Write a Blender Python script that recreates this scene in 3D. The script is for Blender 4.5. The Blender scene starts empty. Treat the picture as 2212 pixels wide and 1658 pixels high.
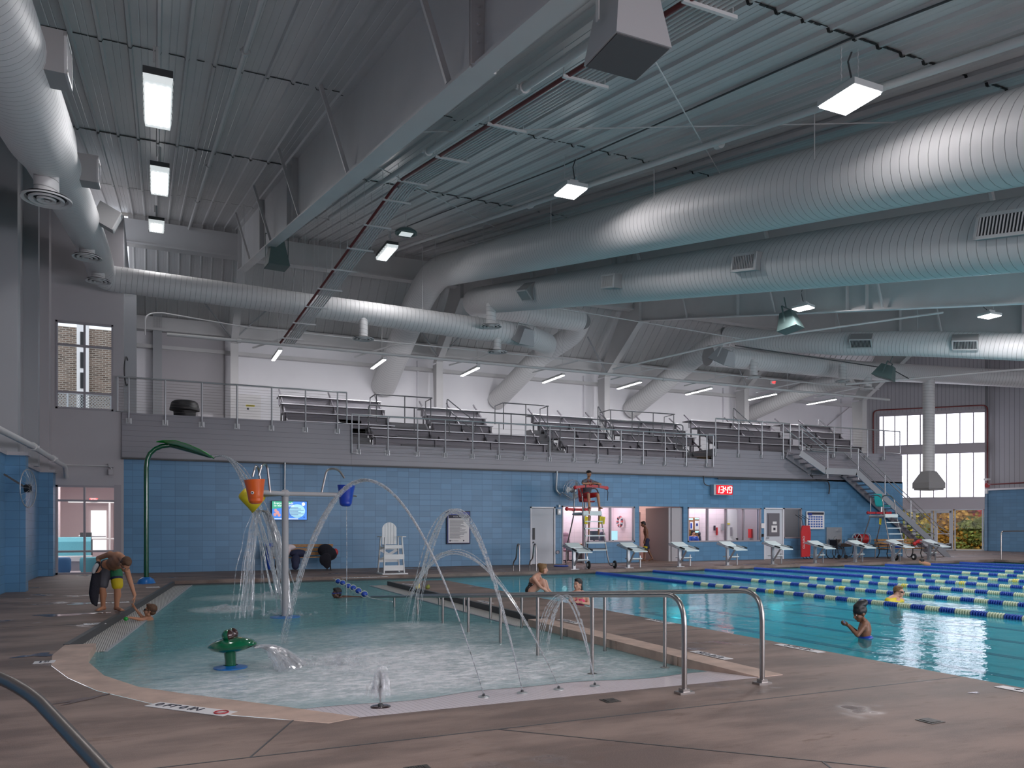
import bpy, math, random
from mathutils import Vector as V, Matrix
PI=math.pi
random.seed(7)
sc=bpy.context.scene
COL=sc.collection
# ---------------------------------------------------------------- camera
cam=bpy.data.cameras.new('camera'); co=bpy.data.objects.new('camera',cam); COL.objects.link(co)
co.location=(0,0,1.47); co.rotation_euler=(PI/2,0,math.radians(-24.23))
cam.sensor_width=36; cam.sensor_fit='HORIZONTAL'; cam.lens=1711.5/2212*36; cam.shift_y=307/2212
cam.clip_start=.05; cam.clip_end=400
sc.camera=co
# ---------------------------------------------------------------- world and view
w=bpy.data.worlds.new('overcast'); sc.world=w; w.use_nodes=True
nt=w.node_tree; nt.nodes.clear()
bg=nt.nodes.new('ShaderNodeBackground'); wo=nt.nodes.new('ShaderNodeOutputWorld')
tc=nt.nodes.new('ShaderNodeTexCoord'); nz=nt.nodes.new('ShaderNodeTexNoise'); nz.inputs['Scale'].default_value=2.5
cr=nt.nodes.new('ShaderNodeValToRGB'); cr.color_ramp.elements[0].color=(.62,.70,.85,1); cr.color_ramp.elements[1].color=(.95,.96,1,1)
nt.links.new(tc.outputs['Generated'],nz.inputs['Vector']); nt.links.new(nz.outputs['Fac'],cr.inputs['Fac'])
nt.links.new(cr.outputs['Color'],bg.inputs['Color']); nt.links.new(bg.outputs['Background'],wo.inputs['Surface'])
bg.inputs['Strength'].default_value=.85
sc.view_settings.view_transform='Standard'; sc.view_settings.look='None'
sc.view_settings.gamma=1; sc.view_settings.exposure=1.0
sc.view_settings.use_curve_mapping=False
sc.cycles.max_bounces=8; sc.cycles.diffuse_bounces=4; sc.cycles.glossy_bounces=3
sc.cycles.transparent_max_bounces=12; sc.cycles.transmission_bounces=4; sc.cycles.volume_bounces=0
sc.cycles.sample_clamp_indirect=4; sc.cycles.caustics_reflective=False; sc.cycles.caustics_refractive=False
sc.cycles.use_denoising=True; sc.cycles.use_adaptive_sampling=True; sc.cycles.adaptive_threshold=.025
def light(name,kind,loc,power,size=(1,1),rot=(0,0,0),color=(1,1,1),parent=None):
    l=bpy.data.lights.new(name,kind); l.energy=power; l.color=color
    if kind=='AREA': l.shape='RECTANGLE'; l.size=size[0]; l.size_y=size[1]
    if kind in('POINT','SPOT'): l.shadow_soft_size=size[0]
    o=bpy.data.objects.new(name,l); COL.objects.link(o); o.location=loc; o.rotation_euler=rot
    if parent: o.parent=parent
    return o
# ---------------------------------------------------------------- projection helpers (pixel of the 2212x1658 photo -> point on a real plane)
CA=math.radians(24.23);FX=1711.5
def ray(px,py):
    s=(px-1106.)/FX
    return (math.sin(CA)+s*math.cos(CA), math.cos(CA)-s*math.sin(CA), (1136.-py)/FX)
def G(px,py,z=0.):
    d=ray(px,py);t=(z-1.47)/d[2]; return V((d[0]*t,d[1]*t,z))
def atY(px,py,y):
    d=ray(px,py);t=y/d[1]; return V((d[0]*t,y,1.47+d[2]*t))
def atX(px,py,x):
    d=ray(px,py);t=x/d[0]; return V((x,d[1]*t,1.47+d[2]*t))
def roofz(y): return 5.9+.2215*y if y<33.2 else 13.254-.9*(y-33.2)
# ---------------------------------------------------------------- materials
MT={}
def newmat(name):
    m=bpy.data.materials.new(name); m.use_nodes=True; n=m.node_tree
    b=n.nodes['Principled BSDF']; MT[name]=m
    return m,n,b
def mat(name,col,rough=.5,metal=0.,noise=0.,nscale=8.,bump=0.,bscale=60.,emit=None,es=0.,spec=None,coat=0.,alpha=None):
    m,n,b=newmat(name)
    b.inputs['Base Color'].default_value=(*col,1); b.inputs['Roughness'].default_value=rough; b.inputs['Metallic'].default_value=metal
    if spec is not None: b.inputs['Specular IOR Level'].default_value=spec
    if coat: b.inputs['Coat Weight'].default_value=coat; b.inputs['Coat Roughness'].default_value=.08
    if emit: b.inputs['Emission Color'].default_value=(*emit,1); b.inputs['Emission Strength'].default_value=es
    if alpha is not None: b.inputs['Alpha'].default_value=alpha
    if noise or bump:
        t=n.nodes.new('ShaderNodeTexCoord')
    if noise:
        z=n.nodes.new('ShaderNodeTexNoise'); z.inputs['Scale'].default_value=nscale; z.inputs['Detail'].default_value=4
        n.links.new(t.outputs['Object'],z.inputs['Vector'])
        r=n.nodes.new('ShaderNodeValToRGB')
        r.color_ramp.elements[0].position=.3; r.color_ramp.elements[1].position=.7
        r.color_ramp.elements[0].color=(*[c*(1-noise) for c in col],1); r.color_ramp.elements[1].color=(*[min(1,c*(1+noise)) for c in col],1)
        n.links.new(z.outputs['Fac'],r.inputs['Fac']); n.links.new(r.outputs['Color'],b.inputs['Base Color'])
    if bump:
        z=n.nodes.new('ShaderNodeTexNoise'); z.inputs['Scale'].default_value=bscale; z.inputs['Detail'].default_value=3
        n.links.new(t.outputs['Object'],z.inputs['Vector'])
        bp=n.nodes.new('ShaderNodeBump'); bp.inputs['Strength'].default_value=bump; bp.inputs['Distance'].default_value=.01
        n.links.new(z.outputs['Fac'],bp.inputs['Height']); n.links.new(bp.outputs['Normal'],b.inputs['Normal'])
    return m
def nd(n,t,**k):
    o=n.nodes.new('ShaderNode'+t)
    for a,v in k.items(): setattr(o,a,v)
    return o
def mth(n,op,a,b=None,c=None):
    o=n.nodes.new('ShaderNodeMath'); o.operation=op
    for i,x in enumerate((a,b,c)):
        if x is None: continue
        if isinstance(x,(int,float)): o.inputs[i].default_value=x
        else: n.links.new(x,o.inputs[i])
    return o.outputs[0]
def mix(n,f,a,b):
    o=n.nodes.new('ShaderNodeMix'); o.data_type='RGBA'
    for i,x in ((0,f),(6,a),(7,b)):
        if isinstance(x,(int,float)): o.inputs[i].default_value=x
        elif isinstance(x,tuple): o.inputs[i].default_value=(*x,1)
        else: n.links.new(x,o.inputs[i])
    return o.outputs[2]
def noise(n,vec,scale,detail=3,rough=.5):
    z=nd(n,'TexNoise'); z.inputs['Scale'].default_value=scale; z.inputs['Detail'].default_value=detail; z.inputs['Roughness'].default_value=rough
    n.links.new(vec,z.inputs['Vector']); return z.outputs['Fac']
def sstep(n,x,a,b):
    o=nd(n,'MapRange',interpolation_type='SMOOTHSTEP'); n.links.new(x,o.inputs[0]); o.inputs[1].default_value=a; o.inputs[2].default_value=b
    return o.outputs[0]
def bumpn(n,b,h,strength,dist=.01):
    bp=nd(n,'Bump'); bp.inputs['Strength'].default_value=strength; bp.inputs['Distance'].default_value=dist
    n.links.new(h,bp.inputs['Height']); n.links.new(bp.outputs['Normal'],b.inputs['Normal']); return bp
def blockmat(name,col,mortar,rough,bw=.4064,bh=.2017,gap=.006,bump=.35,varies=.10,stack=True):
    m,n,b=newmat(name); t=nd(n,'TexCoord'); s=nd(n,'SeparateXYZ'); n.links.new(t.outputs['Object'],s.inputs[0])
    c=nd(n,'CombineXYZ'); n.links.new(mth(n,'ADD',s.outputs[0],s.outputs[1]),c.inputs[0]); n.links.new(s.outputs[2],c.inputs[1])
    br=nd(n,'TexBrick',offset=0. if stack else .5); br.inputs['Scale'].default_value=1; br.inputs['Brick Width'].default_value=bw; br.inputs['Row Height'].default_value=bh
    br.inputs['Mortar Size'].default_value=gap; br.inputs['Mortar Smooth'].default_value=.3; br.inputs['Bias'].default_value=0
    br.inputs['Color1'].default_value=(*[x*(1-varies) for x in col],1); br.inputs['Color2'].default_value=(*[x*(1+varies) for x in col],1); br.inputs['Mortar'].default_value=(*mortar,1)
    n.links.new(c.outputs[0],br.inputs['Vector'])
    f=noise(n,t.outputs['Object'],1.2,3); 
    out=mix(n,mth(n,'MULTIPLY',f,.35),br.outputs['Color'],tuple(x*1.12 for x in col))
    n.links.new(out,b.inputs['Base Color']); b.inputs['Roughness'].default_value=rough
    f2=noise(n,t.outputs['Object'],45,2)
    h=mth(n,'ADD',mth(n,'MULTIPLY',br.outputs['Fac'],-1.),mth(n,'MULTIPLY',f2,.25))
    bumpn(n,b,h,bump,.006)
    return m
def linesmat(name,col,rough,axis,period,width=.012,dark=.55,bump=.5,metal=0.,col2=None):
    '''painted panels with straight seams every period along an axis ('x','z' or 'h' for any horizontal run)'''
    m,n,b=newmat(name); t=nd(n,'TexCoord'); s=nd(n,'SeparateXYZ'); n.links.new(t.outputs['Object'],s.inputs[0])
    u={'x':s.outputs[0],'y':s.outputs[1],'z':s.outputs[2]}.get(axis) or mth(n,'SUBTRACT',s.outputs[0],s.outputs[1])
    fr=mth(n,'FRACT',mth(n,'MULTIPLY',mth(n,'ADD',u,100.),1/period))
    line=mth(n,'LESS_THAN',fr,width/period)
    f=noise(n,t.outputs['Object'],.9,3)
    base=mix(n,f,tuple(x*.93 for x in col),tuple(x*1.05 for x in (col2 or col)))
    n.links.new(mix(n,line,base,tuple(x*dark for x in col)),b.inputs['Base Color'])
    b.inputs['Roughness'].default_value=rough; b.inputs['Metallic'].default_value=metal
    wv=mth(n,'ADD',mth(n,'MULTIPLY',line,-1.),mth(n,'MULTIPLY',noise(n,t.outputs['Object'],1.6,2),.8))
    bumpn(n,b,wv,bump,.01)
    return m
def ductmat(name,col,rough=.42):
    m,n,b=newmat(name); uv=nd(n,'UVMap'); s=nd(n,'SeparateXYZ'); n.links.new(uv.outputs[0],s.inputs[0])
    fr=mth(n,'FRACT',mth(n,'ADD',mth(n,'MULTIPLY',s.outputs[1],1/.15),s.outputs[0]))
    d=mth(n,'ABSOLUTE',mth(n,'SUBTRACT',fr,.5))
    rib=sstep(n,d,.44,.5)
    n.links.new(mix(n,mth(n,'MULTIPLY',rib,.8),col,tuple(x*.35 for x in col)),b.inputs['Base Color'])
    b.inputs['Roughness'].default_value=rough
    bumpn(n,b,rib,.6,.012)
    return m
mat('white_paint',(.58,.58,.58),.5,noise=.04,nscale=1.2)
mat('steel_paint',(.62,.61,.61),.48,noise=.05,nscale=.8)
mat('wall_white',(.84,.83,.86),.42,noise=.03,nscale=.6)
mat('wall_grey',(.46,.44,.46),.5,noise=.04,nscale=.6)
mat('column_grey',(.38,.39,.41),.5)
mat('dark_recess',(.05,.05,.055),.8)
mat('roof_deck',(.58,.57,.57),.33,noise=.04,nscale=.7)
mat('roof_seam',(.03,.03,.03),.9)
blockmat('blue_block',(.11,.265,.44),(.055,.14,.25),.34)
blockmat('pink_block',(.80,.66,.70),(.6,.5,.53),.6,bw=.4,bh=.2,varies=.02)
linesmat('siding_grey',(.30,.29,.32),.27,'z',.165,width=.008,dark=.6,bump=.45)
linesmat('siding_vertical',(.42,.42,.45),.42,'h',.30,width=.025,dark=.5,bump=.6)
ductmat('duct',(.72,.71,.71),.5)
mat('steel_dark',(.20,.18,.17),.38,1.)
mat('balcony_floor',(.16,.16,.17),.6)
mat('upper_rail',(.17,.17,.18),.45,.4)
mat('steel',(.40,.375,.36),.30,1.,noise=.05,nscale=20)
mat('galv',(.52,.54,.55),.38,.8)
mat('rail_grey',(.50,.51,.53),.35,.6)
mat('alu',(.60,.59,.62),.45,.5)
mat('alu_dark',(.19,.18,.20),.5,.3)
mat('white_plastic',(.80,.81,.80),.4)
mat('pale_aqua',(.70,.80,.80),.35)
mat('black',(.012,.012,.014),.5)
mat('rubber',(.02,.02,.022),.7)
mat('dark_grey',(.06,.062,.066),.5)
mat('speaker_grille',(.10,.10,.105),.7,bump=.8,bscale=400)
mat('speaker_body',(.42,.41,.42),.5)
mat('speaker_green',(.10,.15,.145),.5)
mat('red_pipe',(.16,.02,.02),.4)
mat('red',(.55,.03,.035),.4)
mat('dark_red',(.40,.02,.03),.45)
mat('orange',(.80,.13,.015),.28,coat=.4)
mat('yellow',(.80,.62,.02),.3,coat=.3)
mat('royal_blue',(.012,.05,.42),.28,coat=.4)
mat('disc_blue',(.01,.16,.50),.35,coat=.3)
mat('frog_green',(.0,.115,.045),.16,coat=1.)
mat('leaf_green',(.01,.34,.04),.3,coat=.5)
mat('pole_green',(.0,.085,.03),.2,coat=.8)
mat('brown_eye',(.035,.01,.01),.12,coat=1.)
mat('eye_white',(.8,.8,.8),.2,coat=.5)
mat('wood',(.42,.22,.08),.5,noise=.2,nscale=14)
mat('float_blue',(.015,.07,.42),.35)
mat('float_white',(.66,.72,.52),.4)
mat('float_yellow',(.80,.62,.02),.4)
mat('coping',(.50,.36,.29),.6,noise=.2,nscale=3.5,bump=.3,bscale=120)
mat('sign_white',(.72,.70,.70),.5)
mat('sign_blue',(.03,.06,.30),.4)
mat('paper',(.82,.80,.80),.6)
mat('ink',(.03,.03,.05),.6)
mat('yellow_tag',(.75,.62,.02),.6)
mat('door_white',(.62,.65,.70),.4)
mat('frame_grey',(.36,.34,.37),.4,.2)
mat('skin_tan',(.46,.22,.125),.5); mat('skin_fair',(.62,.34,.24),.5); mat('skin_brown',(.20,.09,.05),.45); mat('skin_dark',(.10,.045,.03),.4)
mat('hair_brown',(.10,.045,.02),.6,bump=.8,bscale=90); mat('hair_blond',(.22,.12,.045),.6,bump=.8,bscale=90); mat('hair_dark',(.015,.01,.01),.5,bump=.8,bscale=90)
mat('shorts_grey',(.06,.06,.075),.7); mat('shorts_yellow',(.62,.46,.01),.7); mat('shorts_green',(.02,.16,.07),.7); mat('shorts_navy',(.015,.02,.06),.7)
mat('shirt_grey',(.12,.12,.14),.8); mat('cap_black',(.012,.012,.014),.45,bump=.5,bscale=40)
mat('towel_black',(.012,.012,.02),.9,bump=.8,bscale=60); mat('towel_pale',(.5,.52,.54),.9)
mat('pink_suit',(.65,.04,.14),.6); mat('lip',(.35,.09,.08),.4)
mat('brick',(.1,.07,.06),.8)
mat('sofa',(.13,.42,.50),.7,bump=.4,bscale=30); mat('ottoman',(.05,.16,.34),.7,bump=.5,bscale=30); mat('teal_seat',(.01,.32,.33),.3)
mat('lobby_floor',(.55,.48,.50),.4); mat('lobby_wall',(.78,.66,.66),.6); mat('lobby_blue',(.06,.14,.45),.5)
mat('office_chair',(.38,.22,.28),.5); mat('monitor',(.03,.04,.07),.3); mat('cork',(.36,.16,.07),.8)
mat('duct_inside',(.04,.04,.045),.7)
mat('bark',(.10,.07,.05),.9)
mat('leaf_yellow',(.85,.50,.04),.7,noise=.5,nscale=3); mat('leaf_gold',(.66,.34,.04),.7,noise=.6,nscale=3); mat('leaf_red',(.85,.08,.07),.7,noise=.4,nscale=3); mat('leaf_olive',(.24,.27,.05),.7,noise=.5,nscale=3)
mat('ground_leaves',(.34,.24,.09),.9,noise=.4,nscale=3)
mat('led',(1,1,1),.5,emit=(1,1,1),es=6.); mat('led_warm',(1,1,1),.5,emit=(1,.98,1),es=7.)
mat('lens',(1,1,1),.4,emit=(.93,1,1),es=.26); mat('tube_lamp',(1,1,1),.4,emit=(1,1,1),es=5.)
mat('red_led',(.3,0,0),.5,emit=(1,.03,.03),es=1.6); mat('white_led',(1,.6,.5),.5,emit=(1,.75,.65),es=2.5); mat('clock_face',(.35,.0,.01),.4,emit=(1,.0,.03),es=.16)
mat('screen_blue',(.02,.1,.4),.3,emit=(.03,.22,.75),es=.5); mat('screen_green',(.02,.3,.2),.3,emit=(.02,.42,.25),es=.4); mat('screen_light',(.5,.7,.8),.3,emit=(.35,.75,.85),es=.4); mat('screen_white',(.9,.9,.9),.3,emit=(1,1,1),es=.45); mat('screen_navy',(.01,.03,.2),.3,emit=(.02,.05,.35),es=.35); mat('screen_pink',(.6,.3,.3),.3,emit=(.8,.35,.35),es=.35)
mat('pool_lamp',(1,1,1),.5,emit=(.9,1,1),es=.35)
def specials():
    # brick building outside
    m=blockmat('brick_wall',(.16,.11,.085),(.40,.36,.31),.8,bw=.30,bh=.10,gap=.022,bump=.3,varies=.55,stack=False)
    # concrete deck
    m,n,b=newmat('deck'); t=nd(n,'TexCoord'); o=t.outputs['Object']
    mp=nd(n,'Mapping'); mp.inputs['Scale'].default_value=(.55,1.6,1); n.links.new(o,mp.inputs[0]); sv=mp.outputs[0]
    f1=noise(n,sv,1.1,5,.6); f2=noise(n,sv,3.2,4,.7); f3=noise(n,o,140,2); f4=noise(n,o,.16,2)
    c=mix(n,sstep(n,f1,.36,.64),(.125,.082,.066),(.285,.20,.165))
    c=mix(n,mth(n,'MULTIPLY',sstep(n,f2,.56,.70),.75),c,(.125,.072,.048))
    c=mix(n,mth(n,'MULTIPLY',sstep(n,f3,.45,.75),.25),c,(.42,.34,.32))
    c=mix(n,mth(n,'MULTIPLY',sstep(n,f4,.4,.65),.25),c,(.17,.145,.13))
    n.links.new(c,b.inputs['Base Color'])
    r=mth(n,'ADD',.42,mth(n,'MULTIPLY',f1,.35)); 
    wet=sstep(n,noise(n,o,.7,4,.6),.60,.68)
    r=mth(n,'SUBTRACT',r,mth(n,'MULTIPLY',wet,.38)); n.links.new(r,b.inputs['Roughness'])
    bumpn(n,b,mth(n,'ADD',mth(n,'MULTIPLY',f3,1.),mth(n,'MULTIPLY',f2,1.)),.22,.004)
    # grating tile
    m,n,b=newmat('grating'); t=nd(n,'TexCoord'); s=nd(n,'SeparateXYZ'); n.links.new(t.outputs['Object'],s.inputs[0])
    a=mth(n,'GREATER_THAN',mth(n,'FRACT',mth(n,'MULTIPLY',mth(n,'ADD',s.outputs[0],50),36.)),.4)
    bq=mth(n,'GREATER_THAN',mth(n,'FRACT',mth(n,'MULTIPLY',mth(n,'ADD',s.outputs[1],50),14.)),.12)
    g=mth(n,'MULTIPLY',a,bq)
    n.links.new(mix(n,g,(.16,.15,.14),(.62,.60,.56)),b.inputs['Base Color']); b.inputs['Roughness'].default_value=.5
    bumpn(n,b,g,.5,.01)
    # beach tile
    m,n,b=newmat('beach_tile'); t=nd(n,'TexCoord'); br=nd(n,'TexBrick',offset=0.); br.inputs['Scale'].default_value=1; br.inputs['Brick Width'].default_value=.05; br.inputs['Row Height'].default_value=.05; br.inputs['Mortar Size'].default_value=.004
    br.inputs['Color1'].default_value=(.78,.70,.72,1); br.inputs['Color2'].default_value=(.76,.67,.68,1); br.inputs['Mortar'].default_value=(.5,.43,.44,1)
    n.links.new(t.outputs['Object'],br.inputs['Vector']); n.links.new(br.outputs['Color'],b.inputs['Base Color']); b.inputs['Roughness'].default_value=.3
    # pool basin
    for nm,c0 in (('leisure_basin',(.68,.74,.76)),('lap_basin',(.62,.76,.80))):
        mat(nm,c0,.5,noise=.05,nscale=2)
    mat('lane_tile',(.06,.16,.25),.4)
    # glass
    m,n,b=newmat('glass'); n.nodes.remove(b); tr=nd(n,'BsdfTransparent'); gl=nd(n,'BsdfGlossy'); gl.inputs['Roughness'].default_value=.02; tr.inputs[0].default_value=(.93,.95,.95,1)
    mx=nd(n,'MixShader'); lw=nd(n,'Fresnel'); lw.inputs[0].default_value=1.12
    n.links.new(lw.outputs[0],mx.inputs[0]); n.links.new(tr.outputs[0],mx.inputs[1]); n.links.new(gl.outputs[0],mx.inputs[2]); n.links.new(mx.outputs[0],n.nodes['Material Output'].inputs[0])
    # translucent daylight panels (lit window)
    m,n,b=newmat('daylight_panel'); t=nd(n,'TexCoord'); s=nd(n,'SeparateXYZ'); n.links.new(t.outputs['Object'],s.inputs[0])
    f=noise(n,t.outputs['Object'],.6,2)
    b.inputs['Base Color'].default_value=(.8,.8,.85,1); b.inputs['Emission Color'].default_value=(.86,.86,1,1)
    n.links.new(mth(n,'ADD',1.3,mth(n,'MULTIPLY',f,.4)),b.inputs['Emission Strength'])
    # water
    def water(name,scale,strength,foam,cv,dens,rough=.03,stretch=(1,1,1)):
        m,n,b=newmat(name); n.nodes.remove(b); out=n.nodes['Material Output']
        t=nd(n,'TexCoord'); mp=nd(n,'Mapping'); mp.inputs['Scale'].default_value=stretch; n.links.new(t.outputs['Object'],mp.inputs[0]); o=mp.outputs[0]
        a=noise(n,o,scale,3,.55); c=noise(n,o,scale*4.2,2,.5)
        h=mth(n,'ADD',mth(n,'ADD',a,mth(n,'MULTIPLY',c,.30)),mth(n,'MULTIPLY',noise(n,o,scale*11,2,.5),.07))
        bp=nd(n,'Bump'); bp.inputs['Strength'].default_value=strength; bp.inputs['Distance'].default_value=.06; n.links.new(h,bp.inputs['Height'])
        fr=nd(n,'Fresnel'); fr.inputs[0].default_value=1.33; n.links.new(bp.outputs[0],fr.inputs['Normal'])
        gl=nd(n,'BsdfGlossy'); gl.inputs['Roughness'].default_value=rough; n.links.new(bp.outputs[0],gl.inputs['Normal'])
        tr=nd(n,'BsdfTransparent'); tr.inputs[0].default_value=(.93,.99,.99,1)
        mx=nd(n,'MixShader'); n.links.new(fr.outputs[0],mx.inputs[0]); n.links.new(tr.outputs[0],mx.inputs[1]); n.links.new(gl.outputs[0],mx.inputs[2])
        # scattering by suspended bubbles just below the surface, and foam where jets strike
        df=nd(n,'BsdfDiffuse'); df.inputs[0].default_value=(*cv,1); n.links.new(bp.outputs[0],df.inputs['Normal'])
        m1=nd(n,'MixShader'); n.links.new(mx.outputs[0],m1.inputs[1]); n.links.new(df.outputs[0],m1.inputs[2])
        m1.inputs[0].default_value=dens
        last=m1.outputs[0]
        if foam:
            s=nd(n,'SeparateXYZ'); n.links.new(t.outputs['Object'],s.inputs[0]); tot=None
            for (x,y,rx,ry,am) in foam:
                dx=mth(n,'DIVIDE',mth(n,'SUBTRACT',s.outputs[0],x),rx); dy=mth(n,'DIVIDE',mth(n,'SUBTRACT',s.outputs[1],y),ry)
                d=mth(n,'ADD',mth(n,'MULTIPLY',dx,dx),mth(n,'MULTIPLY',dy,dy))
                k=mth(n,'MULTIPLY',mth(n,'MAXIMUM',mth(n,'SUBTRACT',1.,d),0.),am)
                tot=k if tot is None else mth(n,'MAXIMUM',tot,k)
            nn=noise(n,o,6.5,6,.8)
            fm=mth(n,'MINIMUM',mth(n,'MULTIPLY',tot,mth(n,'ADD',.55,mth(n,'MULTIPLY',sstep(n,nn,.38,.66),.7))),.92)
            fd=nd(n,'BsdfDiffuse'); fd.inputs[0].default_value=(.88,.88,.90,1); n.links.new(bp.outputs[0],fd.inputs['Normal'])
            m2=nd(n,'MixShader'); n.links.new(fm,m2.inputs[0]); n.links.new(last,m2.inputs[1]); n.links.new(fd.outputs[0],m2.inputs[2]); last=m2.outputs[0]
        n.links.new(last,out.inputs['Surface'])
        va=nd(n,'VolumeAbsorption'); va.inputs['Color'].default_value=(0,.86,.90,1); va.inputs['Density'].default_value=.24
        n.links.new(va.outputs[0],out.inputs['Volume'])
    water('leisure_water',2.6,1.0,[(2.6,9.0,2.1,1.7,1.),(4.2,8.7,.9,1.0,.6),(1.4,11.3,.8,.9,.3),(1.2,15.9,.7,.8,.55),(2.1,18.4,1.5,1.1,.4),(1.6,7.6,1.6,.7,.5),(3.7,12.0,.7,.7,.5),(3.9,7.4,1.6,.7,.6),(1.0,8.2,1.5,1.2,.7),(2.6,7.9,3.0,1.3,.95),(3.2,10.8,2.2,2.0,.4),(2.4,8.6,3.4,3.2,.45)],(.27,.58,.60),.34,.03,(1,1.7,1))
    water('lap_water',1.6,.19,None,(.09,.55,.68),.20,.02,(1,1.3,1))
    # spray
    for nm,al in (('water_jet',.45),('water_mist',.18),('water_fall',.42)):
        m,n,b=newmat(nm); n.nodes.remove(b); t=nd(n,'TexCoord'); 
        mp=nd(n,'Mapping'); mp.inputs['Scale'].default_value=(1,1,.25) if nm=='water_fall' else (1,1,1); n.links.new(t.outputs['Object'],mp.inputs[0])
        f=noise(n,mp.outputs[0],14 if nm!='water_fall' else 26,4,.7)
        df=nd(n,'BsdfDiffuse'); df.inputs[0].default_value=(.88,.90,.93,1); tl=nd(n,'BsdfTranslucent'); tl.inputs[0].default_value=(.88,.9,.93,1)
        ad=nd(n,'MixShader'); ad.inputs[0].default_value=.5; n.links.new(df.outputs[0],ad.inputs[1]); n.links.new(tl.outputs[0],ad.inputs[2])
        gl=nd(n,'BsdfGlossy'); gl.inputs['Roughness'].default_value=.15; a2=nd(n,'MixShader'); a2.inputs[0].default_value=.25; n.links.new(ad.outputs[0],a2.inputs[1]); n.links.new(gl.outputs[0],a2.inputs[2])
        tr=nd(n,'BsdfTransparent'); mx=nd(n,'MixShader')
        fac=mth(n,'MULTIPLY',sstep(n,f,.32,.68),min(1,al*2)); 
        n.links.new(fac,mx.inputs[0]); n.links.new(tr.outputs[0],mx.inputs[1]); n.links.new(a2.outputs[0],mx.inputs[2]); n.links.new(mx.outputs[0],n.nodes['Material Output'].inputs[0])
    # polka dot swimsuit
    m,n,b=newmat('polka'); t=nd(n,'TexCoord'); vo=nd(n,'TexVoronoi'); vo.inputs['Scale'].default_value=26; vo.inputs['Randomness'].default_value=.25
    n.links.new(t.outputs['Object'],vo.inputs['Vector']); n.links.new(mix(n,mth(n,'LESS_THAN',vo.outputs['Distance'],.2),(.012,.012,.014),(.75,.75,.75)),b.inputs['Base Color']); b.inputs['Roughness'].default_value=.6
    # dark wire mesh
    m,n,b=newmat('wire_mesh'); t=nd(n,'TexCoord'); s=nd(n,'SeparateXYZ'); n.links.new(t.outputs['Object'],s.inputs[0])
    l1=mth(n,'LESS_THAN',mth(n,'FRACT',mth(n,'MULTIPLY',mth(n,'ADD',mth(n,'ADD',s.outputs[0],s.outputs[2]),50),9.)),.28)
    l2=mth(n,'LESS_THAN',mth(n,'FRACT',mth(n,'MULTIPLY',mth(n,'ADD',mth(n,'SUBTRACT',s.outputs[0],s.outputs[2]),50),9.)),.28)
    b.inputs['Base Color'].default_value=(.4,.42,.42,1); n.links.new(mth(n,'MAXIMUM',l1,l2),b.inputs['Alpha'])
specials()
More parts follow.
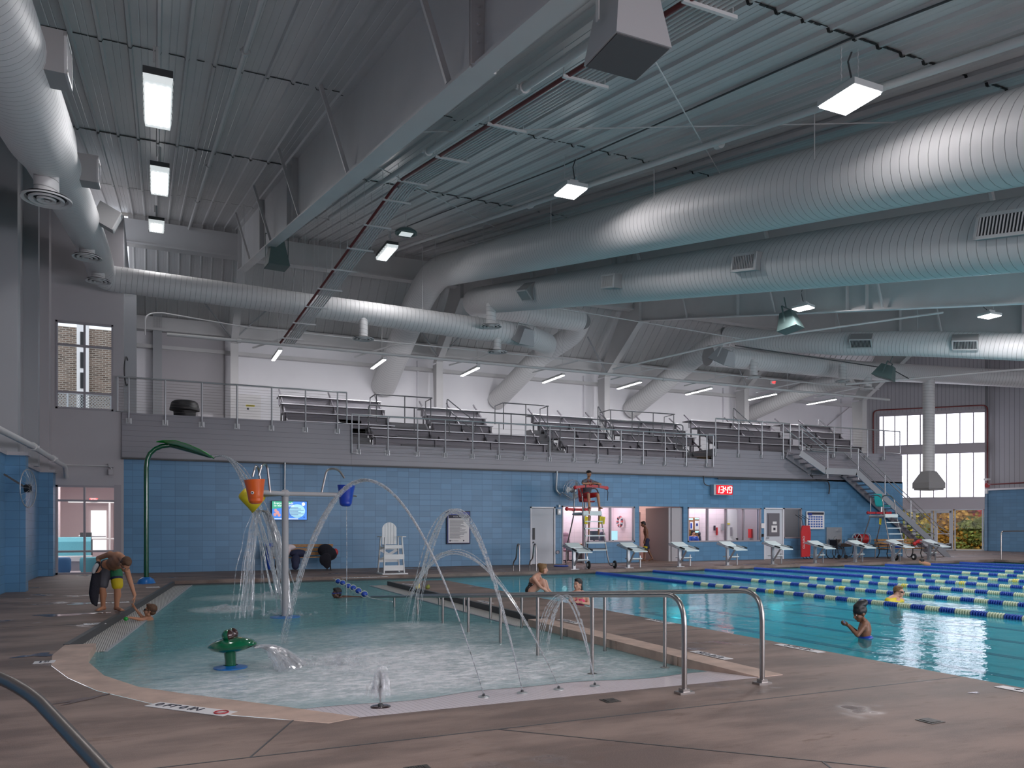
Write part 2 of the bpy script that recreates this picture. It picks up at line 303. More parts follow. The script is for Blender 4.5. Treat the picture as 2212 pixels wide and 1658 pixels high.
# ---------------------------------------------------------------- mesh builder
def frame_of(d):
    d=V(d).normalized(); u=V((0,0,1)) if abs(d.z)<.95 else V((1,0,0))
    a=d.cross(u).normalized(); return a,a.cross(d).normalized()
class MB:
    def __init__(s): s.v=[];s.f=[];s.mi=[];s.uv={};s.k=0
    def add(s,vs,fs,uv=None):
        o=len(s.v); s.v+=[tuple(x) for x in vs]
        for i,f in enumerate(fs):
            if uv: s.uv[len(s.f)]=uv[i]
            s.f.append(tuple(o+j for j in f)); s.mi.append(s.k)
        return s
    def box(s,c,d,rz=0.,M=None):
        x,y,z=[k/2 for k in d]
        vs=[V(q) for q in((-x,-y,-z),(x,-y,-z),(x,y,-z),(-x,y,-z),(-x,-y,z),(x,-y,z),(x,y,z),(-x,y,z))]
        R=M or Matrix.Rotation(rz,3,'Z')
        return s.add([R@q+V(c) for q in vs],[(3,2,1,0),(4,5,6,7),(0,1,5,4),(1,2,6,5),(2,3,7,6),(3,0,4,7)])
    def bx(s,x0,x1,y0,y1,z0,z1): return s.box(((x0+x1)/2,(y0+y1)/2,(z0+z1)/2),(x1-x0,y1-y0,z1-z0))
    def bar(s,p,q,w,h,up=None):
        p=V(p);q=V(q);d=q-p; a,b=frame_of(d)
        if up is not None: a=d.cross(V(up)).normalized(); b=a.cross(d).normalized()
        vs=[e+a*(i*w/2)+b*(j*h/2) for e in(p,q) for i,j in((-1,-1),(1,-1),(1,1),(-1,1))]
        return s.add(vs,[(3,2,1,0),(4,5,6,7),(0,1,5,4),(1,2,6,5),(2,3,7,6),(3,0,4,7)])
    def tube(s,pts,r,n=10,cap=True,closed=False):
        pts=[V(p) for p in pts]; N=len(pts); rs=r if isinstance(r,(list,tuple)) else [r]*N
        ref=None; rings=[]; L=0; Ls=[]
        for i,p in enumerate(pts):
            a=pts[(i-1)%N] if closed or i>0 else p; b=pts[(i+1)%N] if closed or i<N-1 else p
            d=(b-a).normalized() if (b-a).length>1e-9 else V((0,0,1))
            if ref is None: ref=frame_of(d)[0]
            ref=(ref-d*ref.dot(d)); ref=ref.normalized() if ref.length>1e-6 else frame_of(d)[0]
            q=d.cross(ref)
            # mitre compensation
            k=1.
            if 0<i<N-1:
                c=(pts[i]-pts[i-1]).normalized().dot(d); k=1/max(c,.6)
            rings.append([p+(ref*math.cos(2*PI*j/n)+q*math.sin(2*PI*j/n))*rs[i] for j in range(n)])
            if i>0: L+=(p-pts[i-1]).length
            Ls.append(L)
        vs=[x for rg in rings for x in rg]; fs=[];uv=[]
        for i in range(N if closed else N-1):
            k=(i+1)%N
            for j in range(n):
                m=(j+1)%n; fs.append((i*n+j,i*n+m,k*n+m,k*n+j)); 
                l2=Ls[k] if k else Ls[i]+.1
                uv.append(((j/n,Ls[i]),((j+1)/n,Ls[i]),((j+1)/n,l2),(j/n,l2)))
        if cap and not closed:
            fs.append(tuple(range(n-1,-1,-1))); uv.append([(0,0)]*n)
            fs.append(tuple((N-1)*n+j for j in range(n))); uv.append([(0,0)]*n)
        return s.add(vs,fs,uv)
    def cyl(s,p,q,r,r2=None,n=16): return s.tube([p,q],[r,r if r2 is None else r2],n)
    def lathe(s,prof,c,n=24,ax=(0,0,1)):
        '''prof: list of (radius, height)'''
        a,b=frame_of(ax); ax=V(ax).normalized(); c=V(c); vs=[]; fs=[]
        for r,h in prof:
            for j in range(n):
                t=2*PI*j/n; vs.append(c+ax*h+(a*math.cos(t)+b*math.sin(t))*r)
        for i in range(len(prof)-1):
            for j in range(n):
                m=(j+1)%n; fs.append((i*n+j,i*n+m,(i+1)*n+m,(i+1)*n+j))
        return s.add(vs,fs)
    def prism(s,poly,d0,d1,plane='xz'):
        '''poly in a plane, extruded along the remaining axis from d0 to d1'''
        def P(a,b,d): return {'xz':(a,d,b),'yz':(d,a,b),'xy':(a,b,d)}[plane]
        n=len(poly); vs=[P(a,b,d0) for a,b in poly]+[P(a,b,d1) for a,b in poly]
        return s.add(vs,[tuple(range(n)),tuple(range(2*n-1,n-1,-1))]+[(i,(i+1)%n,n+(i+1)%n,n+i) for i in range(n)])
    def ell(s,c,r,M=None,n=14,m=8):
        c=V(c); M=M or Matrix.Identity(3); vs=[];fs=[]
        vs.append(c+M@V((0,0,-r[2])))
        for i in range(1,m):
            ph=-PI/2+PI*i/m
            for j in range(n):
                t=2*PI*j/n; vs.append(c+M@V((r[0]*math.cos(ph)*math.cos(t),r[1]*math.cos(ph)*math.sin(t),r[2]*math.sin(ph))))
        vs.append(c+M@V((0,0,r[2])))
        for j in range(n): fs.append((0,1+(j+1)%n,1+j)); fs.append((len(vs)-1,1+(m-2)*n+j,1+(m-2)*n+(j+1)%n))
        for i in range(m-2):
            for j in range(n):
                a=1+i*n+j;b=1+i*n+(j+1)%n; fs.append((a,b,b+n,a+n))
        return s.add(vs,fs)
    def cap(s,p,q,r0,r1,n=12):
        p=V(p);q=V(q);d=(q-p); L=d.length; d=d/L if L>1e-9 else V((0,0,1)); pts=[];rs=[]
        for k in range(4): a=PI/2*(1-k/4.); pts.append(p-d*r0*math.sin(a)); rs.append(max(r0*math.cos(a),1e-4))
        pts.append(p);rs.append(r0);pts.append(q);rs.append(r1)
        for k in range(1,5): a=PI/2*k/4.; pts.append(q+d*r1*math.sin(a)); rs.append(max(r1*math.cos(a),1e-4))
        return s.tube(pts,rs,n)
    def quad(s,*p): return s.add(p,[tuple(range(len(p)))])
    def text(s,string,size,M,depth=.004,align='CENTER',extr=True):
        '''letters as mesh, placed by the 4x4 matrix M (x = reading direction, y = up)'''
        c=bpy.data.curves.new('t','FONT'); c.body=string; c.size=size; c.align_x=align; c.align_y='CENTER'; c.extrude=depth/2; c.resolution_u=2
        o=bpy.data.objects.new('t',c); COL.objects.link(o)
        dg=bpy.context.evaluated_depsgraph_get(); me=o.evaluated_get(dg).to_mesh()
        s.add([M@v.co for v in me.vertices],[tuple(p.vertices) for p in me.polygons])
        o.evaluated_get(dg).to_mesh_clear(); bpy.data.objects.remove(o); bpy.data.curves.remove(c)
        return s
    def build(s,name,material,parent=None,smooth=False,sharp=40):
        me=bpy.data.meshes.new(name); me.from_pydata(s.v,[],s.f); 
        ms=material if isinstance(material,(list,tuple)) else [material]
        for x in ms: me.materials.append(MT[x])
        if len(ms)>1: me.polygons.foreach_set('material_index',s.mi)
        if s.uv:
            ul=me.uv_layers.new(name='UVMap')
            for p in me.polygons:
                u=s.uv.get(p.index)
                if u:
                    for k,li in enumerate(p.loop_indices): ul.data[li].uv=u[k]
        if smooth:
            me.polygons.foreach_set('use_smooth',[True]*len(me.polygons))
            try: me.set_sharp_from_angle(angle=math.radians(sharp))
            except Exception: pass
        me.update()
        o=bpy.data.objects.new(name,me); COL.objects.link(o)
        if parent is not None:
            o.parent=parent
            if parent.get('_abs') is not None: o.matrix_parent_inverse=Matrix.Translation(-V(parent['_abs']))
        return o
ROOTS=[]
def tag(o,label,cat,group=None,kind=None):
    o['label']=label; o['category']=cat
    if group: o['group']=group
    if kind: o['kind']=kind
    return o
def thing(name,label,cat,loc=(0,0,0),group=None,absolute=True):
    o=bpy.data.objects.new(name,None); COL.objects.link(o); o.location=loc; o.empty_display_size=.1
    if absolute: o['_abs']=tuple(loc); ROOTS.append(o)
    return tag(o,label,cat,group)
def struct(o): o['kind']='structure'; return o
def kids(o): return [c for c in bpy.data.objects if c.parent==o]
def dup_tree(o,parent=None,tree=None):
    c=o.copy(); COL.objects.link(c)
    if parent: c.parent=parent
    for ch in TREE.setdefault(o.name,kids(o)): dup_tree(ch,c)
    return c
TREE={}
def dup(root,loc,rz=None,label=None,group=None):
    c=dup_tree(root); c.location=loc
    if rz is not None: c.rotation_euler=(0,0,rz)
    if label: c['label']=label
    if group: c['group']=group
    return c
ORD=['first','second','third','fourth','fifth','sixth','seventh','eighth','ninth','tenth','eleventh','twelfth','thirteenth','fourteenth','fifteenth','sixteenth','seventeenth','eighteenth']
def arc(c,r,a0,a1,n,ax1,ax2):
    c=V(c);return [c+V(ax1)*(r*math.cos(a0+(a1-a0)*i/n))+V(ax2)*(r*math.sin(a0+(a1-a0)*i/n)) for i in range(n+1)]
def rounded(pts,rad,n=5):
    '''polyline with rounded corners'''
    pts=[V(p) for p in pts]; out=[pts[0]]
    for i in range(1,len(pts)-1):
        a,b,c=pts[i-1],pts[i],pts[i+1]; u=(a-b);v=(c-b); k=min(rad,u.length*.48,v.length*.48)
        p=b+u.normalized()*k;q=b+v.normalized()*k
        for j in range(n+1):
            t=j/n; out.append(p*(1-t)**2+b*2*t*(1-t)+q*t*t)
    out.append(pts[-1]); return out
# ================================================================ ROOM SHELL
from mathutils.geometry import tessellate_polygon
def polymesh(mb,rings,z=0.,flip=False):
    pts=[V((x,y,z)) for r in rings for x,y in r]
    tr=tessellate_polygon([[V((x,y,0)) for x,y in r] for r in rings])
    fs=[]
    for a,b,c in tr:
        n=(pts[b]-pts[a]).cross(pts[c]-pts[a]).z
        fs.append((a,b,c) if (n>0)!=flip else (a,c,b))
    return mb.add(pts,fs)
YW=27.47
LC_OUT=[(-1.02,11.2),(-1.07,10.37),(-1.0,9.6),(-.77,8.75),(-.48,7.98),(.03,7.1),(.55,6.5),(1.18,5.95)]
LC_IN=[(-.68,11.2),(-.70,10.31),(-.66,9.68),(-.46,8.75),(-.14,8.0),(.24,7.50),(.78,6.86),(1.43,6.04)]
HOLE=LC_OUT+[(1.43,6.04),(5.65,6.04),(5.65,20.5),(7.2,20.5),(7.2,-.6),(33.2,-.6),(33.2,22.75),(.42,22.75)]
mb=MB(); polymesh(mb,[[(-3.6,-6),(46,-6),(46,37),(-8,37),(-8,YW),(-3.6,YW)],HOLE]); struct(mb.build('floor','deck'))
# control joints cut in the deck
mb=MB()
for p,q in (((-.8,5.28),(7.18,5.26)),((2.26,5.27),(5.6,1.9)),((.55,5.28),(.95,6.15)),((3.8,3.72),(3.3,2.6)),((-3,13.5),(-.8,13.5)),((-.2,25),(20,25.2)),((9,22.8),(9,27.4)),((18,22.8),(18,27.4)),((27,22.8),(27,27.4)),((5.66,9.2),(7.18,9.2)),((5.66,14.2),(7.18,14.2))):
    mb.bar((p[0],p[1],.0015),(q[0],q[1],.0015),.012,.003,up=(0,0,1))
struct(mb.build('floor_joint','dark_grey'))
# basin
def fz(y): return max(-1.1,-(y-6.04)/12) if y>6.04 else 0.
mb=MB(); INN=LC_IN+[(5.36,6.04),(5.36,11.2),(5.65,11.3),(5.65,20.5),(5.65,22.75),(.42,22.75)]
ys=[6.04+.7*i for i in range(25)]
def xr(y):
    # left and right limits of the leisure pool at depth y
    L=None;P=[(.42,22.75)]+LC_IN
    for (x0,y0),(x1,y1) in zip(P,P[1:]):
        if min(y0,y1)-1e-6<=y<=max(y0,y1)+1e-6 and abs(y1-y0)>1e-6: L=x0+(x1-x0)*(y-y0)/(y1-y0); break
    if L is None: L=1.43
    return L-.02,5.66
ys=sorted(set([6.04,6.4,6.86,7.5,8.,8.75,9.68,10.31,11.2,12.5,14,16,18,19.3,20.5,22.75]))
rows=[(xr(y),y) for y in ys]
for (r0,y0),(r1,y1) in zip(rows,rows[1:]): mb.quad((r0[0],y0,fz(y0)),(r0[1],y0,fz(y0)),(r1[1],y1,fz(y1)),(r1[0],y1,fz(y1)))
struct(mb.build('floor_leisure_pool','beach_tile'))
mb=MB(); 
for (x0,y0),(x1,y1) in zip(LC_IN+[(.42,22.75),(7.2,22.75)],(LC_IN+[(.42,22.75),(7.2,22.75)])[1:]): pass
def wallrun(mb,pts,z0,z1,flip=False):
    for a,b in zip(pts,pts[1:]):
        q=[(a[0],a[1],z0),(b[0],b[1],z0),(b[0],b[1],z1),(a[0],a[1],z1)]
        mb.quad(*(q[::-1] if flip else q))
seg=list(reversed(LC_IN))
wallrun(mb,[(-.68,11.2),(.42,22.75),(5.65,22.75)],-1.3,-.12); wallrun(mb,seg,-.8,-.1); wallrun(mb,[(5.36,6.04),(5.36,11.3),(5.65,11.3),(5.65,20.5),(7.2,20.5)],-1.3,-.115)
struct(mb.build('wall_leisure_pool','leisure_basin'))
mb=MB(); mb.quad((5.65,-.6,-1.3),(33.2,-.6,-1.3),(33.2,22.75,-1.3),(5.65,22.75,-1.3)); struct(mb.build('floor_lap_pool','lap_basin'))
mb=MB(); wallrun(mb,[(5.65,22.75),(33.2,22.75),(33.2,-.6),(7.2,-.6),(7.2,20.5),(5.65,20.5)],-1.3,-.12); struct(mb.build('wall_lap_pool','lap_basin'))
mb=MB(); wallrun(mb,[(-1.02,11.2),(.42,22.75),(33.2,22.75),(33.2,-.6),(7.2,-.6),(7.2,20.5),(5.65,20.5),(5.65,11.3)],-.12,0.); struct(mb.build('trim_1','dark_grey'))
# lane markings on the floor of the lap pool
mb=MB()
for i in range(9):
    x=12.1+2.2*i; mb.bx(x-.13,x+.13,1.2,21.2,-1.298,-1.290); mb.bx(x-.45,x+.45,21.2,21.45,-1.298,-1.290)
mb.bx(8.2,8.4,1,18,-1.298,-1.29)
struct(mb.build('floor_lane_marking','lane_tile'))
# water
def waterbody(name,ring,mt,label):
    mb=MB(); n=len(ring); top=-.1; bot=-1.7
    polymesh(mb,[ring],top); polymesh(mb,[ring],bot,True)
    ar=sum(ring[i][0]*ring[(i+1)%n][1]-ring[(i+1)%n][0]*ring[i][1] for i in range(n))
    for i in range(n):
        a=ring[i];b=ring[(i+1)%n]; 
        if ar<0: a,b=b,a
        mb.quad((a[0],a[1],bot),(b[0],b[1],bot),(b[0],b[1],top),(a[0],a[1],top))
    o=mb.build(name,mt); tag(o,label,'water',kind='stuff'); return o
waterbody('pool_water',[(-.695,11.18),(-.71,10.31),(-.67,9.68),(-.47,8.75),(-.15,8.0),(.24,7.5),(.45,7.22),(5.37,7.22),(5.37,11.2),(5.66,11.3),(5.66,20.51),(7.199,20.51),(7.199,22.76),(.41,22.76)],'leisure_water','turquoise choppy water of the shallow leisure pool under the spray features')
waterbody('pool_water',[(7.201,20.51),(7.19,20.5),(7.19,-.61),(33.21,-.61),(33.21,22.76),(7.201,22.76)],'lap_water','calmer blue water of the lap pool crossed by lane ropes')
# thin sheet of water running up the beach
mb=MB(); random.seed(3)
xs=[.62+.18*i for i in range(27)]
for x0,x1 in zip(xs,xs[1:]):
    e=lambda x: 6.80+.10*math.sin(x*2.1+1)+.05*math.sin(x*5.3)
    mb.quad((x0,e(x0),fz(e(x0))+.004),(x1,e(x1),fz(e(x1))+.004),(x1,7.24,-.0955),(x0,7.24,-.0955))
tag(mb.build('water_film','leisure_water'),'thin film of water washing over the white tiled beach entry','water',kind='stuff')
# copings
mb=MB(); n=len(LC_OUT)
for i in range(n-1):
    a,b=LC_OUT[i],LC_OUT[i+1]; c,d=LC_IN[i],LC_IN[i+1]
    mb.quad((a[0],a[1],.004),(b[0],b[1],.004),(d[0],d[1],.004),(c[0],c[1],.004)); mb.quad((c[0],c[1],.004),(d[0],d[1],.004),(d[0],d[1],-.1),(c[0],c[1],-.1))
mb.quad((1.18,5.95,.004),(1.43,6.04,.004),(1.43,6.04,.004),(1.43,6.04,-.05)) if False else None
struct(mb.build('trim_2','coping'))
mb=MB()
for i in range(4):
    y0=6.04+i*1.31; mb.bx(5.35,5.66,y0+.006,y0+1.304,-.12,.006)
struct(mb.build('trim_3','coping'))
# overflow gratings
L0,L1=V((-1.02,11.2,0)),V((.42,22.75,0))
def strip(p,q,w0,w1,z0,z1,name,m):
    d=(V(q)-V(p)).normalized(); nrm=V((d.y,-d.x,0)); P=[V(p)+nrm*w0,V(q)+nrm*w0,V(q)+nrm*w1,V(p)+nrm*w1]
    mb=MB(); mb.prism([(v.x,v.y) for v in P],z0,z1,'xy'); return mb.build(name,m)
o=thing('overflow_gutter','long overflow gutter with pale slotted grating along the left edge of the leisure pool','gutter',(-.7,11.3,0))
for nm,a,b,z0,z1,m in (('grating',.05,.44,-.115,-.095,'grating'),('lip',-.02,.05,-.1,.012,'dark_grey'),('inner_edge',.44,.48,-.12,-.09,'column_grey')):
    x=strip(L0,L1,a,b,z0,z1,nm,m); x.parent=o; x.matrix_parent_inverse=Matrix.Translation(-V(o['_abs']))
o=thing('overflow_gutter','overflow gutter with pale slotted grating along the concrete divider between the pools','gutter',(5.5,11.3,0))
mb=MB(); mb.bx(5.18,5.61,11.3,20.6,-.115,-.095); mb.build('grating','grating',o)
mb=MB(); mb.bx(5.60,5.67,11.3,20.5,-.1,.012); mb.build('lip','dark_grey',o)
mb=MB(); mb.bx(5.14,5.18,11.3,20.6,-.12,-.09); mb.build('inner_edge','frame_grey',o)
mb=MB(); mb.bx(.42,33.2,22.72,22.98,-.06,.03); mb.bx(33.1,33.3,-.6,22.9,-.06,.03); struct(mb.build('trim_4','deck'))
# back wall with openings
def wall_y(name,y,x0,x1,z0,z1,holes,m,th=.2):
    mb=MB(); xs=sorted({x0,x1,*[h[0] for h in holes],*[h[1] for h in holes]})
    for a,b in zip(xs,xs[1:]):
        cuts=sorted([(h[2],h[3]) for h in holes if h[0]<=a+1e-6 and h[1]>=b-1e-6]); z=z0
        for c,d in cuts:
            if c>z+1e-6: mb.bx(a,b,y,y+th,z,c)
            z=max(z,d)
        if z<z1-1e-6: mb.bx(a,b,y,y+th,z,z1)
    return struct(mb.build(name,m))
WIN=[(13.13,14.21,0,2.22),(14.5,15.53,0,2.27),(15.53,17.86,.83,2.27),(18.08,20.28,0,2.29),(20.5,24.46,.80,2.27),(24.62,25.75,0,2.29),(25.75,26.82,.92,2.29)]
wall_y('wall_back',YW,-.9,33.3,0,3.62,WIN,'blue_block')
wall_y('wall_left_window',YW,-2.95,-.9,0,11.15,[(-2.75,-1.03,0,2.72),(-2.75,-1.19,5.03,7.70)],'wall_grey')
# left wall
mb=MB(); mb.bx(-3.5,-3.04,-6,20.65,0,3.05); mb.bx(-3.5,-2.65,20.65,21.05,0,3.05); mb.bx(-3.5,-3.12,21.05,22.2,0,3.05); mb.bx(-3.5,-3.12,24.4,26.85,0,3.05);mb.bx(-3.5,-3.12,22.2,24.4,2.25,3.05); mb.bx(-3.5,-2.75,26.85,27.5,0,3.05); struct(mb.build('wall_left','blue_block'))
mb=MB(); mb.bx(-3.6,-3.0,-6,20.6,3.05,3.13); mb.bx(-3.6,-2.6,20.6,21.1,3.05,3.13); mb.bx(-3.6,-3.07,21.1,26.8,3.05,3.13); mb.bx(-3.6,-2.70,26.8,27.4,3.05,3.13); struct(mb.build('trim_5','wall_grey'))
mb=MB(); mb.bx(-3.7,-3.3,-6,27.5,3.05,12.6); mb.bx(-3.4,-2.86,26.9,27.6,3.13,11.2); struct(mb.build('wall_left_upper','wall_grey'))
mb=MB(); mb.bx(-3.15,-3.11,22.15,22.25,0,2.25); mb.bx(-3.15,-3.11,24.35,24.45,0,2.25); mb.bx(-3.7,-3.5,22.2,24.4,0,2.25); struct(mb.build('door_1','column_grey'))
mb=MB()
for x0,x1,y0,y1 in ((-3.35,-2.80,20.6,21.0),(-3.35,-2.95,25.3,25.6),(-3.35,-3.05,14,14.4)): mb.bx(x0,x1,y0,y1,3.13,11.5)
struct(mb.build('wall_left_column','column_grey'))
# upper back wall, side wall of balcony
mb=MB(); mb.bx(-.9,41,36.6,36.9,3.6,10.4); 
for k in range(1,5):
    x=3.05+9.14*k; mb.bx(x-.75,x-.7,36.45,36.6,4,9.4)
struct(mb.build('wall_back_upper','wall_white'))
mb=MB(); mb.bx(-1.1,-.9,27.67,36.9,3.6,11.2); mb.bx(-.9,-.55,27.9,28.2,4.9,9); mb.bx(-.1,.25,36.2,36.6,4.9,10.3); struct(mb.build('wall_left_balcony','column_grey'))
# dark infill of the leftmost bay
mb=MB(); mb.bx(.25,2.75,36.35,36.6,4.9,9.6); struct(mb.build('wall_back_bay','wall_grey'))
# balcony slab and fascia
mb=MB(); mb.bx(-.9,6.2,YW,36.6,4.75,4.99); mb.bx(6.2,21.75,YW,36.6,3.95,4.30); mb.bx(21.75,26.3,YW,36.6,4.5,4.78); mb.bx(26.3,33.3,YW+.05,36.6,4.6,4.93)
mb.bx(6.1,6.2,YW+.1,36.6,4.3,4.99); struct(mb.build('floor_balcony','balcony_floor'))
mb=MB(); y0,y1=YW-.10,YW+.02
mb.bx(-.95,6.20,y0,y1,3.60,5.0); mb.bx(6.205,21.75,y0,y1,3.60,4.33)
mb.prism([(21.755,3.60),(27.5,3.60),(25.6,4.79),(21.755,4.79)],y0,y1,'xz'); mb.bx(26.0,33.3,YW+.03,YW+.12,3.92,4.95); mb.bx(27.5,33.25,YW,YW+.2,3.55,3.94)
struct(mb.build('wall_back_fascia','siding_grey'))
mb=MB(); mb.bx(-.95,27.5,y0-.03,y0+.05,3.55,3.605); struct(mb.build('trim_6','dark_grey'))
# chamfered window wall and right wall
C0,C1=V((40.5,36.6,0)),V((45.5,31.6,0)); cd=(C1-C0).normalized(); cn=V((-cd.y,cd.x,0))   # cn points outdoors
if cn.y<0: cn=-cn
def chx(px):   # distance along the chamfer for an image column
    d=ray(px,1000); 
    # C0+cd*s = d*t
    det=cd.x*(-d[1])-cd.y*(-d[0]); s=(-C0.x*(-d[1])+C0.y*(-d[0]))/det
    return s
def chz(px,py):
    s=chx(px);p=C0+cd*s; zc=p.x*math.sin(CA)+p.y*math.cos(CA); return 1.47+(1136-py)/FX*zc
def chbox(mb,s0,s1,z0,z1,n0,n1):
    P=[C0+cd*s0+cn*n0,C0+cd*s1+cn*n0,C0+cd*s1+cn*n1,C0+cd*s0+cn*n1]; return mb.prism([(p.x,p.y) for p in P],z0,z1,'xy')
sL,sM,sR=chx(1900),chx(1951),chx(2128)
zt,zm1,zm0,zb,zd=chz(2128,888),chz(2128,957),chz(2128,975),chz(2128,1074),chz(2100,1099)
mb=MB(); chbox(mb,-1.,sL,0,13.5,0,.2); chbox(mb,sL,7.5,zt,13.5,0,.2); chbox(mb,sR,7.2,3.7,13.5,0,.2); struct(mb.build('wall_chamfer','siding_vertical'))
mb=MB(); chbox(mb,sL,sR,zm0,zm1,0,.15); chbox(mb,sL,sR,zd,zb,0,.15); chbox(mb,sL-.15,sL,0,zt+.15,-.03,.1); chbox(mb,sL,sR,zt,zt+.15,-.03,.1); struct(mb.build('wall_chamfer_beam','frame_grey'))
npan=[1908,1933,1960,1988,2016.5,2044.5,2073.5,2102.5,2128]
for wi,(z0,z1) in enumerate(((zm1,zt),(zb,zm0))):
    mb=MB(); chbox(mb,sL,sR,z0,z1,.03,.06); win=struct(mb.build('window_%d'%(3+wi),'daylight_panel'))
    mb=MB()
    for p in npan: s=chx(p); chbox(mb,s-.03,s+.03,z0,z1,-.02,.02)
    chbox(mb,sL,sR,z0,z0+.05,-.02,.02); chbox(mb,sL,sR,z1-.05,z1,-.02,.02); mb.build('window_frame','frame_grey',win)
# glass doors of the chamfer
mb=MB(); chbox(mb,sM-2,sR,0,zd,.04,.05); dr=struct(mb.build('door_2','glass'))
mb=MB()
def fr(px0,px1,z0,z1,w=.06):
    a,b=chx(px0),chx(px1)
    chbox(mb,a,a+w,z0,z1,-.02,.08); chbox(mb,b-w,b,z0,z1,-.02,.08); chbox(mb,a,b,z0,z0+w,-.02,.08); chbox(mb,a,b,z1-w,z1,-.02,.08)
fr(1955,2059,0,zd,.09); fr(2062,2124,0,zd,.06); fr(1973,2016,.05,zd-.1,.13); fr(2018,2056,.05,zd-.1,.13); fr(1956,1974,.05,zd-.1,.06)
for a,b in ((1973,2016),(2018,2056)): chbox(mb,chx(a),chx(b),.05,.42,-.02,.08); chbox(mb,chx(a),chx(b),.98,1.04,-.06,.0)
mb.build('door_frame','door_white',dr)
mb=MB(); mb.bx(45.5,45.8,20,31.7,3.7,13.5); struct(mb.build('wall_right','siding_vertical'))
mb=MB(); mb.bx(45.4,45.8,-6,31.5,0,3.6); chbox(mb,sR-.02,7.2,0,3.6,-.02,.3); struct(mb.build('wall_right_lower','blue_block'))
mb=MB(); mb.bx(45.3,45.8,-6,31.5,3.6,3.7); chbox(mb,sR-.05,7.2,3.6,3.7,-.1,.3); struct(mb.build('trim_7','wall_white'))
mb=MB(); mb.bx(45.5,45.8,-6,20,3.7,13.5); mb.bx(-3.6,46,-6.2,-6,0,1.2); mb.bx(-3.6,46,-6.2,-6,3.6,5); mb.bx(-3.6,3,-6.2,-6,1.2,3.6); mb.bx(40,46,-6.2,-6,1.2,3.6); struct(mb.build('wall_front','wall_grey'))
mb=MB(); mb.bx(3,40,-6.15,-6.1,1.2,3.6); struct(mb.build('window_8','daylight_panel'))  # added glowing window behind the camera, put in to brighten the hall
light('window_daylight','AREA',(21.5,-5.9,2.4),900,(36,2.4),(PI/2,0,0),(1,.94,.98))  # added fill light for the hall, placed at the invented window
# ---------------------------------------------------------------- roof deck: ribbed panels with lapped seams
mb=MB(); prof=[]; x=-3.6; p=.41
while x<46.2:
    prof+= [(x,0),(x+.10,0),(x+.11,-.006),(x+.12,0),(x+.20,0),(x+.21,-.006),(x+.22,0),(x+.33,0),(x+.35,.045),(x+.39,.045)]; x+=p
prof.append((x,0))
secs=[(-6,0.7),(.7,7.15),(7.15,13.6),(13.6,20.05),(20.05,27.1),(27.1,33.2)]
for k,(a,b) in enumerate(secs):
    o=len(mb.v); n=len(prof); dz=.012*(k%2)
    for y in (a,b):
        for px_,h in prof: mb.v.append((px_,y,roofz(y)+dz-h))
    for i in range(n-1): mb.f.append((o+i,o+i+1,o+n+i+1,o+n+i)); mb.mi.append(0)
o=len(mb.v); n=len(prof)
prof2=[q for q in prof if q[0]>-.95]; n=len(prof2)
for y in (33.2,37.4):
    for px_,h in prof2: mb.v.append((px_,y,13.254-.9*(y-33.2)-h))
for i in range(n-1): mb.f.append((o+i,o+i+1,o+n+i+1,o+n+i)); mb.mi.append(0)
struct(mb.build('ceiling','roof_deck'))
mb=MB(); random.seed(5)
for y in (7.15,13.6,20.05,27.1):
    for i in range(0,len(prof)-1):
        if random.random()<.8:
            (xa,ha),(xb,hb)=prof[i],prof[i+1]; z=roofz(y)
            mb.quad((xa,y-.022,z-ha-.012),(xb,y-.022,z-hb-.012),(xb,y+.022,z-hb-.002),(xa,y+.022,z-ha-.002))
struct(mb.build('ceiling_seam','roof_seam'))
mb=MB(); mb.bx(-3.6,46,33.0,33.5,13.25,13.32); struct(mb.build('ceiling_ridge','roof_deck'))
# outer skin so that no daylight leaks through the roof
mb=MB(); mb.quad((-4,-6.5,roofz(-6.5)+.15),(47,-6.5,roofz(-6.5)+.15),(47,33.2,13.45),(-4,33.2,13.45)); mb.quad((-.95,33.2,13.45),(47,33.2,13.45),(47,38,9.1),(-.95,38,9.1)); struct(mb.build('ceiling_outer','roof_deck'))
# ridge girder and eave girder per bay
mb=MB()
mb.bx(-3.4,46,32.95,33.2,12.1,13.0); mb.bx(-3.4,46,32.85,33.3,12.05,12.12)
struct(mb.build('trim_8','steel_paint'))
mb=MB(); mb.bx(-.9,41,36.2,36.5,9.7,10.2); mb.bx(-.9,41,36.1,36.55,9.62,9.72); mb.bx(-.9,41,36.3,36.6,8.9,9.05); struct(mb.build('trim_9','steel_paint'))
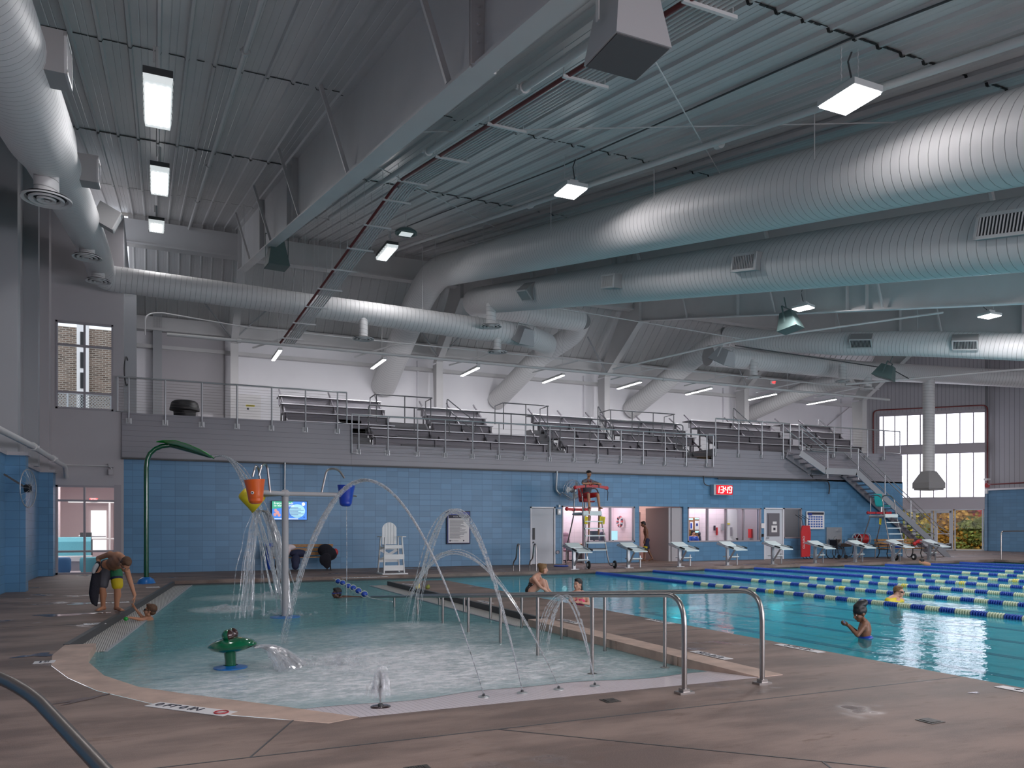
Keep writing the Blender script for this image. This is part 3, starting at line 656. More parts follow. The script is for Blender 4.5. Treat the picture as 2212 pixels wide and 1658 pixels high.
# ---------------------------------------------------------------- steel roof frames
def frame(X,label,yc=35.4,s=1.,near=1.5,brace=True,base=3.6):
    t=thing('roof_frame',label,'roof frame',(X,yc,base),group='steel roof frames')
    zi=lambda y:(4.55+.2115*y if y<25.2 else 9.88+.205*(y-25.2))
    inner=[(near,zi(near)),(7.5,zi(7.5)),(25.2,zi(25.2)),(32.2*s,11.33 if s==1 else 1.47+9.86*s)]
    web=MB(); top=[(y,roofz(y)-.03) for y in (near,25.2,32.2*s)]
    k=(yc,9.2 if s==1 else 1.47+7.73*s)
    kneeo=(yc+.9*s,k[1]+.1)
    ridge=[(33.2*s,min(roofz(33.2*s)-.05,13.2))]
    poly=inner+[k]+[kneeo]+ridge+top[::-1]
    web.prism(poly,X-.012,X+.012,'yz'); web.build('web','steel_paint',t)
    fl=MB(); pts=inner+[k]
    for a,b in zip(pts,pts[1:]): fl.bar((X,a[0],a[1]),(X,b[0],b[1]),.30 if a!=inner[0] else .24,.035,up=(0,0,1))
    fl.build('bottom_flange','steel_paint',t)
    fl=MB()
    for a,b in zip(top,top[1:]): fl.bar((X,a[0],a[1]),(X,b[0],b[1]),.28,.03,up=(0,0,1))
    fl.build('top_flange','steel_paint',t)
    c=MB(); c.prism([(yc,base),(yc+.55*s,base),(yc+.95*s,k[1]),(yc,k[1])],X-.01,X+.01,'yz'); c.bar((X,yc,base),(X,yc,k[1]),.32,.04,up=(0,1,0)); c.build('column','steel_paint',t)
    st=MB()
    for y in (7.5,7.44,18.9,19.7,25.2,32.2*s):
        st.bar((X-.15,y,zi(y) if y<32 else inner[-1][1]),(X-.15,y,roofz(y)-.05 if s==1 else inner[-1][1]+1.4),.012,.012)
        for sx in (-1,1): st.bx(min(X,X+sx*.15),max(X,X+sx*.15),y-.012,y+.012,(zi(y) if y<32 else inner[-1][1]),roofz(y)-.05 if s==1 else inner[-1][1]+1.4)
    st.build('stiffener','steel_paint',t)
    if brace:
        for y in (3.4,8.26,13.3,18.25,23.1,28.5):
            for sx in (-1,1):
                b=MB(); b.bar((X+sx*.1,y,zi(y)+.06 if y<32 else 11.3),(X+sx*.55,y,roofz(y)-.06),.065,.05,up=(0,1,0)); b.build('brace','steel_paint',t)
        for y0,y1 in ((33.6,35.3),(34.6,35.2)):
            b=MB(); b.bar((X-.05,y1,9.3),(X-1.5 if y0<34 else X+1.5,y0+1.2,11.0),.06,.05); b.build('brace','column_grey',t)
    return t
names=['nearest steel roof frame, running down the middle of the view over the leisure pool','second steel roof frame from the left, mostly behind the big round duct','middle steel roof frame whose leg meets the balcony between two sloped ducts','fourth steel roof frame from the left, behind the far pool ducts']
for k in range(4): frame(3.05+9.14*k,names[k])
frame(34.9,'farthest steel roof frame with its leg in front of the translucent window wall',yc=31.2,s=.88,brace=False,base=0.)
# bolts on the splice of the nearest frame
mb=MB()
for i in range(9):
    for sx in (-.08,.08): mb.cyl((3.05+sx,7.40,6.35+.09*i),(3.05+sx,7.53,6.35+.09*i),.018,n=6)
b_=mb.build('splice_bolt','steel_paint'); tag(b_,'rows of bolt heads on the splice plate of the nearest roof frame','bolts',kind='stuff')
# tie rods crossing between frames
for k,(p,q,l) in enumerate((((3.1,6,6.9),(12.2,14.5,8.9),'thin tie rod crossing the ceiling between the two nearest frames, rising to the right'),((12.2,6.5,7.1),(3.1,15.5,9.1),'thin tie rod crossing the ceiling between the two nearest frames, rising to the left'),((3.1,16,9.2),(12.2,25,11.2),'thin tie rod in front of the round duct, above the small flood light'),((12.2,6.8,7.15),(21.3,7.2,7.2),'thin straight rod across the upper right of the ceiling'))):
    mb=MB(); mb.cyl(p,q,.012,n=6); tag(mb.build('tie_rod','steel_paint'),l,'rod')
# wind bracing on the white wall behind the bleachers
mb=MB(); mb.cyl((30.9,36.4,8.6),(35.2,36.4,5.2),.03,n=6); tag(mb.build('wall_brace','wall_grey'),'diagonal brace rod on the white wall, falling to the right','rod')
mb=MB(); mb.cyl((39.6,36.4,9.0),(34.0,36.4,5.2),.03,n=6); tag(mb.build('wall_brace','wall_grey'),'diagonal brace rod on the white wall, rising to the right','rod')
# ================================================================ ROOMS BEHIND THE BACK WALL
# lobby
mb=MB(); mb.bx(-7,-.95,27.6,36,-.02,.004); struct(mb.build('floor_lobby','lobby_floor'))
mb=MB(); mb.bx(-7,-.9,35.9,36.1,0,3.4); mb.bx(-7.1,-7,27.7,36,0,3.4); mb.bx(-1.0,-.92,27.7,36,0,3.4); mb.bx(-7,-.9,27.7,36,3.3,3.4); mb.bx(-3.4,-3.0,31.0,31.4,0,3.3); struct(mb.build('wall_lobby','lobby_wall'))
mb=MB(); mb.bx(-4.6,-3.4,33.0,33.4,0,3.3); struct(mb.build('wall_lobby_blue','lobby_blue'))
light('lobby_light','AREA',(-2.6,30.6,3.25),75,(3,5),color=(1,.93,.93))
# office rooms
mb=MB(); mb.bx(14.3,17.95,29.2,29.3,0,3.2); mb.bx(14.25,14.35,27.7,29.3,0,3.2); mb.bx(17.92,18.02,27.7,32,0,3.2); mb.bx(14.3,26.95,27.68,32,2.95,3.05); mb.bx(20.32,20.42,27.7,34,0,3.2); mb.bx(20.4,24.5,29.1,29.2,0,3.2); mb.bx(18,20.4,33.9,34,0,3.2); mb.bx(18,18.05,30.5,34,0,3.2)
struct(mb.build('wall_office','pink_block'))
mb=MB(); mb.bx(24.45,24.6,27.7,30.7,0,3.2); mb.bx(24.6,27,29.6,29.7,0,3.2); mb.bx(26.9,27,27.7,30.7,0,3.2); mb.bx(12.9,14.25,28.6,28.7,0,3.2); struct(mb.build('wall_storage','frame_grey'))
light('office_light','AREA',(16.2,28.4,2.9),34,(2.4,1),color=(1,.88,.93)); light('office_light','AREA',(22.3,28.4,2.9),34,(3,1),color=(1,.9,.96)); light('hall_light','AREA',(19.2,30.6,2.9),14,(1,1.5),color=(1,.75,.62)); light('storage_light','AREA',(25.8,28.7,2.9),7,(1,1))
# window and door frames in the back wall
def yframe(name,x0,x1,z0,z1,mull=(),trans=(),w=.055,glass=True,m='frame_grey',y=YW,sill=True):
    mb=MB()
    if glass: mb.bx(x0,x1,y+.09,y+.096,z0,z1)
    else: mb.bx(x0,x0+.01,y+.05,y+.1,z0,z1)
    g=struct(mb.build(name,'glass' if glass else m))
    mb=MB(); 
    for a,b,c,d in [(x0,x0+w,z0,z1),(x1-w,x1,z0,z1),(x0,x1,z1-w,z1)]+([(x0,x1,z0,z0+w)] if sill else []): mb.bx(a,b,y-.02,y+.12,c,d)
    for q in mull: mb.bx(q-w/2,q+w/2,y-.015,y+.12,z0,z1)
    for q in trans: mb.bx(x0,x1,y-.012,y+.12,q-w/2,q+w/2)
    mb.build('frame',m,g); return g
yframe('window_1',-2.75,-1.03,0,2.72,(-1.98,),(2.25,.70),.06)
mb=MB(); mb.bx(-1.17,-.97,YW-.03,YW+.1,0,2.75); struct(mb.build('trim_10','frame_grey'))
yframe('window_2',-2.75,-1.19,5.03,7.70,(-1.98,),(6.98,5.55),.055)
yframe('window_5',15.53,17.86,.83,2.27,(16.72,)); yframe('window_6',20.5,24.46,.80,2.27,(21.55,22.55,23.5)); yframe('window_7',25.75,26.82,.92,2.29)
yframe('door_3',14.5,15.53,0,2.27,sill=False)
def solid_door(name,x0,x1,z1,vis=None):
    g=yframe(name,x0,x1,0,z1,glass=False,m='wall_white',sill=False)
    mb=MB(); mb.bx(x0+.07,x1-.07,YW+.02,YW+.06,.01,z1-.07); leaf=mb.build('leaf','door_white',g)
    return g,leaf
g,l=solid_door('door_4',13.13,14.21,2.22); mb=MB(); mb.bx(13.24,13.33,YW-.005,YW+.03,.95,1.4); mb.build('push_plate','dark_grey',g); mb=MB(); mb.cyl((13.27,YW-.02,.85),(13.27,YW+.03,.85),.03); mb.build('lock','dark_grey',g)
g,l=solid_door('door_5',24.62,25.75,2.29); 
mb=MB(); mb.bx(24.8,25.52,YW-.0,YW+.03,1.02,2.05); mb.bx(24.86,25.46,YW-.02,YW+.035,1.08,1.99); mb.build('vision_panel','dark_red' if False else 'alu_dark',g)
mb=MB(); mb.bx(25.03,25.35,YW-.03,YW-.022,1.2,1.5); mb.bx(25.1,25.32,YW-.03,YW-.022,1.56,1.68); mb.build('notice','paper',g); mb=MB(); mb.bx(25.13,25.25,YW-.036,YW-.03,1.29,1.4); mb.build('notice_symbol','ink',g)
mb=MB(); mb.cyl((24.72,YW-.05,.95),(24.86,YW-.05,.95),.015); mb.build('door_handle','dark_grey',g)
# folding door leaf in the hall opening
mb=MB(); mb.bx(19.75,20.28,YW+.1,YW+.9,0,2.25); mb.bx(19.6,19.7,YW+.1,YW+1.8,0,2.25); struct(mb.build('door_6','wall_grey'))
mb=MB(); mb.bx(19.2,19.68,29.8,29.86,0,2.1); g=struct(mb.build('door_7','lobby_wall')); mb=MB(); mb.bx(19.2,19.6,29.76,29.8,1.0,1.06); mb.build('push_bar','steel',g)
# ================================================================ DUCTS
def duct(label,pts,r,group='round ventilation ducts',rad=.9,n=28):
    t=thing('round_duct',label,'duct',tuple(pts[0]),group=group)
    P=rounded(pts,rad,6); 
    # resample so the radius can vary
    if isinstance(r,list):
        tot=[0]
        for a,b in zip(P,P[1:]): tot.append(tot[-1]+(b-a).length)
        rs=[]
        for d in tot:
            f=d/tot[-1]
            for (f0,r0),(f1,r1) in zip(r,r[1:]):
                if f0<=f<=f1+1e-9: rs.append(r0+(r1-r0)*(f-f0)/max(f1-f0,1e-9)); break
            else: rs.append(r[-1][1])
    else: rs=[r]*len(P)
    mb=MB(); mb.tube(P,rs,n); mb.build('duct_body','duct',t,smooth=True,sharp=50); return t
def collars(t,items):
    mb=MB()
    for p,d,r in items:
        d=V(d).normalized(); mb.tube([V(p)-d*.03,V(p)+d*.03],r*1.012,28)
    mb.build('joint_collar','duct',t,smooth=True)
def diffuser(t,p,r=.30,drop=.45,neck=.16):
    p=V(p); mb=MB(); mb.tube([p,p-V((0,0,drop))],neck,18,cap=False); mb.build('diffuser_neck','duct',t,smooth=True)
    c=p-V((0,0,drop+.06)); mb=MB()
    mb.lathe([(neck,.07),(r,.0),(r*.98,-.02),(r*.84,-.005),(r*.80,.03)],c,28)
    mb.lathe([(r*.70,.0),(r*.68,-.03),(r*.54,-.015),(r*.50,.02)],c,28); mb.lathe([(r*.38,.0),(r*.36,-.035),(r*.22,-.02),(r*.18,.02)],c,24); mb.lathe([(.12*r,-.03),(0.001,-.04)],c,16)
    mb.build('diffuser','white_paint',t,smooth=True)
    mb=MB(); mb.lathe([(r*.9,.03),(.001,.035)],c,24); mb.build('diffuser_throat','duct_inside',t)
def grille(t,c,d,u,wd,ht,dep,tilt=False):
    '''supply register standing off the duct: centre of its face c, facing d, u = along the duct'''
    c=V(c);d=V(d).normalized();u=V(u).normalized();v=u.cross(d).normalized()
    M=Matrix((u,v,d)).transposed()
    mb=MB(); mb.box(c-d*dep/2,(wd,ht,dep),M=M); mb.build('register_box','duct',t)
    mb=MB(); f=.045
    for s in(-1,1):
        mb.box(c+u*s*(wd/2-f/2)+d*.01,(f,ht,.03),M=M); mb.box(c+v*s*(ht/2-f/2)+d*.01,(wd,f,.03),M=M)
    n=max(5,int(wd/.055))
    R=Matrix.Rotation(.6,3,'Y')
    for i in range(n):
        q=-wd/2+f+(wd-2*f)*(i+.5)/n; mb.box(c+u*q+d*.0,(.006,ht-2*f,.045),M=M@R)
    mb.build('register_grille','white_paint',t)
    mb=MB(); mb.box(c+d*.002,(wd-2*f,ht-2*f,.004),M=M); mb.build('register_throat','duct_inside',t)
# A: left wall duct
A=[(-1.5,3.5,5.45),(-1.5,13.2,7.04),(-1.5,19.0,8.08),(-1.5,25.0,9.05),(-1.5,26.3,9.15)]
tA=duct('big round duct running away along the left wall, with boxy registers and drop diffusers',A,[(0,.46),(.42,.46),(.46,.40),(1,.385)])
def onA(px,y0=None):
    pass
for (p,rr,dd) in ((atY(100,400,15.6),.36,.42),):
    pass
def alongA(y):
    for a,b in zip(A,A[1:]):
        if a[1]<=y<=b[1]: f=(y-a[1])/(b[1]-a[1]); return V(a)*(1-f)+V(b)*f
    return V(A[-1])
for y,r,dr in ((13.8,.35,.68),(21.6,.33,.50),(25.7,.34,.52)): diffuser(tA,alongA(y),r,dr,.17)
for y,wd in ((9.9,.62),(15.0,.58),(19.6,.55)):
    p=alongA(y); grille(tA,p+V((.62 if y<18 else .72,0,.04 if y<18 else .0)),(1,0,.0 if y<18 else -.5),(0,1,.17),wd,.42,.45)
# B: crosses in front of the balcony
tB=duct('round duct crossing the hall in front of the balcony from the left wall',[(-1.5,26.0,9.12),(-1.45,26.8,8.95),(4.6,26.8,8.82),(12.6,26.8,8.60),(14.2,28.2,8.75),(15.4,30.8,9.1)],[(0,.385),(.36,.37),(.42,.42),(1,.42)],rad=.5)
for x in (6.45,11.4): diffuser(tB,(x,26.65,8.6),.37,.70,.15)
# C: biggest duct along the ceiling
tC=duct('biggest round duct, sweeping from the upper right back to the balcony wall',[(9.8,2.0,5.34),(9.8,28.8,11.18),(9.8,31.0,10.75),(9.8,36.6,8.05)],.575,rad=1.3)
tD=duct('second big round duct below the biggest one, with registers, bending back to the middle riser',[(11.1,2.0,4.45),(11.1,28.3,10.08),(11.9,29.6,10.3),(16.9,30.3,10.45)],[(0,.52),(.40,.52),(.43,.46),(.60,.46),(.63,.50),(1,.48)],rad=.9)
for px,py in ((1054,672),):
    p=atX(1054,670,11.3); diffuser(tD,(10.8,25.8,9.3),.38,.72,.18)
for (px,py,wd) in ((2170,483,.85),(1607,566,.72),(1313,607,.62)):
    p=atX(px,py,10.50 if px!=1313 else 10.40); grille(tD,p,(-1,0,-.05),(0,1,.215),wd,.34 if px<2000 else .34,.32)
p=atX(1133,634,10.5); grille(tD,p+V((0,0,-.05)),(-1,0,-.9),(0,1,.215),.75,.40,.4)
tG=duct('sloped duct riser dropping from the middle elbow to the white balcony wall',[(16.9,30.3,10.45),(17.15,31.3,10.1),(16.2,33.0,9.3),(15.6,36.6,7.75)],.47,rad=.7)
tH=duct('sloped duct riser to the right of the middle column',[(25.0,30.4,10.55),(24.6,31.8,10.1),(23.5,36.6,7.75)],.50,rad=.8)
tE=duct('round green-tinted duct over the far pool with two boxy registers',[(24.9,30.3,10.55),(25.5,28.4,10.0),(26.2,25.4,9.28),(27.6,21.9,8.68),(30.2,16.0,7.45)],[(0,.46),(.3,.46),(.4,.50),(1,.50)],rad=.7)
for px,py in ((1868,745),(2120,745)):
    y=23.9 if px<2000 else 20.4; x=26.75 if px<2000 else 28.2; z=9.0 if px<2000 else 8.35
    grille(tE,V((x-.55,y-.30,z-.10)),(-.75,-.45,-.75),(.37,-.93,-.15),.9,.42,.45)
tF=duct('pale round duct along the far end of the hall under the green-tinted one',[(23.0,29.3,9.25),(32.0,29.0,9.25),(40.6,29.2,9.65),(42.8,27.2,9.3),(44.6,22.5,8.9)],.46,rad=.6)
for p in (atY(1628,790,28.8),atY(1820,765,27.9),atY(1875,812,28.8)): diffuser(tF,(p.x,p.y,9.15),.36,.75,.18)
diffuser(tF,(43.4,25.9,9.15),.36,.8,.18)
tI=duct('small sloped duct riser behind the far columns, right of the farthest balcony lights',[(33.2,30.2,9.3),(32.3,33,8.9),(31.6,36.6,7.95)],.42,rad=.6)
t=thing('exhaust_duct','white vertical round duct with a flared hood hanging in front of the translucent window','duct',(37.1,29.1,3.2))
hx,hy=37.15,29.05
mb=MB(); mb.tube([(hx,hy,9.3),(hx,hy,4.35)],.29,20); mb.build('duct_body','duct',t,smooth=True)
mb=MB(); 
for (w0,z0),(w1,z1) in (((.29,4.36),(.62,3.75)),((.62,3.75),(.62,3.45)),((.56,3.45),(.56,3.36))):
    c=[(-1,-1),(1,-1),(1,1),(-1,1)]
    mb.add([(hx+a*w0*(.9 if 0 else 1),hy+b*w0*.8,z0) for a,b in c]+[(hx+a*w1,hy+b*w1*.8,z1) for a,b in c],[(i,(i+1)%4,4+(i+1)%4,4+i) for i in range(4)])
mb.build('hood','duct',t)
# duct hangers: rod with clamp
mb=MB(); mb.cyl((0,0,0),(0,0,1),.008,n=5); HR=mb.build('duct_hanger','steel_paint'); tag(HR,'x','hanger')
hang=[]
def hanger(p,top,label,group='rods that hang the ducts and pipes'):
    o=HR.copy(); COL.objects.link(o); o.location=p; o.scale=(1,1,top-p[2]); o['label']=label; o['category']='hanger'; o['group']=group
    mb=MB(); return o
for i,y in enumerate((9.2,13.5,18.1,22.7,27.3)):
    z=5.34+.2179*(y-2)+.2; hanger((9.24,y,z),roofz(y),'%s hanger rod from the right on the near side of the biggest duct'%ORD[i])
for i,x in enumerate((2.6,8.6,13.5)):
    hanger((x,26.8,9.1),roofz(26.8),'%s hanger rod from the left on the duct crossing before the balcony'%ORD[i])
for i,x in enumerate((28,33,37,39.5)):
    hanger((x,29.0,9.6),roofz(29),'%s hanger rod from the left over the pale far duct'%ORD[i])
for i,(x,y) in enumerate(((26.3,25.0),(27.5,22.0))):
    hanger((x,y,8.9),roofz(y),'%s hanger rod from the left over the green-tinted duct'%ORD[i])
HR['label']='single hanger rod at the start of the duct along the left wall'; HR.location=(-1.7,10,7.1); HR.scale=(1,1,1.0)
# ================================================================ PIPES AND CONDUITS ON THE CEILING
def pipe(name,label,pts,r,m='steel_paint',rad=.15,couplings=(),cat='pipe',group=None):
    mb=MB(); mb.tube(rounded(pts,rad,4) if len(pts)>2 else pts,r,10); 
    o=mb.build(name,m,None,smooth=True); tag(o,label,cat,group)
    if couplings:
        for p in couplings:
            c=MB(); p=V(p); d=(V(pts[-1])-V(pts[0])).normalized(); c.tube([p-d*r*1.2,p+d*r*1.2],r*1.45,10)
            c.bar(p-V((r*1.9,0,0)),p+V((r*1.9,0,0)),r*.8,r*.8)
            c.build('pipe_coupling',m,o)
    return o
def rp(x,y,d): return (x,y,roofz(y)-d)
pipe('sprinkler_pipe','slim white pipe running up the ceiling of the left bay beside the lamps',[rp(1.17,2,.28),rp(1.17,33.0,.28)],.04,couplings=[rp(1.17,11.9,.28),rp(1.17,20.4,.28),rp(1.17,26,.28)])
pipe('sprinkler_pipe','white pipe just right of the nearest roof frame, beside the red conduit',[rp(4.95,2,.32),rp(4.95,24.8,.32)],.06,couplings=[rp(4.95,10.6,.32),rp(4.95,15.1,.32)])
pipe('sprinkler_pipe','white pipe along the ceiling on the near side of the biggest duct',[rp(8.70,2,.35),rp(8.45,31.5,.35)],.055,couplings=[rp(8.7,10.8,.35),rp(8.6,18,.35)])
mb=MB(); mb.bar(rp(9.35,2,.12),rp(9.35,31,.12),.16,.10); mb.bar(rp(9.8,2,.12),rp(9.8,31,.12),.06,.08); tag(mb.build('ceiling_channel','steel_paint'),'flat white steel channel along the ceiling above the biggest duct','channel')
pipe('ceiling_conduit','thin dark conduit running up the ceiling to the high bay lamps',[rp(8.05,2,.05),rp(7.75,7.1,.05),rp(7.95,15,.05),rp(7.7,27,.05)],.014,'dark_grey',cat='conduit')
RK=[(5.2,2,roofz(2)-.36),(5.2,18.0,roofz(18)-.36),(3.80,27.1,7.55)]
def rk(off,lat,dz=0):
    return [(x+lat,y,z+dz) for x,y,z in RK]
mb=MB(); mb.tube(rounded(rk(0,-.02),.5,4),.035,10); tag(mb.build('red_conduit','red_pipe',smooth=True),'dark red conduit at the edge of the bundle of grey conduits','conduit')
for i in range(6):
    mb=MB(); mb.tube(rounded(rk(0,.10+.065*i),.5,4),.021,8); o=mb.build('grey_conduit','steel_paint',smooth=True); tag(o,'grey conduit, %s from the red one in the ceiling bundle'%ORD[i],'conduit','bundle of conduits')
mb=MB()
STR=[]
for k in range(6): STR.append((5.2,4.2+2.7*k,0))
for k in range(8):
    f=(k+.6)/8; STR.append((5.2+(3.8-5.2)*f,18.0+(27.1-18.0)*f,1))
for k,(x,y,b) in enumerate(STR):
    z=(roofz(y)-.36-.04) if not b else 9.53+(7.55-9.53)*((k-6+.6)/8)-.04
    sb=MB(); L_=roofz(y)-z; sb.bar((x-.12,y,z),(x+.60,y,z),.04,.04); sb.cyl((x-.1,y,z),(x-.1,y,z+L_),.006,n=5); sb.cyl((x+.55,y,z),(x+.55,y,z+L_),.006,n=5); o=sb.build('conduit_hanger','steel_paint')
    tag(o,'%s strut hanger from the camera along the conduit bundle'%ORD[k],'hanger','strut hangers under the conduit bundle')
# pipes in front of the balcony lights
pipe('long_pipe','long horizontal white pipe in front of the balcony carrying the row of strip lights',[(.35,28.5,7.80),(33.6,28.5,7.82)],.055,couplings=[(2.6,28.5,7.8),(11.4,28.5,7.8),(20,28.5,7.8),(30.5,28.5,7.8)])
pipe('thin_pipe','thin conduit above the long horizontal pipe in front of the balcony',[(-.3,28.0,7.6),(-.3,28.0,8.25),(.1,28.2,8.42),(3,28.6,8.3),(11,28.6,8.28),(33,28.6,8.3)],.025,rad=.25,cat='conduit')
pipe('thin_pipe','white truss pipe rising to the right from the middle column above the strip lights',[(17.5,28.6,8.05),(21.2,25.5,8.9),(27,20.5,9.5)],.04)
pipe('thin_pipe','thin straight conduit crossing the middle of the hall below the round ducts',[(11.9,27.5,10.0),(12.6,27.2,9.95),(23.0,26.5,9.35)],.02,cat='conduit')
pipe('thin_pipe','dark thin conduit crossing the far ducts down to the hanging speaker',[(22.2,26.5,9.05),(29.6,25.0,8.4),(30.2,24.6,7.95)],.022,'dark_grey',cat='conduit')
pipe('long_pipe','white pipe rising to the right in front of the pale duct at the far corner',[(29.0,27.0,8.0),(36.5,24.5,8.8),(40.5,21.0,8.9)],.05)
for k,(x) in enumerate((4.1,7.8,11.6,15.3,19.1,23.0,27.2,30.9)):
    o=hanger((x-.2,28.55,7.8),9.7,'%s short rod from the left holding the long horizontal pipe'%ORD[k])
    mb=MB(); mb.bar((x-.9,29.9,7.9),(x+.5,28.5,8.25),.05,.05); tag(mb.build('pipe_bracket','steel_paint'),'angled bracket arm, %s from the left along the long pipe'%ORD[k],'bracket','bracket arms behind the long pipe')
# left wall pipes
pipe('wall_pipe','white pipe sloping along the left blue wall down to the corner by the lobby window',[(-2.85,12,3.27),(-2.5,20.2,3.25),(-2.45,26.9,3.25),(-2.45,27.3,2.95)],.065,couplings=[(-2.5,20.6,3.25),(-2.47,24,3.25)])
pipe('wall_pipe','pair of thin wall conduits above the lobby window',[(-2.6,27.35,3.32),(-1.25,27.35,3.32),(-1.22,27.35,3.1)],.02,cat='conduit')
mb=MB(); mb.bx(-1.32,-1.18,27.30,27.45,3.05,3.22); mb.bx(-1.32,-1.18,27.30,27.45,3.28,3.40); tag(mb.build('junction_box','wall_grey'),'grey junction boxes on the wall above the lobby window','box')
pipe('wall_pipe','conduit dropping down the blue wall behind the spray post to the screen',[(3.95,27.3,3.6),(3.95,27.38,2.35)],.035,'galv',cat='conduit')
pipe('wall_pipe','conduit dropping down the blue wall to the round fan',[(14.2,27.3,3.6),(14.2,27.38,2.85),(14.35,27.3,2.7)],.04,'galv',cat='conduit')
pipe('wall_pipe','dark cable dropping down the blue wall to the red clock',[(21.2,27.3,3.6),(21.25,27.35,3.25),(21.5,27.3,3.18)],.02,'dark_grey',cat='cable')
pipe('wall_pipe','long dark rail pipe under the grey fascia, right of the red clock',[(21.9,27.25,3.50),(28.2,27.25,3.55),(28.35,27.3,3.3),(28.35,27.35,2.95)],.03,'dark_grey')
pipe('red_wall_pipe','dark red pipe looping over the translucent window and down its right side',[tuple(C0+cd*(chx(1886))-cn*.15+V((0,0,5))),tuple(C0+cd*chx(1886)-cn*.15+V((0,0,zt+.35))),tuple(C0+cd*chx(2132)-cn*.15+V((0,0,zt+.35))),tuple(C0+cd*chx(2132)-cn*.15+V((0,0,4.0))),(45.2,31.3,3.95),(45.2,20,3.95)],.04,'red_pipe',rad=.3)
# ================================================================ LAMPS
def hibay(label,p,rz,power,L=.48,Wd=.60):
    t=thing('high_bay_lamp',label,'ceiling lamp',(0,0,0),'high bay lamps over the lap pool',absolute=False)
    mb=MB(); mb.box((0,0,.05),(L,Wd,.08)); mb.box((0,0,.14),(L*.42,Wd*.5,.12)); mb.build('housing','white_paint',t)
    mb=MB(); mb.box((0,0,-.004),(L*.95,Wd*.92,.02)); mb.build('lens','led',t)
    for s in(-1,1):
        c=MB()
        for k in range(12): 
            c.bar((s*L*.3+(.008 if k%2 else -.008),0,.2+.045*k),(s*L*.3,0,.245+.045*k),.012,.006)
        c.build('chain','steel_paint',t)
    c=MB(); c.tube([(L*.1,0,.2),(L*.3,.1,.35),(L*.28,.15,.6),(L*.35,.1,.75)],.012,6); c.build('cord','dark_grey',t)
    light('lamp_light','AREA',(0,0,-.03),power,(L,Wd),parent=t,color=(1,.95,.97))
    t.location=p; t.rotation_euler=(0,0,rz); return t
LP=[]
hibay('large glowing high bay lamp hanging at the upper right, closest to the camera',(8.0,7.38,6.85),0,17)
hibay('glowing high bay lamp hanging over the pools in the middle of the ceiling',(7.78,14.35,8.33),0,30)
hibay('small bright high bay lamp far off, beside the green-tinted speaker',atX(1735,666,20.),.3,60)
hibay('faint high bay lamp at the far right under the roof frame flange',atX(1985,660,22.3),.3,60)
# extra lamps, put in behind and beside the camera to brighten the hall
for k,(x,y,p) in enumerate(((7.9,.5,60),(17,3,150),(17,14,150),(26,8,150),(26,18,150),(36,10,120),(36,20,120),(0,4,60))):
    hibay('high bay lamp of the row outside the picture to the right, %s of them'%ORD[k],(x,y,roofz(y)-1.25),PI/2,p)
def wraplamp(label,p,rz,tilt,power,L=1.22,Wd=.42):
    t=thing('enclosed_lamp',label,'ceiling lamp',(0,0,0),'enclosed gasketed ceiling lamps',absolute=False)
    mb=MB(); mb.box((0,0,.05),(Wd,L,.09)); mb.build('housing','dark_grey',t)
    mb=MB(); pr=[(-Wd/2,0.0),(-Wd/2*.9,-.09),(Wd/2*.9,-.09),(Wd/2,0.0)]; mb.prism([(a,b) for a,b in pr],-L/2,L/2,'xz'); mb.build('lens','lens',t)
    for k in range(4):
        mb=MB(); x=-.12+.08*k; mb.cyl((x,-L/2+.1,-.094),(x,L/2-.1,-.094),.012,n=6); mb.build('lamp_tube','led',t)
    c=MB()
    for k in range(6):
        for s in (-1,1): c.box((s*Wd/2,-L/2+.1+k*.2,-.01),(.02,.04,.05))
    c.build('latch','white_paint',t)
    c=MB(); c.cyl((0,-L*.3,.1),(0,-L*.3,.5),.03,n=8); c.bar((-.05,-L*.3,.3),(-.05,-L*.3+.02,.52),.02,.02); c.build('stem','white_paint',t)
    light('lamp_light','AREA',(0,0,-.12),power,(Wd,L),parent=t,color=(1,.98,1))
    t.location=p; t.rotation_euler=(tilt,0,rz); return t
wraplamp('nearest enclosed ceiling lamp with visible tubes in the left bay',(.03,11.86,7.29),0,0,20,L=1.3,Wd=.36)
wraplamp('middle one of the enclosed ceiling lamps in the left bay',(.08,18.06,8.69),0,0,26,L=1.3,Wd=.36)
wraplamp('overexposed enclosed lamp farthest back in the left bay, by the ridge girder',(.03,27.2,10.9),0,0,16,L=.9,Wd=.45)
wraplamp('tilted enclosed lamp below the small flood light, left end of the biggest duct',(6.9,25.3,10.45),0,0,26,L=1.4,Wd=.38)
t=thing('flood_light','small grey flood light with a grid lens hanging above the tilted lamp','ceiling lamp',(6.74,22.7,9.9))
mb=MB(); c=atY(877,502,22.7); mb.lathe([(.05,.12),(.2,.10),(.32,.02),(.33,-.04),(.27,-.05)],c,16); mb.build('housing','speaker_green',t,smooth=True)
mb=MB(); mb.box(c+V((0,0,-.055)),(.36,.30,.02)); mb.build('lens','lens',t); mb=MB(); mb.cyl(c+V((0,0,.1)),c+V((0,0,.55)),.02); mb.build('stem','steel_paint',t)
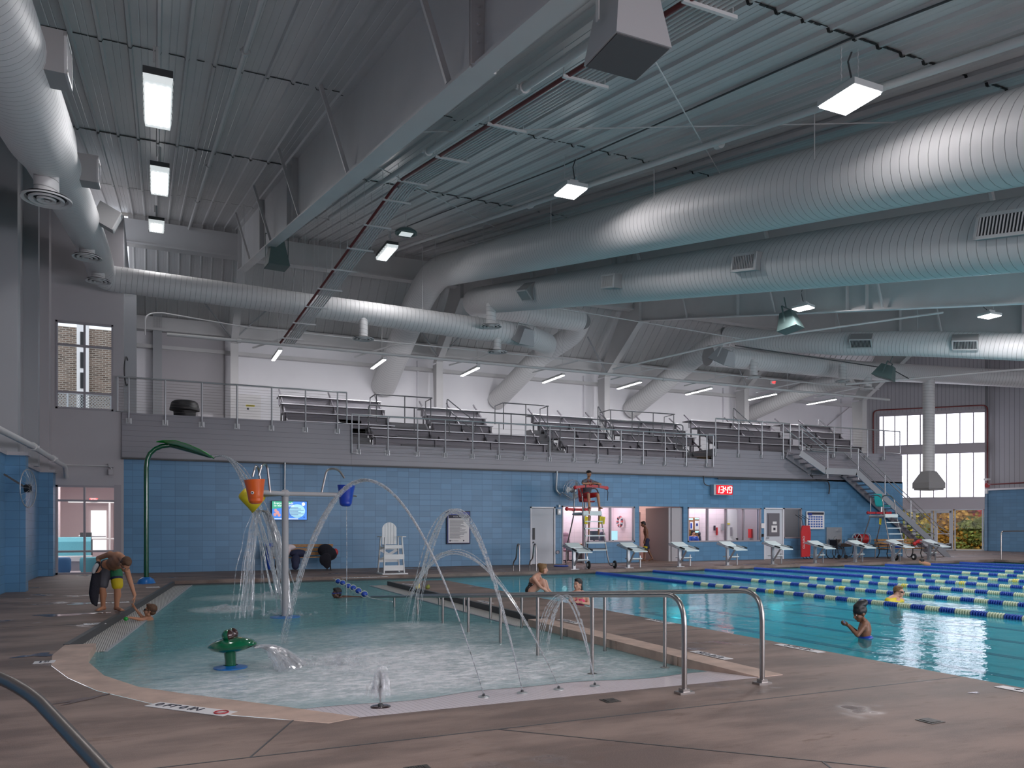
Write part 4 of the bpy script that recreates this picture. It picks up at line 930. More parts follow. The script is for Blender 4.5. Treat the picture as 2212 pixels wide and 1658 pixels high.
# balcony strip lights
t=thing('strip_light','x','strip light',(0,0,0),'strip lights in front of the balcony wall',absolute=False)
mb=MB(); mb.box((0,0,.05),(.13,1.9,.09)); mb.build('housing','white_paint',t)
mb=MB(); mb.box((0,0,-.005),(.11,1.86,.03)); mb.build('lens','led_warm',t)
light('strip_lamp','AREA',(0,.2,-.05),50,(.12,1.86),(.62,0,0),parent=t,color=(.98,.97,1))
for k in range(8):
    x=4.05+3.79*k; lb='%s glowing strip light from the left above the bleachers'%ORD[k]
    if k==0: t.location=(x,30.0,7.72); t['label']=lb; t.rotation_euler=(0,0,0)
    else: 
        c=dup(t,(x,30.0,7.72),None,lb); c.rotation_euler=(0,0,0)
# ================================================================ SPEAKERS
def speaker(label,c,w0,w1,h,rz,pitch,mbody,mgr,yoke=True):
    t=thing('ceiling_speaker',label,'speaker',(0,0,0),'loudspeakers hung from the roof',absolute=False)
    mb=MB(); q=[(-1,-1),(1,-1),(1,1),(-1,1)]
    vs=[(a*w0/2,b*w0/2,h) for a,b in q]+[(a*w1/2,b*w1/2,0) for a,b in q]
    mb.add(vs,[(0,1,2,3)]+[(i,4+i,4+(i+1)%4,(i+1)%4) for i in range(4)]+[(7,6,5,4)]); mb.build('cabinet',mbody,t)
    mb=MB(); mb.box((0,0,-.006),(w1*.94,w1*.94,.012)); mb.build('grille',mgr,t)
    if yoke:
        mb=MB()
        for s in(-1,1): mb.bar((s*(w1/2+.02),0,h*.35),(s*(w1/2+.02),0,h*1.25),.05,.012)
        mb.bar((-(w1/2+.02),0,h*1.25),(w1/2+.02,0,h*1.25),.05,.02); mb.cyl((0,0,h*1.25),(0,0,h*1.25+.4),.02,n=8)
        mb.build('yoke','steel_paint' if mbody=='speaker_body' else mbody,t)
    t.location=c; t.rotation_euler=(pitch,0,rz); return t
speaker('big loudspeaker hanging at the top of the view with its grille facing down',(4.08,6.41,5.92),.36,.60,.75,0,0,'speaker_body','speaker_grille')
speaker('small loudspeaker under the far end of the nearest roof frame',atY(598,577,24.0),.35,.62,.75,.1,0,'speaker_green','speaker_green')
speaker('loudspeaker hanging in front of the duct end in the middle of the hall',atY(1125,738,26.5),.45,.75,.55,.3,.5,'speaker_body','speaker_green')
speaker('loudspeaker with white side panel left of the green-tinted duct',atY(1558,783,26.0),.5,.85,.55,.35,.5,'speaker_body','speaker_green')
speaker('green-tinted loudspeaker right below the bright far lamp',atX(1708,712,20.4),.4,.72,.65,.4,-.2,'speaker_green','speaker_green')
speaker('dark loudspeaker on a yoke in front of the pale far duct',atX(1908,816,28.5),.5,.85,.55,.5,.4,'speaker_green','speaker_green')
# ================================================================ RAILINGS, BLEACHERS, STAIRS
YR=YW-.17
def guard(label,xs,ztop,zbase,cables,endl=None,endr=None,endz=None):
    t=thing('balcony_railing',label,'railing',(xs[0],YR,zbase))
    m='rail_grey'; x0=xs[0] if endl is None else endl; x1=xs[-1] if endr is None else endr
    mb=MB(); mb.tube([(x0,YR,ztop),(x1,YR,ztop)],.026,8); mb.build('top_rail',m,t,smooth=True)
    for x in xs:
        p=MB(); p.tube([(x,YR,zbase-.32),(x,YR,ztop)],.024,8); p.build('post',m,t,smooth=True)
        p=MB(); p.box((x,YR+.06,zbase-.26),(.17,.015,.17)); 
        for sx in(-1,1): p.bx(x+sx*.045-.006,x+sx*.045+.006,YR-.03,YR+.06,zbase-.34,zbase-.18)
        p.build('post_bracket',m,t)
    zb=zbase+.02 if endz is None else endz
    for e in (endl,endr):
        if e is not None:
            p=MB(); xx=xs[0] if e==endl else xs[-1]; p.tube([(e,YR,ztop),(e,YR,zb),(xx,YR,zb)],.024,8); p.build('end_post',m,t,smooth=True)
    for k in range(cables):
        z=zb+.06+(ztop-zb-.1)*k/(cables-1); p=MB(); p.tube([(x0,YR,z),(x1,YR,z)],.0035,4); p.build('cable','steel',t)
    return t
X=lambda px: atY(px,900,YR).x
guard('tall balcony railing with wire cables above the left grey fascia',[X(p) for p in (278,357,436,512,587,660,729)],6.09,5.0,12,endl=X(254),endr=X(749))
guard('long low balcony railing across the middle of the grey fascia',[X(p) for p in (775,838,902,962,1021,1078,1135,1188,1241,1292,1342,1390,1437,1483,1527)],5.34,4.32,8,endl=X(760),endr=X(1541),endz=4.0)
guard('balcony railing with wire cables right of the middle railing, by the stair head',[X(p) for p in (1546,1596,1646,1692)],6.07,4.80,10,endr=X(1707))
guard('balcony railing with cables at the far end, in front of the translucent window',[X(p) for p in (1802,1838,1874,1910)],6.05,4.97,9,endl=X(1726),endr=X(1944))
# stairs in front of the fascia
ys0,ys1=26.45,27.28
t=thing('metal_staircase','grey steel staircase coming down from the balcony to the deck at the far right','stairs',(35.2,26.9,0))
S=[(25.75,4.78),(27.2,4.05),(29.1,4.05),(35.25,.05)]
for nm,yy in (('front_stringer',ys0),('rear_stringer',ys1)):
    mb=MB()
    for (xa,za),(xb,zb) in zip(S,S[1:]): mb.bar((xa,yy,za-.12),(xb,yy,zb-.12),.05,.28,up=(0,0,1))
    mb.build(nm,'rail_grey' if nm[0]=='f' else 'frame_grey',t)
for (xa,za),(xb,zb) in ((S[0],S[1]),(S[2],S[3])):
    n=int((za-zb)/.175)
    for k in range(n):
        f=(k+.5)/n; mb=MB(); mb.bx(xa+(xb-xa)*f-.14,xa+(xb-xa)*f+.14,ys0,ys1,za+(zb-za)*f-.05,za+(zb-za)*f-.01); mb.build('tread','frame_grey',t)
mb=MB(); mb.bx(27.2,29.1,ys0,ys1,3.98,4.03); mb.build('landing','frame_grey',t)
for nm,yy in (('front_handrail',ys0),('rear_handrail',ys1)):
    if nm[0]=='r' : hh=.9
    else: hh=1.02
    for dz in ((1.0,.80) if nm[0]=='f' else (.9,)):
        mb=MB(); mb.tube([(S[0][0],yy,S[0][1]+dz+.1),(S[1][0]+.1,yy,S[1][1]+dz-.05),(S[2][0]+.1,yy,S[2][1]+dz-.05),(34.6,yy,.45+dz),(35.3,yy,.15+dz)],.022,8); mb.build(nm,'rail_grey',t,smooth=True)
for x,zb in ((25.85,4.7),(27.35,4.0),(29.2,4.0),(30.9,2.85),(32.6,1.7),(34.4,.5)):
    mb=MB(); mb.tube([(x,ys0,zb-.4 if x>27 and x<29.5 else zb-.15),(x,ys0,zb+1.0)],.024,8); mb.build('post','rail_grey',t,smooth=True)
for (xa,za),(xb,zb) in ((S[0],S[1]),(S[2],S[3])):
    for k in range(8):
        mb=MB(); dz=.1+.095*k; mb.tube([(xa,ys0,za+dz),(xb,ys0,zb+dz)],.0035,4); mb.build('cable','steel',t)
# bleachers
def bleacher(label,x0,x1,rows=5,ybase=28.3,zbase=4.30,first=0,step=None):
    t=thing('bleacher',label,'bleacher seats',(x0,ybase,zbase),group='aluminium bleacher blocks')
    for r in range(first,rows):
        y=ybase+.66*r; z=zbase+.44+.40*r; a=x0+(.15*(r) if 0 else 0)
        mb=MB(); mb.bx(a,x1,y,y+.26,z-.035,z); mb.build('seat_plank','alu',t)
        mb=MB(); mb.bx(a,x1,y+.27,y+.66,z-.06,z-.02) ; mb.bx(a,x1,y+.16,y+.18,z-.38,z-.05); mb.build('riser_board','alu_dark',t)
        mb=MB(); mb.bx(a,x1,y-.36,y-.06,z-.44,z-.41); mb.build('foot_plank','alu_dark',t)
    mb=MB(); n=max(2,int((x1-x0)/1.8))
    for k in range(n+1):
        x=x0+.1+(x1-x0-.2)*k/n; mb=MB(); mb.bar((x,ybase+.1,zbase+.1),(x,ybase+.66*rows,zbase+.40*rows+.35),.05,.05)
        for r in range(first,rows): y=ybase+.66*r; mb.bx(x-.025,x+.025,y+.1,y+.15,zbase,zbase+.42+.40*r)
        mb.build('support_frame','alu_dark',t)
    return t
bleacher('leftmost bleacher block, next to the white door with the yellow sign',4.3,8.3,5,28.6,4.45,1)
bleacher('front bleacher block in the middle left, behind the low railing',7.25,14.3,2)
bleacher('upper rows of bleachers between the first two raised railings',9.9,12.5,5,28.3,4.3,2)
bleacher('front bleacher block in the middle, left of the lifeguard tower',15.2,21.1,2)
bleacher('upper rows of bleachers behind the middle raised railing',14.9,18.0,5,28.3,4.3,2)
bleacher('upper rows of bleachers left of the wire railing near the stair head',18.6,22.6,5,28.3,4.3,2)
bleacher('bleacher block behind the stair head railing',23.0,28.0,4,28.6,4.85,0)
bleacher('rightmost bleacher block, ending before the translucent window',28.6,32.0,4,28.6,4.97,0)
for k,(x0,x1,l) in enumerate(((6.25,7.2,'grey steps at the left end of the low balcony railing'),(8.3,9.9,'grey stepped aisle between the leftmost bleachers and the upper rows'),(14.35,15.15,'stepped aisle splitting the front bleachers, right of the middle'),(21.2,21.7,'narrow stepped aisle at the right end of the low railing'))):
    mb=MB()
    for r in range(7): mb.bx(x0,x1,28.1+.33*r,28.1+.33*(r+1)+.02,4.3,4.32+.20*r)
    tag(mb.build('bleacher_steps','balcony_floor'),l,'steps')
def loop(label,x0,x1,y,z0,z1,posts,ends=True,mid=True,depth=.8):
    t=thing('bleacher_railing',label,'railing',(x0,y,z0),group='raised tube railings on the bleachers')
    mb=MB(); mb.tube(rounded([(x0,y+depth,z1-.02),(x0,y,z1),(x1,y,z1)] if ends else [(x0,y,z0),(x0,y,z1),(x1,y,z1),(x1,y,z0)],.12,4),.024,8); mb.build('top_rail','upper_rail',t,smooth=True)
    if mid: mb=MB(); mb.tube([(x0,y,z1-.42),(x1,y,z1-.42)],.02,8); mb.build('middle_rail','upper_rail',t,smooth=True)
    for p in posts: mb=MB(); mb.tube([(p,y,z0),(p,y,z1)],.022,8); mb.build('post','upper_rail',t,smooth=True)
    if ends:
        for x in (x0,x1): mb=MB(); mb.tube([(x,y+depth,z0+.3),(x,y+depth,z1-.02),(x,y,z1)],.022,8); mb.build('end_post','upper_rail',t,smooth=True)
    return t
loop('raised double railing above the bleachers left of the second column',7.6,9.85,29.5,5.4,6.47,(7.64,9.8,8.75)); loop('raised double railing above the bleachers left of the bent hand rail',12.86,14.95,29.5,5.4,6.48,(12.9,13.9,14.9))
loop('raised double railing above the bleachers right of the middle column',17.9,21.3,29.5,5.4,6.50,(17.95,19.05,20.15,21.25))
loop('single rail loop in front of the bleachers, left half',7.15,13.9,28.75,4.95,5.93,(8.9,10.3,11.3,12.9),ends=False,mid=False)
loop('single rail loop in front of the bleachers, right half',15.1,21.2,28.75,4.95,5.93,(16.5,17.6,18.9,20.1),ends=False,mid=False)
for k,(xa,za,xb,zb,y,l) in enumerate(((10.4,6.45,11.6,5.6,29.3,'sloping aisle handrail beside the second column'),(17.2,6.6,17.9,5.6,29.3,'sloping aisle handrail beside the middle column'),(14.1,5.95,14.7,5.2,28.6,'short sloping handrail at the middle aisle'),(20.6,5.7,21.3,5.1,28.4,'short sloping handrail at the right end of the low railing'),(24.6,7.0,26.6,5.7,29.5,'sloping handrail above the stair head railing'),(31.2,7.0,33.2,5.7,30.8,'sloping handrail right of the wall brace'))):
    t=thing('aisle_handrail',l,'handrail',(xb,y,4.4)); mb=MB(); mb.tube(rounded([(xa,y,za-1.0),(xa,y,za),(xb,y,zb),(xb,y,zb-.9)],.08,4),.022,8); mb.build('rail','upper_rail',t,smooth=True); mb=MB(); mb.tube([(xa,y,za-.4),(xb,y,zb-.4)],.02,8); mb.build('middle_rail','upper_rail',t,smooth=True)
# balcony door, bin, small things
g=struct(MB().bx(3.15,4.35,36.5,36.62,5.0,7.35).build('door_8','wall_white')); MB().bx(3.25,4.25,36.46,36.5,5.0,7.25).build('leaf','paper',g); MB().bx(4.0,4.18,36.40,36.46,5.95,6.0).build('door_handle','dark_grey',g)
t=thing('door_sign','small yellow and white caution sign on the white balcony door','sign',(3.75,36.4,6.7)); MB().bx(3.62,3.98,36.44,36.455,6.72,6.79).build('sign_band','yellow_tag',t); MB().bx(3.62,3.98,36.445,36.455,6.52,6.72).build('sign_panel','paper',t); MB().text('CAUTION',.06,Matrix.Translation((3.8,36.435,6.755))@Matrix.Rotation(PI/2,4,'X'),.003).build('sign_text','ink',t); MB().bx(3.66,3.74,36.435,36.445,6.58,6.66).build('sign_symbol','ink',t)
t=thing('trash_bin','black round trash bin with a domed rim on the balcony, behind the left railing','bin',(.95,30.5,5.0)); MB().lathe([(.001,5.0),(.34,5.0),(.38,5.62)],(.95,30.5,0),20).build('bin_body','black',t,smooth=True); MB().lathe([(.38,5.55),(.50,5.58),(.50,5.64),(.44,5.86),(.36,5.92),(.001,5.92)],(.95,30.5,0),20).build('bin_lid','black',t,smooth=True)
t=thing('leaning_board','grey board leaning on the wall behind the black trash bin','board',(1.9,34,5)); MB().bx(1.55,2.1,34,34.04,5.0,6.0).build('sheet','wall_grey',t)
for k,(p,l,vert) in enumerate(((atY(271,706,28.1),'small red exit sign seen edge on beside the upper left window',True),(atY(1669,826,33.0),'red exit sign hanging under the far ducts above the balcony',False),(V((-3.05,23.3,2.72)),'red exit sign over the doorway in the left blue wall',True))):
    t=thing('exit_sign',l,'exit sign',tuple(p)); M=Matrix.Translation(p)@Matrix.Rotation(-PI/2.4 if vert and k==0 else (PI/2.2 if vert else -.2),4,'Z')
    if k==2: M=Matrix.Translation(p+V((.03,0,0)))@Matrix.Rotation(PI/2,4,'Z')
    MB().box(p,(.34 if not vert else .05,.05 if not vert else .34,.2)).build('sign_body','white_paint' if k!=0 else 'dark_grey',t)
    s=MB(); 
    s.text('EXIT',.17,M@Matrix.Translation((0,-.035,0))@Matrix.Rotation(PI/2,4,'X'),.004); s.build('sign_text','red_led',t)
# sprinkler wheel / valve on the left upper window
t=thing('wall_fan','dark round fan on the left blue wall, seen edge on','fan',(-2.7,19.9,2.5)); c=V((-2.55,20.25,2.3)); mb=MB(); ax=V((1,-.25,0)).normalized(); a,b=frame_of(ax); mb.tube([c+(a*math.cos(2*PI*i/24)+b*math.sin(2*PI*i/24))*.42 for i in range(24)],.012,6,closed=True)
for i in range(16):
    q=(a*math.cos(2*PI*i/16)+b*math.sin(2*PI*i/16)); mb.tube([c+q*.06+ax*.06,c+q*.25+ax*.05,c+q*.42],.004,4)
mb.build('guard','rail_grey',t); MB().bar(c-ax*.02,V((-3.0,20.2,2.6)),.04,.04).build('bracket','dark_grey',t); MB().lathe([(.001,-.08),(.09,-.06),(.09,.04),(.001,.06)],c,14,ax).build('motor','black',t,smooth=True)
t=thing('wall_disc','thin dark hoop hung on the wall beside the upper left window, seen edge on','hoop',(-.75,27.8,6.4)); c=V((-.83,27.75,6.35)); MB().tube([c+V((.05*math.cos(2*PI*i/20),.3*math.cos(2*PI*i/20),.45*math.sin(2*PI*i/20))) for i in range(20)],.02,6,closed=True).build('hoop_ring','dark_grey',t)
# ================================================================ POOL EQUIPMENT
# starting blocks
t=thing('starting_block','x','starting block',(0,0,0),'starting blocks along the far end of the lap pool',absolute=False)
sb=MB(); sb.bx(-.05,.05,.26,.34,0,.70); sb.bx(-.16,.16,.2,.4,0,.015); sb.build('post','galv',t)
sb=MB(); sb.bar((0,.28,.12),(0,-.12,.60),.05,.04); sb.build('brace','galv',t)
sb=MB(); sb.prism([(-.50,.58),(-.50,.61),(.12,.72),(.12,.69)],-.27,.27,'yz'); sb.build('platform','pale_aqua',t)
sb=MB(); sb.prism([(.12,.735),(.12,.765),(.46,.90),(.46,.86)],-.27,.27,'yz'); sb.build('rear_wedge','pale_aqua',t)
sb=MB(); 
for s in(-1,1): sb.bar((s*.30,.52,.84),(s*.30,-.30,.68),.035,.035); sb.bar((s*.33,.52,.80),(s*.33,-.15,.66),.03,.03)
sb.bar((-.3,.1,.69),(.3,.1,.69),.05,.03); sb.build('side_rail','galv',t)
sb=MB()
for s in(-1,1): sb.bar((s*.31,-.16,.72),(s*.31,-.42,.665),.045,.045)
sb.build('hand_grip','black',t)
sb=MB(); sb.bx(.12,.68,.45,.70,.30,.33); sb.build('step','pale_aqua',t)
sb=MB()
for x in(.16,.64):
    sb.bx(x-.02,x+.02,.50,.54,0,.42); 
sb.bar((0,.3,.28),(.66,.52,.28),.03,.03); sb.build('step_leg','galv',t)
for k in range(9):
    x=13.0+2.178*k; lb='%s starting block from the left on the far edge of the lap pool'%ORD[k]
    if k==0: t.location=(x,23.45,0); t['label']=lb
    else: dup(t,(x,23.45,0),None,lb)
# lane ropes
RX=[13.22,15.45,17.62,19.82,22.02,24.25,26.42,28.6,30.78]
def floats(n,pitch,r,m):
    mb=MB()
    for i in range(n):
        c=(0,-pitch*(i+.5),0); mb.lathe([(.01,-pitch*.40),(r*.8,-pitch*.32),(r,-pitch*.1),(r,pitch*.1),(r*.8,pitch*.32),(.01,pitch*.40)],c,9,(0,1,0))
    o=mb.build('float_run',m,None,smooth=True,sharp=60); return o
SEG=.305; 
FB=floats(6,SEG/6,.062,'float_blue'); FW=floats(6,SEG/6,.062,'float_white'); FY=floats(3,.055,.062,'float_yellow')
t0=None
for k,x in enumerate(RX):
    r=thing('lane_rope','%s lane rope %s'%(ORD[k],'of blue and pale floats, nearest to the leisure pool' if k==0 else 'of blue and pale floats, counted from the left across the lap pool'),'lane rope',(0,0,0),'lane ropes of the lap pool',absolute=False)
    r.location=(x,22.6,-.075)
    mb=MB(); mb.tube([(0,.15,0),(0,-22.4,0)],.008,6); mb.build('cable','steel',r)
    # five metres of blue, then alternating runs, a yellow marker at eight metres
    y=0; i=0
    while y<21.8:
        if y<4.8: m=FB
        else: m=FW if (i%2==0) else FB
        if y<4.8-SEG or True:
            o=m.copy(); COL.objects.link(o); o.parent=r; o.location=(0,-y,0); o.name='float_run'
        if y>=4.8-1e-6: i+=1
        y+=SEG
    o=FY.copy(); COL.objects.link(o); o.parent=r; o.location=(0,-8.05,.004); o.scale=(1.06,1,1.06)
for o in (FB,FW,FY): bpy.data.objects.remove(o)
# short rope with big blue floats in the leisure pool
p0,p1=G(727,1253,-.05),G(800,1291,-.05)
t=thing('float_line','short rope with six round blue and white floats in the leisure pool','float rope',tuple(p0))
mb=MB(); mb.tube([G(720,1248,0),p0,p1,p1+V((.2,-1,0))],.010,6); mb.build('rope','white_plastic',t)
for k,px in enumerate((730,740,752,763,774,787)):
    f=(px-727)/73.; f=f*f*.15+f*.85; p=p0.lerp(p1,f) if False else G(px,[1255,1258,1265,1269,1275.5,1282.5][k],-.03)
    d=(p1-p0).normalized(); mb=MB(); mb.ell(p,(.075,.075,.065)); mb.build('float','float_blue',t,smooth=True); mb=MB(); mb.tube([p-d*.012,p+d*.012],.078,18); mb.build('float_band','float_white',t,smooth=True)
# handrails into the leisure pool
def handrail(label,x,ys,y0):
    t=thing('ramp_handrail',label,'handrail',(x,y0,0),group='steel handrails of the beach entry')
    zt=lambda y: .85-(y-6.0)/12.
    pts=[(x,y0,.0),(x,y0,zt(y0)-.02),(x,16.9,zt(16.9))]
    pts=rounded([(x,y0,0),(x,y0,.87),(x,9.,zt(9.)),(x,16.8,zt(16.8))],.28,8)
    mb=MB(); mb.tube(pts,.024,12); mb.build('rail','steel',t,smooth=True)
    for y in ys:
        p=MB(); p.tube([(x,y,fz(y)-.02),(x,y,zt(y))],.021,10); p.build('post','steel',t,smooth=True)
        p=MB(); p.lathe([(.05,0),(.05,.012),(.022,.02)],(x,y,fz(y)),14); p.build('escutcheon','steel',t,smooth=True)
    p=MB(); p.box((x,y0,.01),(.15,.10,.02)); p.box((x,y0,.03),(.07,.07,.03)); p.build('base_plate','steel',t)
    return t
handrail('steel handrail of the beach entry, the one nearer the spraying jets',4.24,(7.34,8.66,9.8,11.0,12.15,13.5,15.0),5.73)
handrail('steel handrail of the beach entry beside the divider coping',5.16,(7.33,8.62,9.78,11.1,12.35,13.6,15.0),5.78)
# near grab rail, left bottom
t=thing('grab_rail','thick steel grab rail cutting across the lower left corner, closest to the camera','handrail',(-.8,1.6,0))
a=G(0,1455,.86); 
def atz(px,py,d):  # point at forward distance d
    r=ray(px,py); L=r[0]*math.sin(CA)+r[1]*math.cos(CA); return V((r[0]*d/L,r[1]*d/L,1.47+r[2]*d/L))
q0,q1,q2,q3=atz(-120,1432,3.2),atz(5,1464,3.05),atz(75,1505,2.93),atz(205,1643,2.45)
q4=q3+(q3-q2).normalized()*.8; q4b=V((q4.x+.05,q4.y-.03,0))
mb=MB(); mb.tube(rounded([V((q0.x-.35,q0.y+.4,0)),q0+V((-.2,.2,0)),q0,q1,q2,q3,q4,q4b],.12,5),.0235,14); mb.build('rail','steel_dark',t,smooth=True)
for p in (q4b,V((q0.x-.35,q0.y+.4,0))): mb=MB(); mb.lathe([(.055,0),(.055,.012),(.03,.02)],(p.x,p.y,0),16); mb.build('escutcheon','steel',t,smooth=True)
# pool ladders
def ladder(label,x,y,d=.42,h=.9,rz=0):
    t=thing('pool_ladder',label,'pool ladder',(0,0,0),absolute=False)
    for s in (-1,1):
        mb=MB(); mb.tube(rounded([(s*.28,.55,0),(s*.28,.55,.30),(s*.28,.20,.42),(s*.28,.05,h),(s*.28,-.18,h),(s*.28,-.18,-1.0)],.14,6),.022,10); mb.build('side_rail','steel',t,smooth=True)
    for k in range(3): mb=MB(); mb.bx(-.28,.28,-.23,-.13,-.3-.28*k,-.27-.28*k); mb.build('rung','white_plastic',t)
    t.location=(x,y,0); t.rotation_euler=(0,0,rz); return t
ladder('pair of curved steel grab rails on the far deck, left of the white door',10.9,23.1,rz=-.15)
t=thing('pool_rail','single curved steel rail at the far right corner of the lap pool','handrail',(34.4,22.9,0)); mb=MB(); mb.tube(rounded([(34.0,23.0,0),(34.0,23.0,1.25),(36.5,23.3,1.25)],.2,6),.03,10); mb.tube([(36.5,23.3,1.25),(36.5,23.3,0)],.03,10); mb.build('rail','steel',t,smooth=True)
# drains
mats_=mat('drain',(.05,.045,.04),.5,.3,noise=.8,nscale=60)
for p,s,l,rz in ((G(1318,1513),.105,'square floor drain on the deck in front of the handrails',0),(G(2009,1557),.115,'square floor drain on the deck at the lower right',0),(G(905,1662),.12,'floor drain cut by the bottom edge of the picture',0)):
    t=thing('floor_drain',l,'drain',tuple(p)); MB().box(p+V((0,0,.003)),(s+.03,s+.03,.004)).build('drain_frame','drain',t)
    g=MB()
    for i in range(7): g.box(p+V((-s/2+.015+i*(s-.03)/6,0,.007)),(.012,s*.92,.004))
    g.build('drain_bars','drain',t)
# ground jets
NOZ=[G(822,1518)+V((0,0,0)),G(1045,1497),G(1128,1488.5),G(1207,1480.5),G(1285,1473)]
NL=['ring nozzle of the short bushy jet at the front of the beach','nozzle of the tallest arching jet, second from the left in the row','nozzle in the middle of the row at the water edge','fourth nozzle from the left in the row at the water edge','rightmost nozzle in the row, in front of the handrail post']
for i,(p,l) in enumerate(zip(NOZ,NL)):
    r=.085 if i==0 else .05; z=fz(p.y)
    t=thing('water_nozzle',l,'nozzle',(p.x,p.y,z),group='ground jets of the beach'); MB().lathe([(r,0),(r,.008),(r*.75,.014),(r*.3,.014),(.001,.012)],(p.x,p.y,z),18).build('flange','galv' if i else 'brown_eye',t,smooth=True); MB().lathe([(r*.28,0),(r*.25,.03),(r*.12,.035)],(p.x,p.y,z),10).build('jet_tip','dark_grey',t,smooth=True)
# depth markers set in the deck
def marker(label,c,w,h,rz,txt,size,sym=False,tcol='ink',z=.006,flip=False):
    t=thing('depth_marker',label,'depth marker',tuple(c)); M=Matrix.Translation((c[0],c[1],z))@Matrix.Rotation(rz,4,'Z')
    mb=MB(); vs=[M@V((a*w/2,b*h/2,0)) for a,b in((-1,-1),(1,-1),(1,1),(-1,1))]; mb.add([v-V((0,0,.004)) for v in vs]+vs,[(0,1,2,3),(4,5,6,7),(0,1,5,4),(1,2,6,5),(2,3,7,6),(3,0,4,7)]); mb.build('tile','sign_white',t)
    if txt:
        mb=MB(); off=-.09 if sym else 0
        for k,line in enumerate(txt.split('|')): 
            n=len(txt.split('|')); mb.text(line,size,M@Matrix.Translation((off*(w/.6),(n-1)*size*.55-k*size*1.1,.003)),.003)
        mb.build('tile_text',tcol,t)
    if sym:
        mb=MB(); q=[M@V((w/2-.09+.055*math.cos(2*PI*i/20),.055*math.sin(2*PI*i/20),.004)) for i in range(20)]; mb.tube(q,.004,4,closed=True); mb.bar(q[2],q[12],.007,.002); mb.build('no_diving_symbol','dark_red',t)
    return t
a,b=G(340,1520),G(497,1540); c=(a+b)/2; ang=math.atan2(b.y-a.y,b.x-a.x)
marker('cream depth marker reading 0 FT 0 IN on the curved coping at the lower left',c+V((-.02,-.02,0)),(b-a).length+.05,.16,ang,'0 FT 0 IN',.125,True)
c=G(1535,1415); marker('depth marker reading 0 FT 0 IN on the divider beside the right handrail',c,.62,.13,PI/2+.0+PI*0,'0 FT 0 IN',.11,z=.007)
c=G(1735,1399); marker('depth marker on the divider edge in front of the boy with the black cap',V((7.06,c.y,0)),.72,.13,-PI/2,'3 FT 6 IN',.11)
c=G(1418,1342); marker('depth marker on the pool edge of the divider behind the handrails',V((7.1,c.y,0)),.62,.13,-PI/2,'3 FT 6 IN',.11)
marker('small depth marker on the left deck behind the curved coping',G(96,1430),.20,.17,0,'0 FT|0 IN',.055)
marker('small white marker tile on the left deck below the bending man',G(205,1347),.30,.2,.1,'NO DIVING',.04)
marker('small white marker tile just behind the bending man\'s hand',G(279,1300)+V((-.15,0,0)),.3,.2,.1,'NO DIVING',.04)
marker('small white marker tile at the far left corner of the leisure pool',G(330,1268),.3,.3,.1,'NO DIVING',.04)
marker('depth marker on the divider deck beside the lap pool, in front of the seated woman',V((7.02,G(900,1278).y+1,0)),.6,.13,-PI/2,'3 FT 6 IN',.11) if False else None
for i,(px,py,l) in enumerate(((860,1262,'pale depth marker at the far tip of the divider'),(975,1285,'pale depth marker on the divider lip left of the seated woman'),(1048,1300,'pale depth marker on the divider beside the far handrail posts'),(1265,1340,'pale depth marker on the divider lip in front of the small fountain'))):
    c=G(px,py); marker(l,V((5.82,c.y,0)),.6,.13,PI/2,'2 FT 6 IN',.10)
c=G(2185,1490); marker('depth marker on the pool edge at the right border of the picture',V((7.05,c.y-.1,0)),.5,.13,-PI/2,'4 FT',.11)
marker('depth marker on the far deck edge, left of the white lifeguard chair',G(790,1247,.03)+V((0,.1,0)),1.3,.2,0,'2 FT 6 IN  NO DIVING',.1,z=.035)
# ================================================================ SPRAY FEATURES
# frog
fc=G(498,1442,-.1); fx,fy=fc.x,fc.y
t=thing('frog_fountain','dark green frog shaped water spout with two bulging eyes on a blue base','water spout',(fx,fy,-.3))
mb=MB(); mb.lathe([(.18,0),(.18,.01),(.08,.03)],(fx,fy,-.098),28); mb.lathe([(.05,0),(.05,-.2)],(fx,fy,-.098),20); mb.build('base_disc','disc_blue',t,smooth=True)
mb=MB(); mb.tube([(fx,fy,-.09),(fx,fy,-.02),(fx-.005,fy,.07),(fx-.01,fy,.14)],[.062,.060,.066,.09],18); mb.build('stalk','frog_green',t,smooth=True)
M=Matrix.Rotation(math.radians(-24),3,'Z')@Matrix.Rotation(math.radians(-5),3,'Y')
hc=V((fx-.005,fy,.155)); mb=MB()
prof=[(.001,-.105),(.10,-.10),(.20,-.075),(.28,-.035),(.305,0),(.28,.035),(.20,.075),(.10,.10),(.001,.105)]
mb.lathe(prof,(0,0,0),32); mb.v=[tuple(hc+M@(V((v[0]*.84+.02,v[1]*.80,v[2]*.82)))) for v in mb.v]; mb.build('head','frog_green',t,smooth=True)
hd=M@V((1,0,0)); sd=M@V((0,1,0))
mb=MB(); mb.ell(hc+hd*.225+V((0,0,-.01)),(.07,.125,.03),M); mb.build('upper_lip','frog_green',t,smooth=True)
mb=MB(); mb.prism([(.16,-.055),(.27,-.03),(.16,.0)],-.085,.085,'xz'); mb.v=[tuple(hc+M@V(v)) for v in mb.v]; mb.build('mouth_slot','black',t)
for s in(-1,1):
    c=hc+sd*s*.066+V((0,0,.115))+hd*.0; mb=MB(); mb.ell(c,(.066,.066,.066),n=20,m=12); e=mb.build('eye','frog_green',t,smooth=True)
    mb=MB(); d=(hd*1+V((0,0,.0))).normalized(); mb.lathe([(.0650,.018),(.060,.031),(.047,.049),(.025,.063),(.001,.0680)],c,20,d); mb.build('pupil','brown_eye',e,smooth=True)
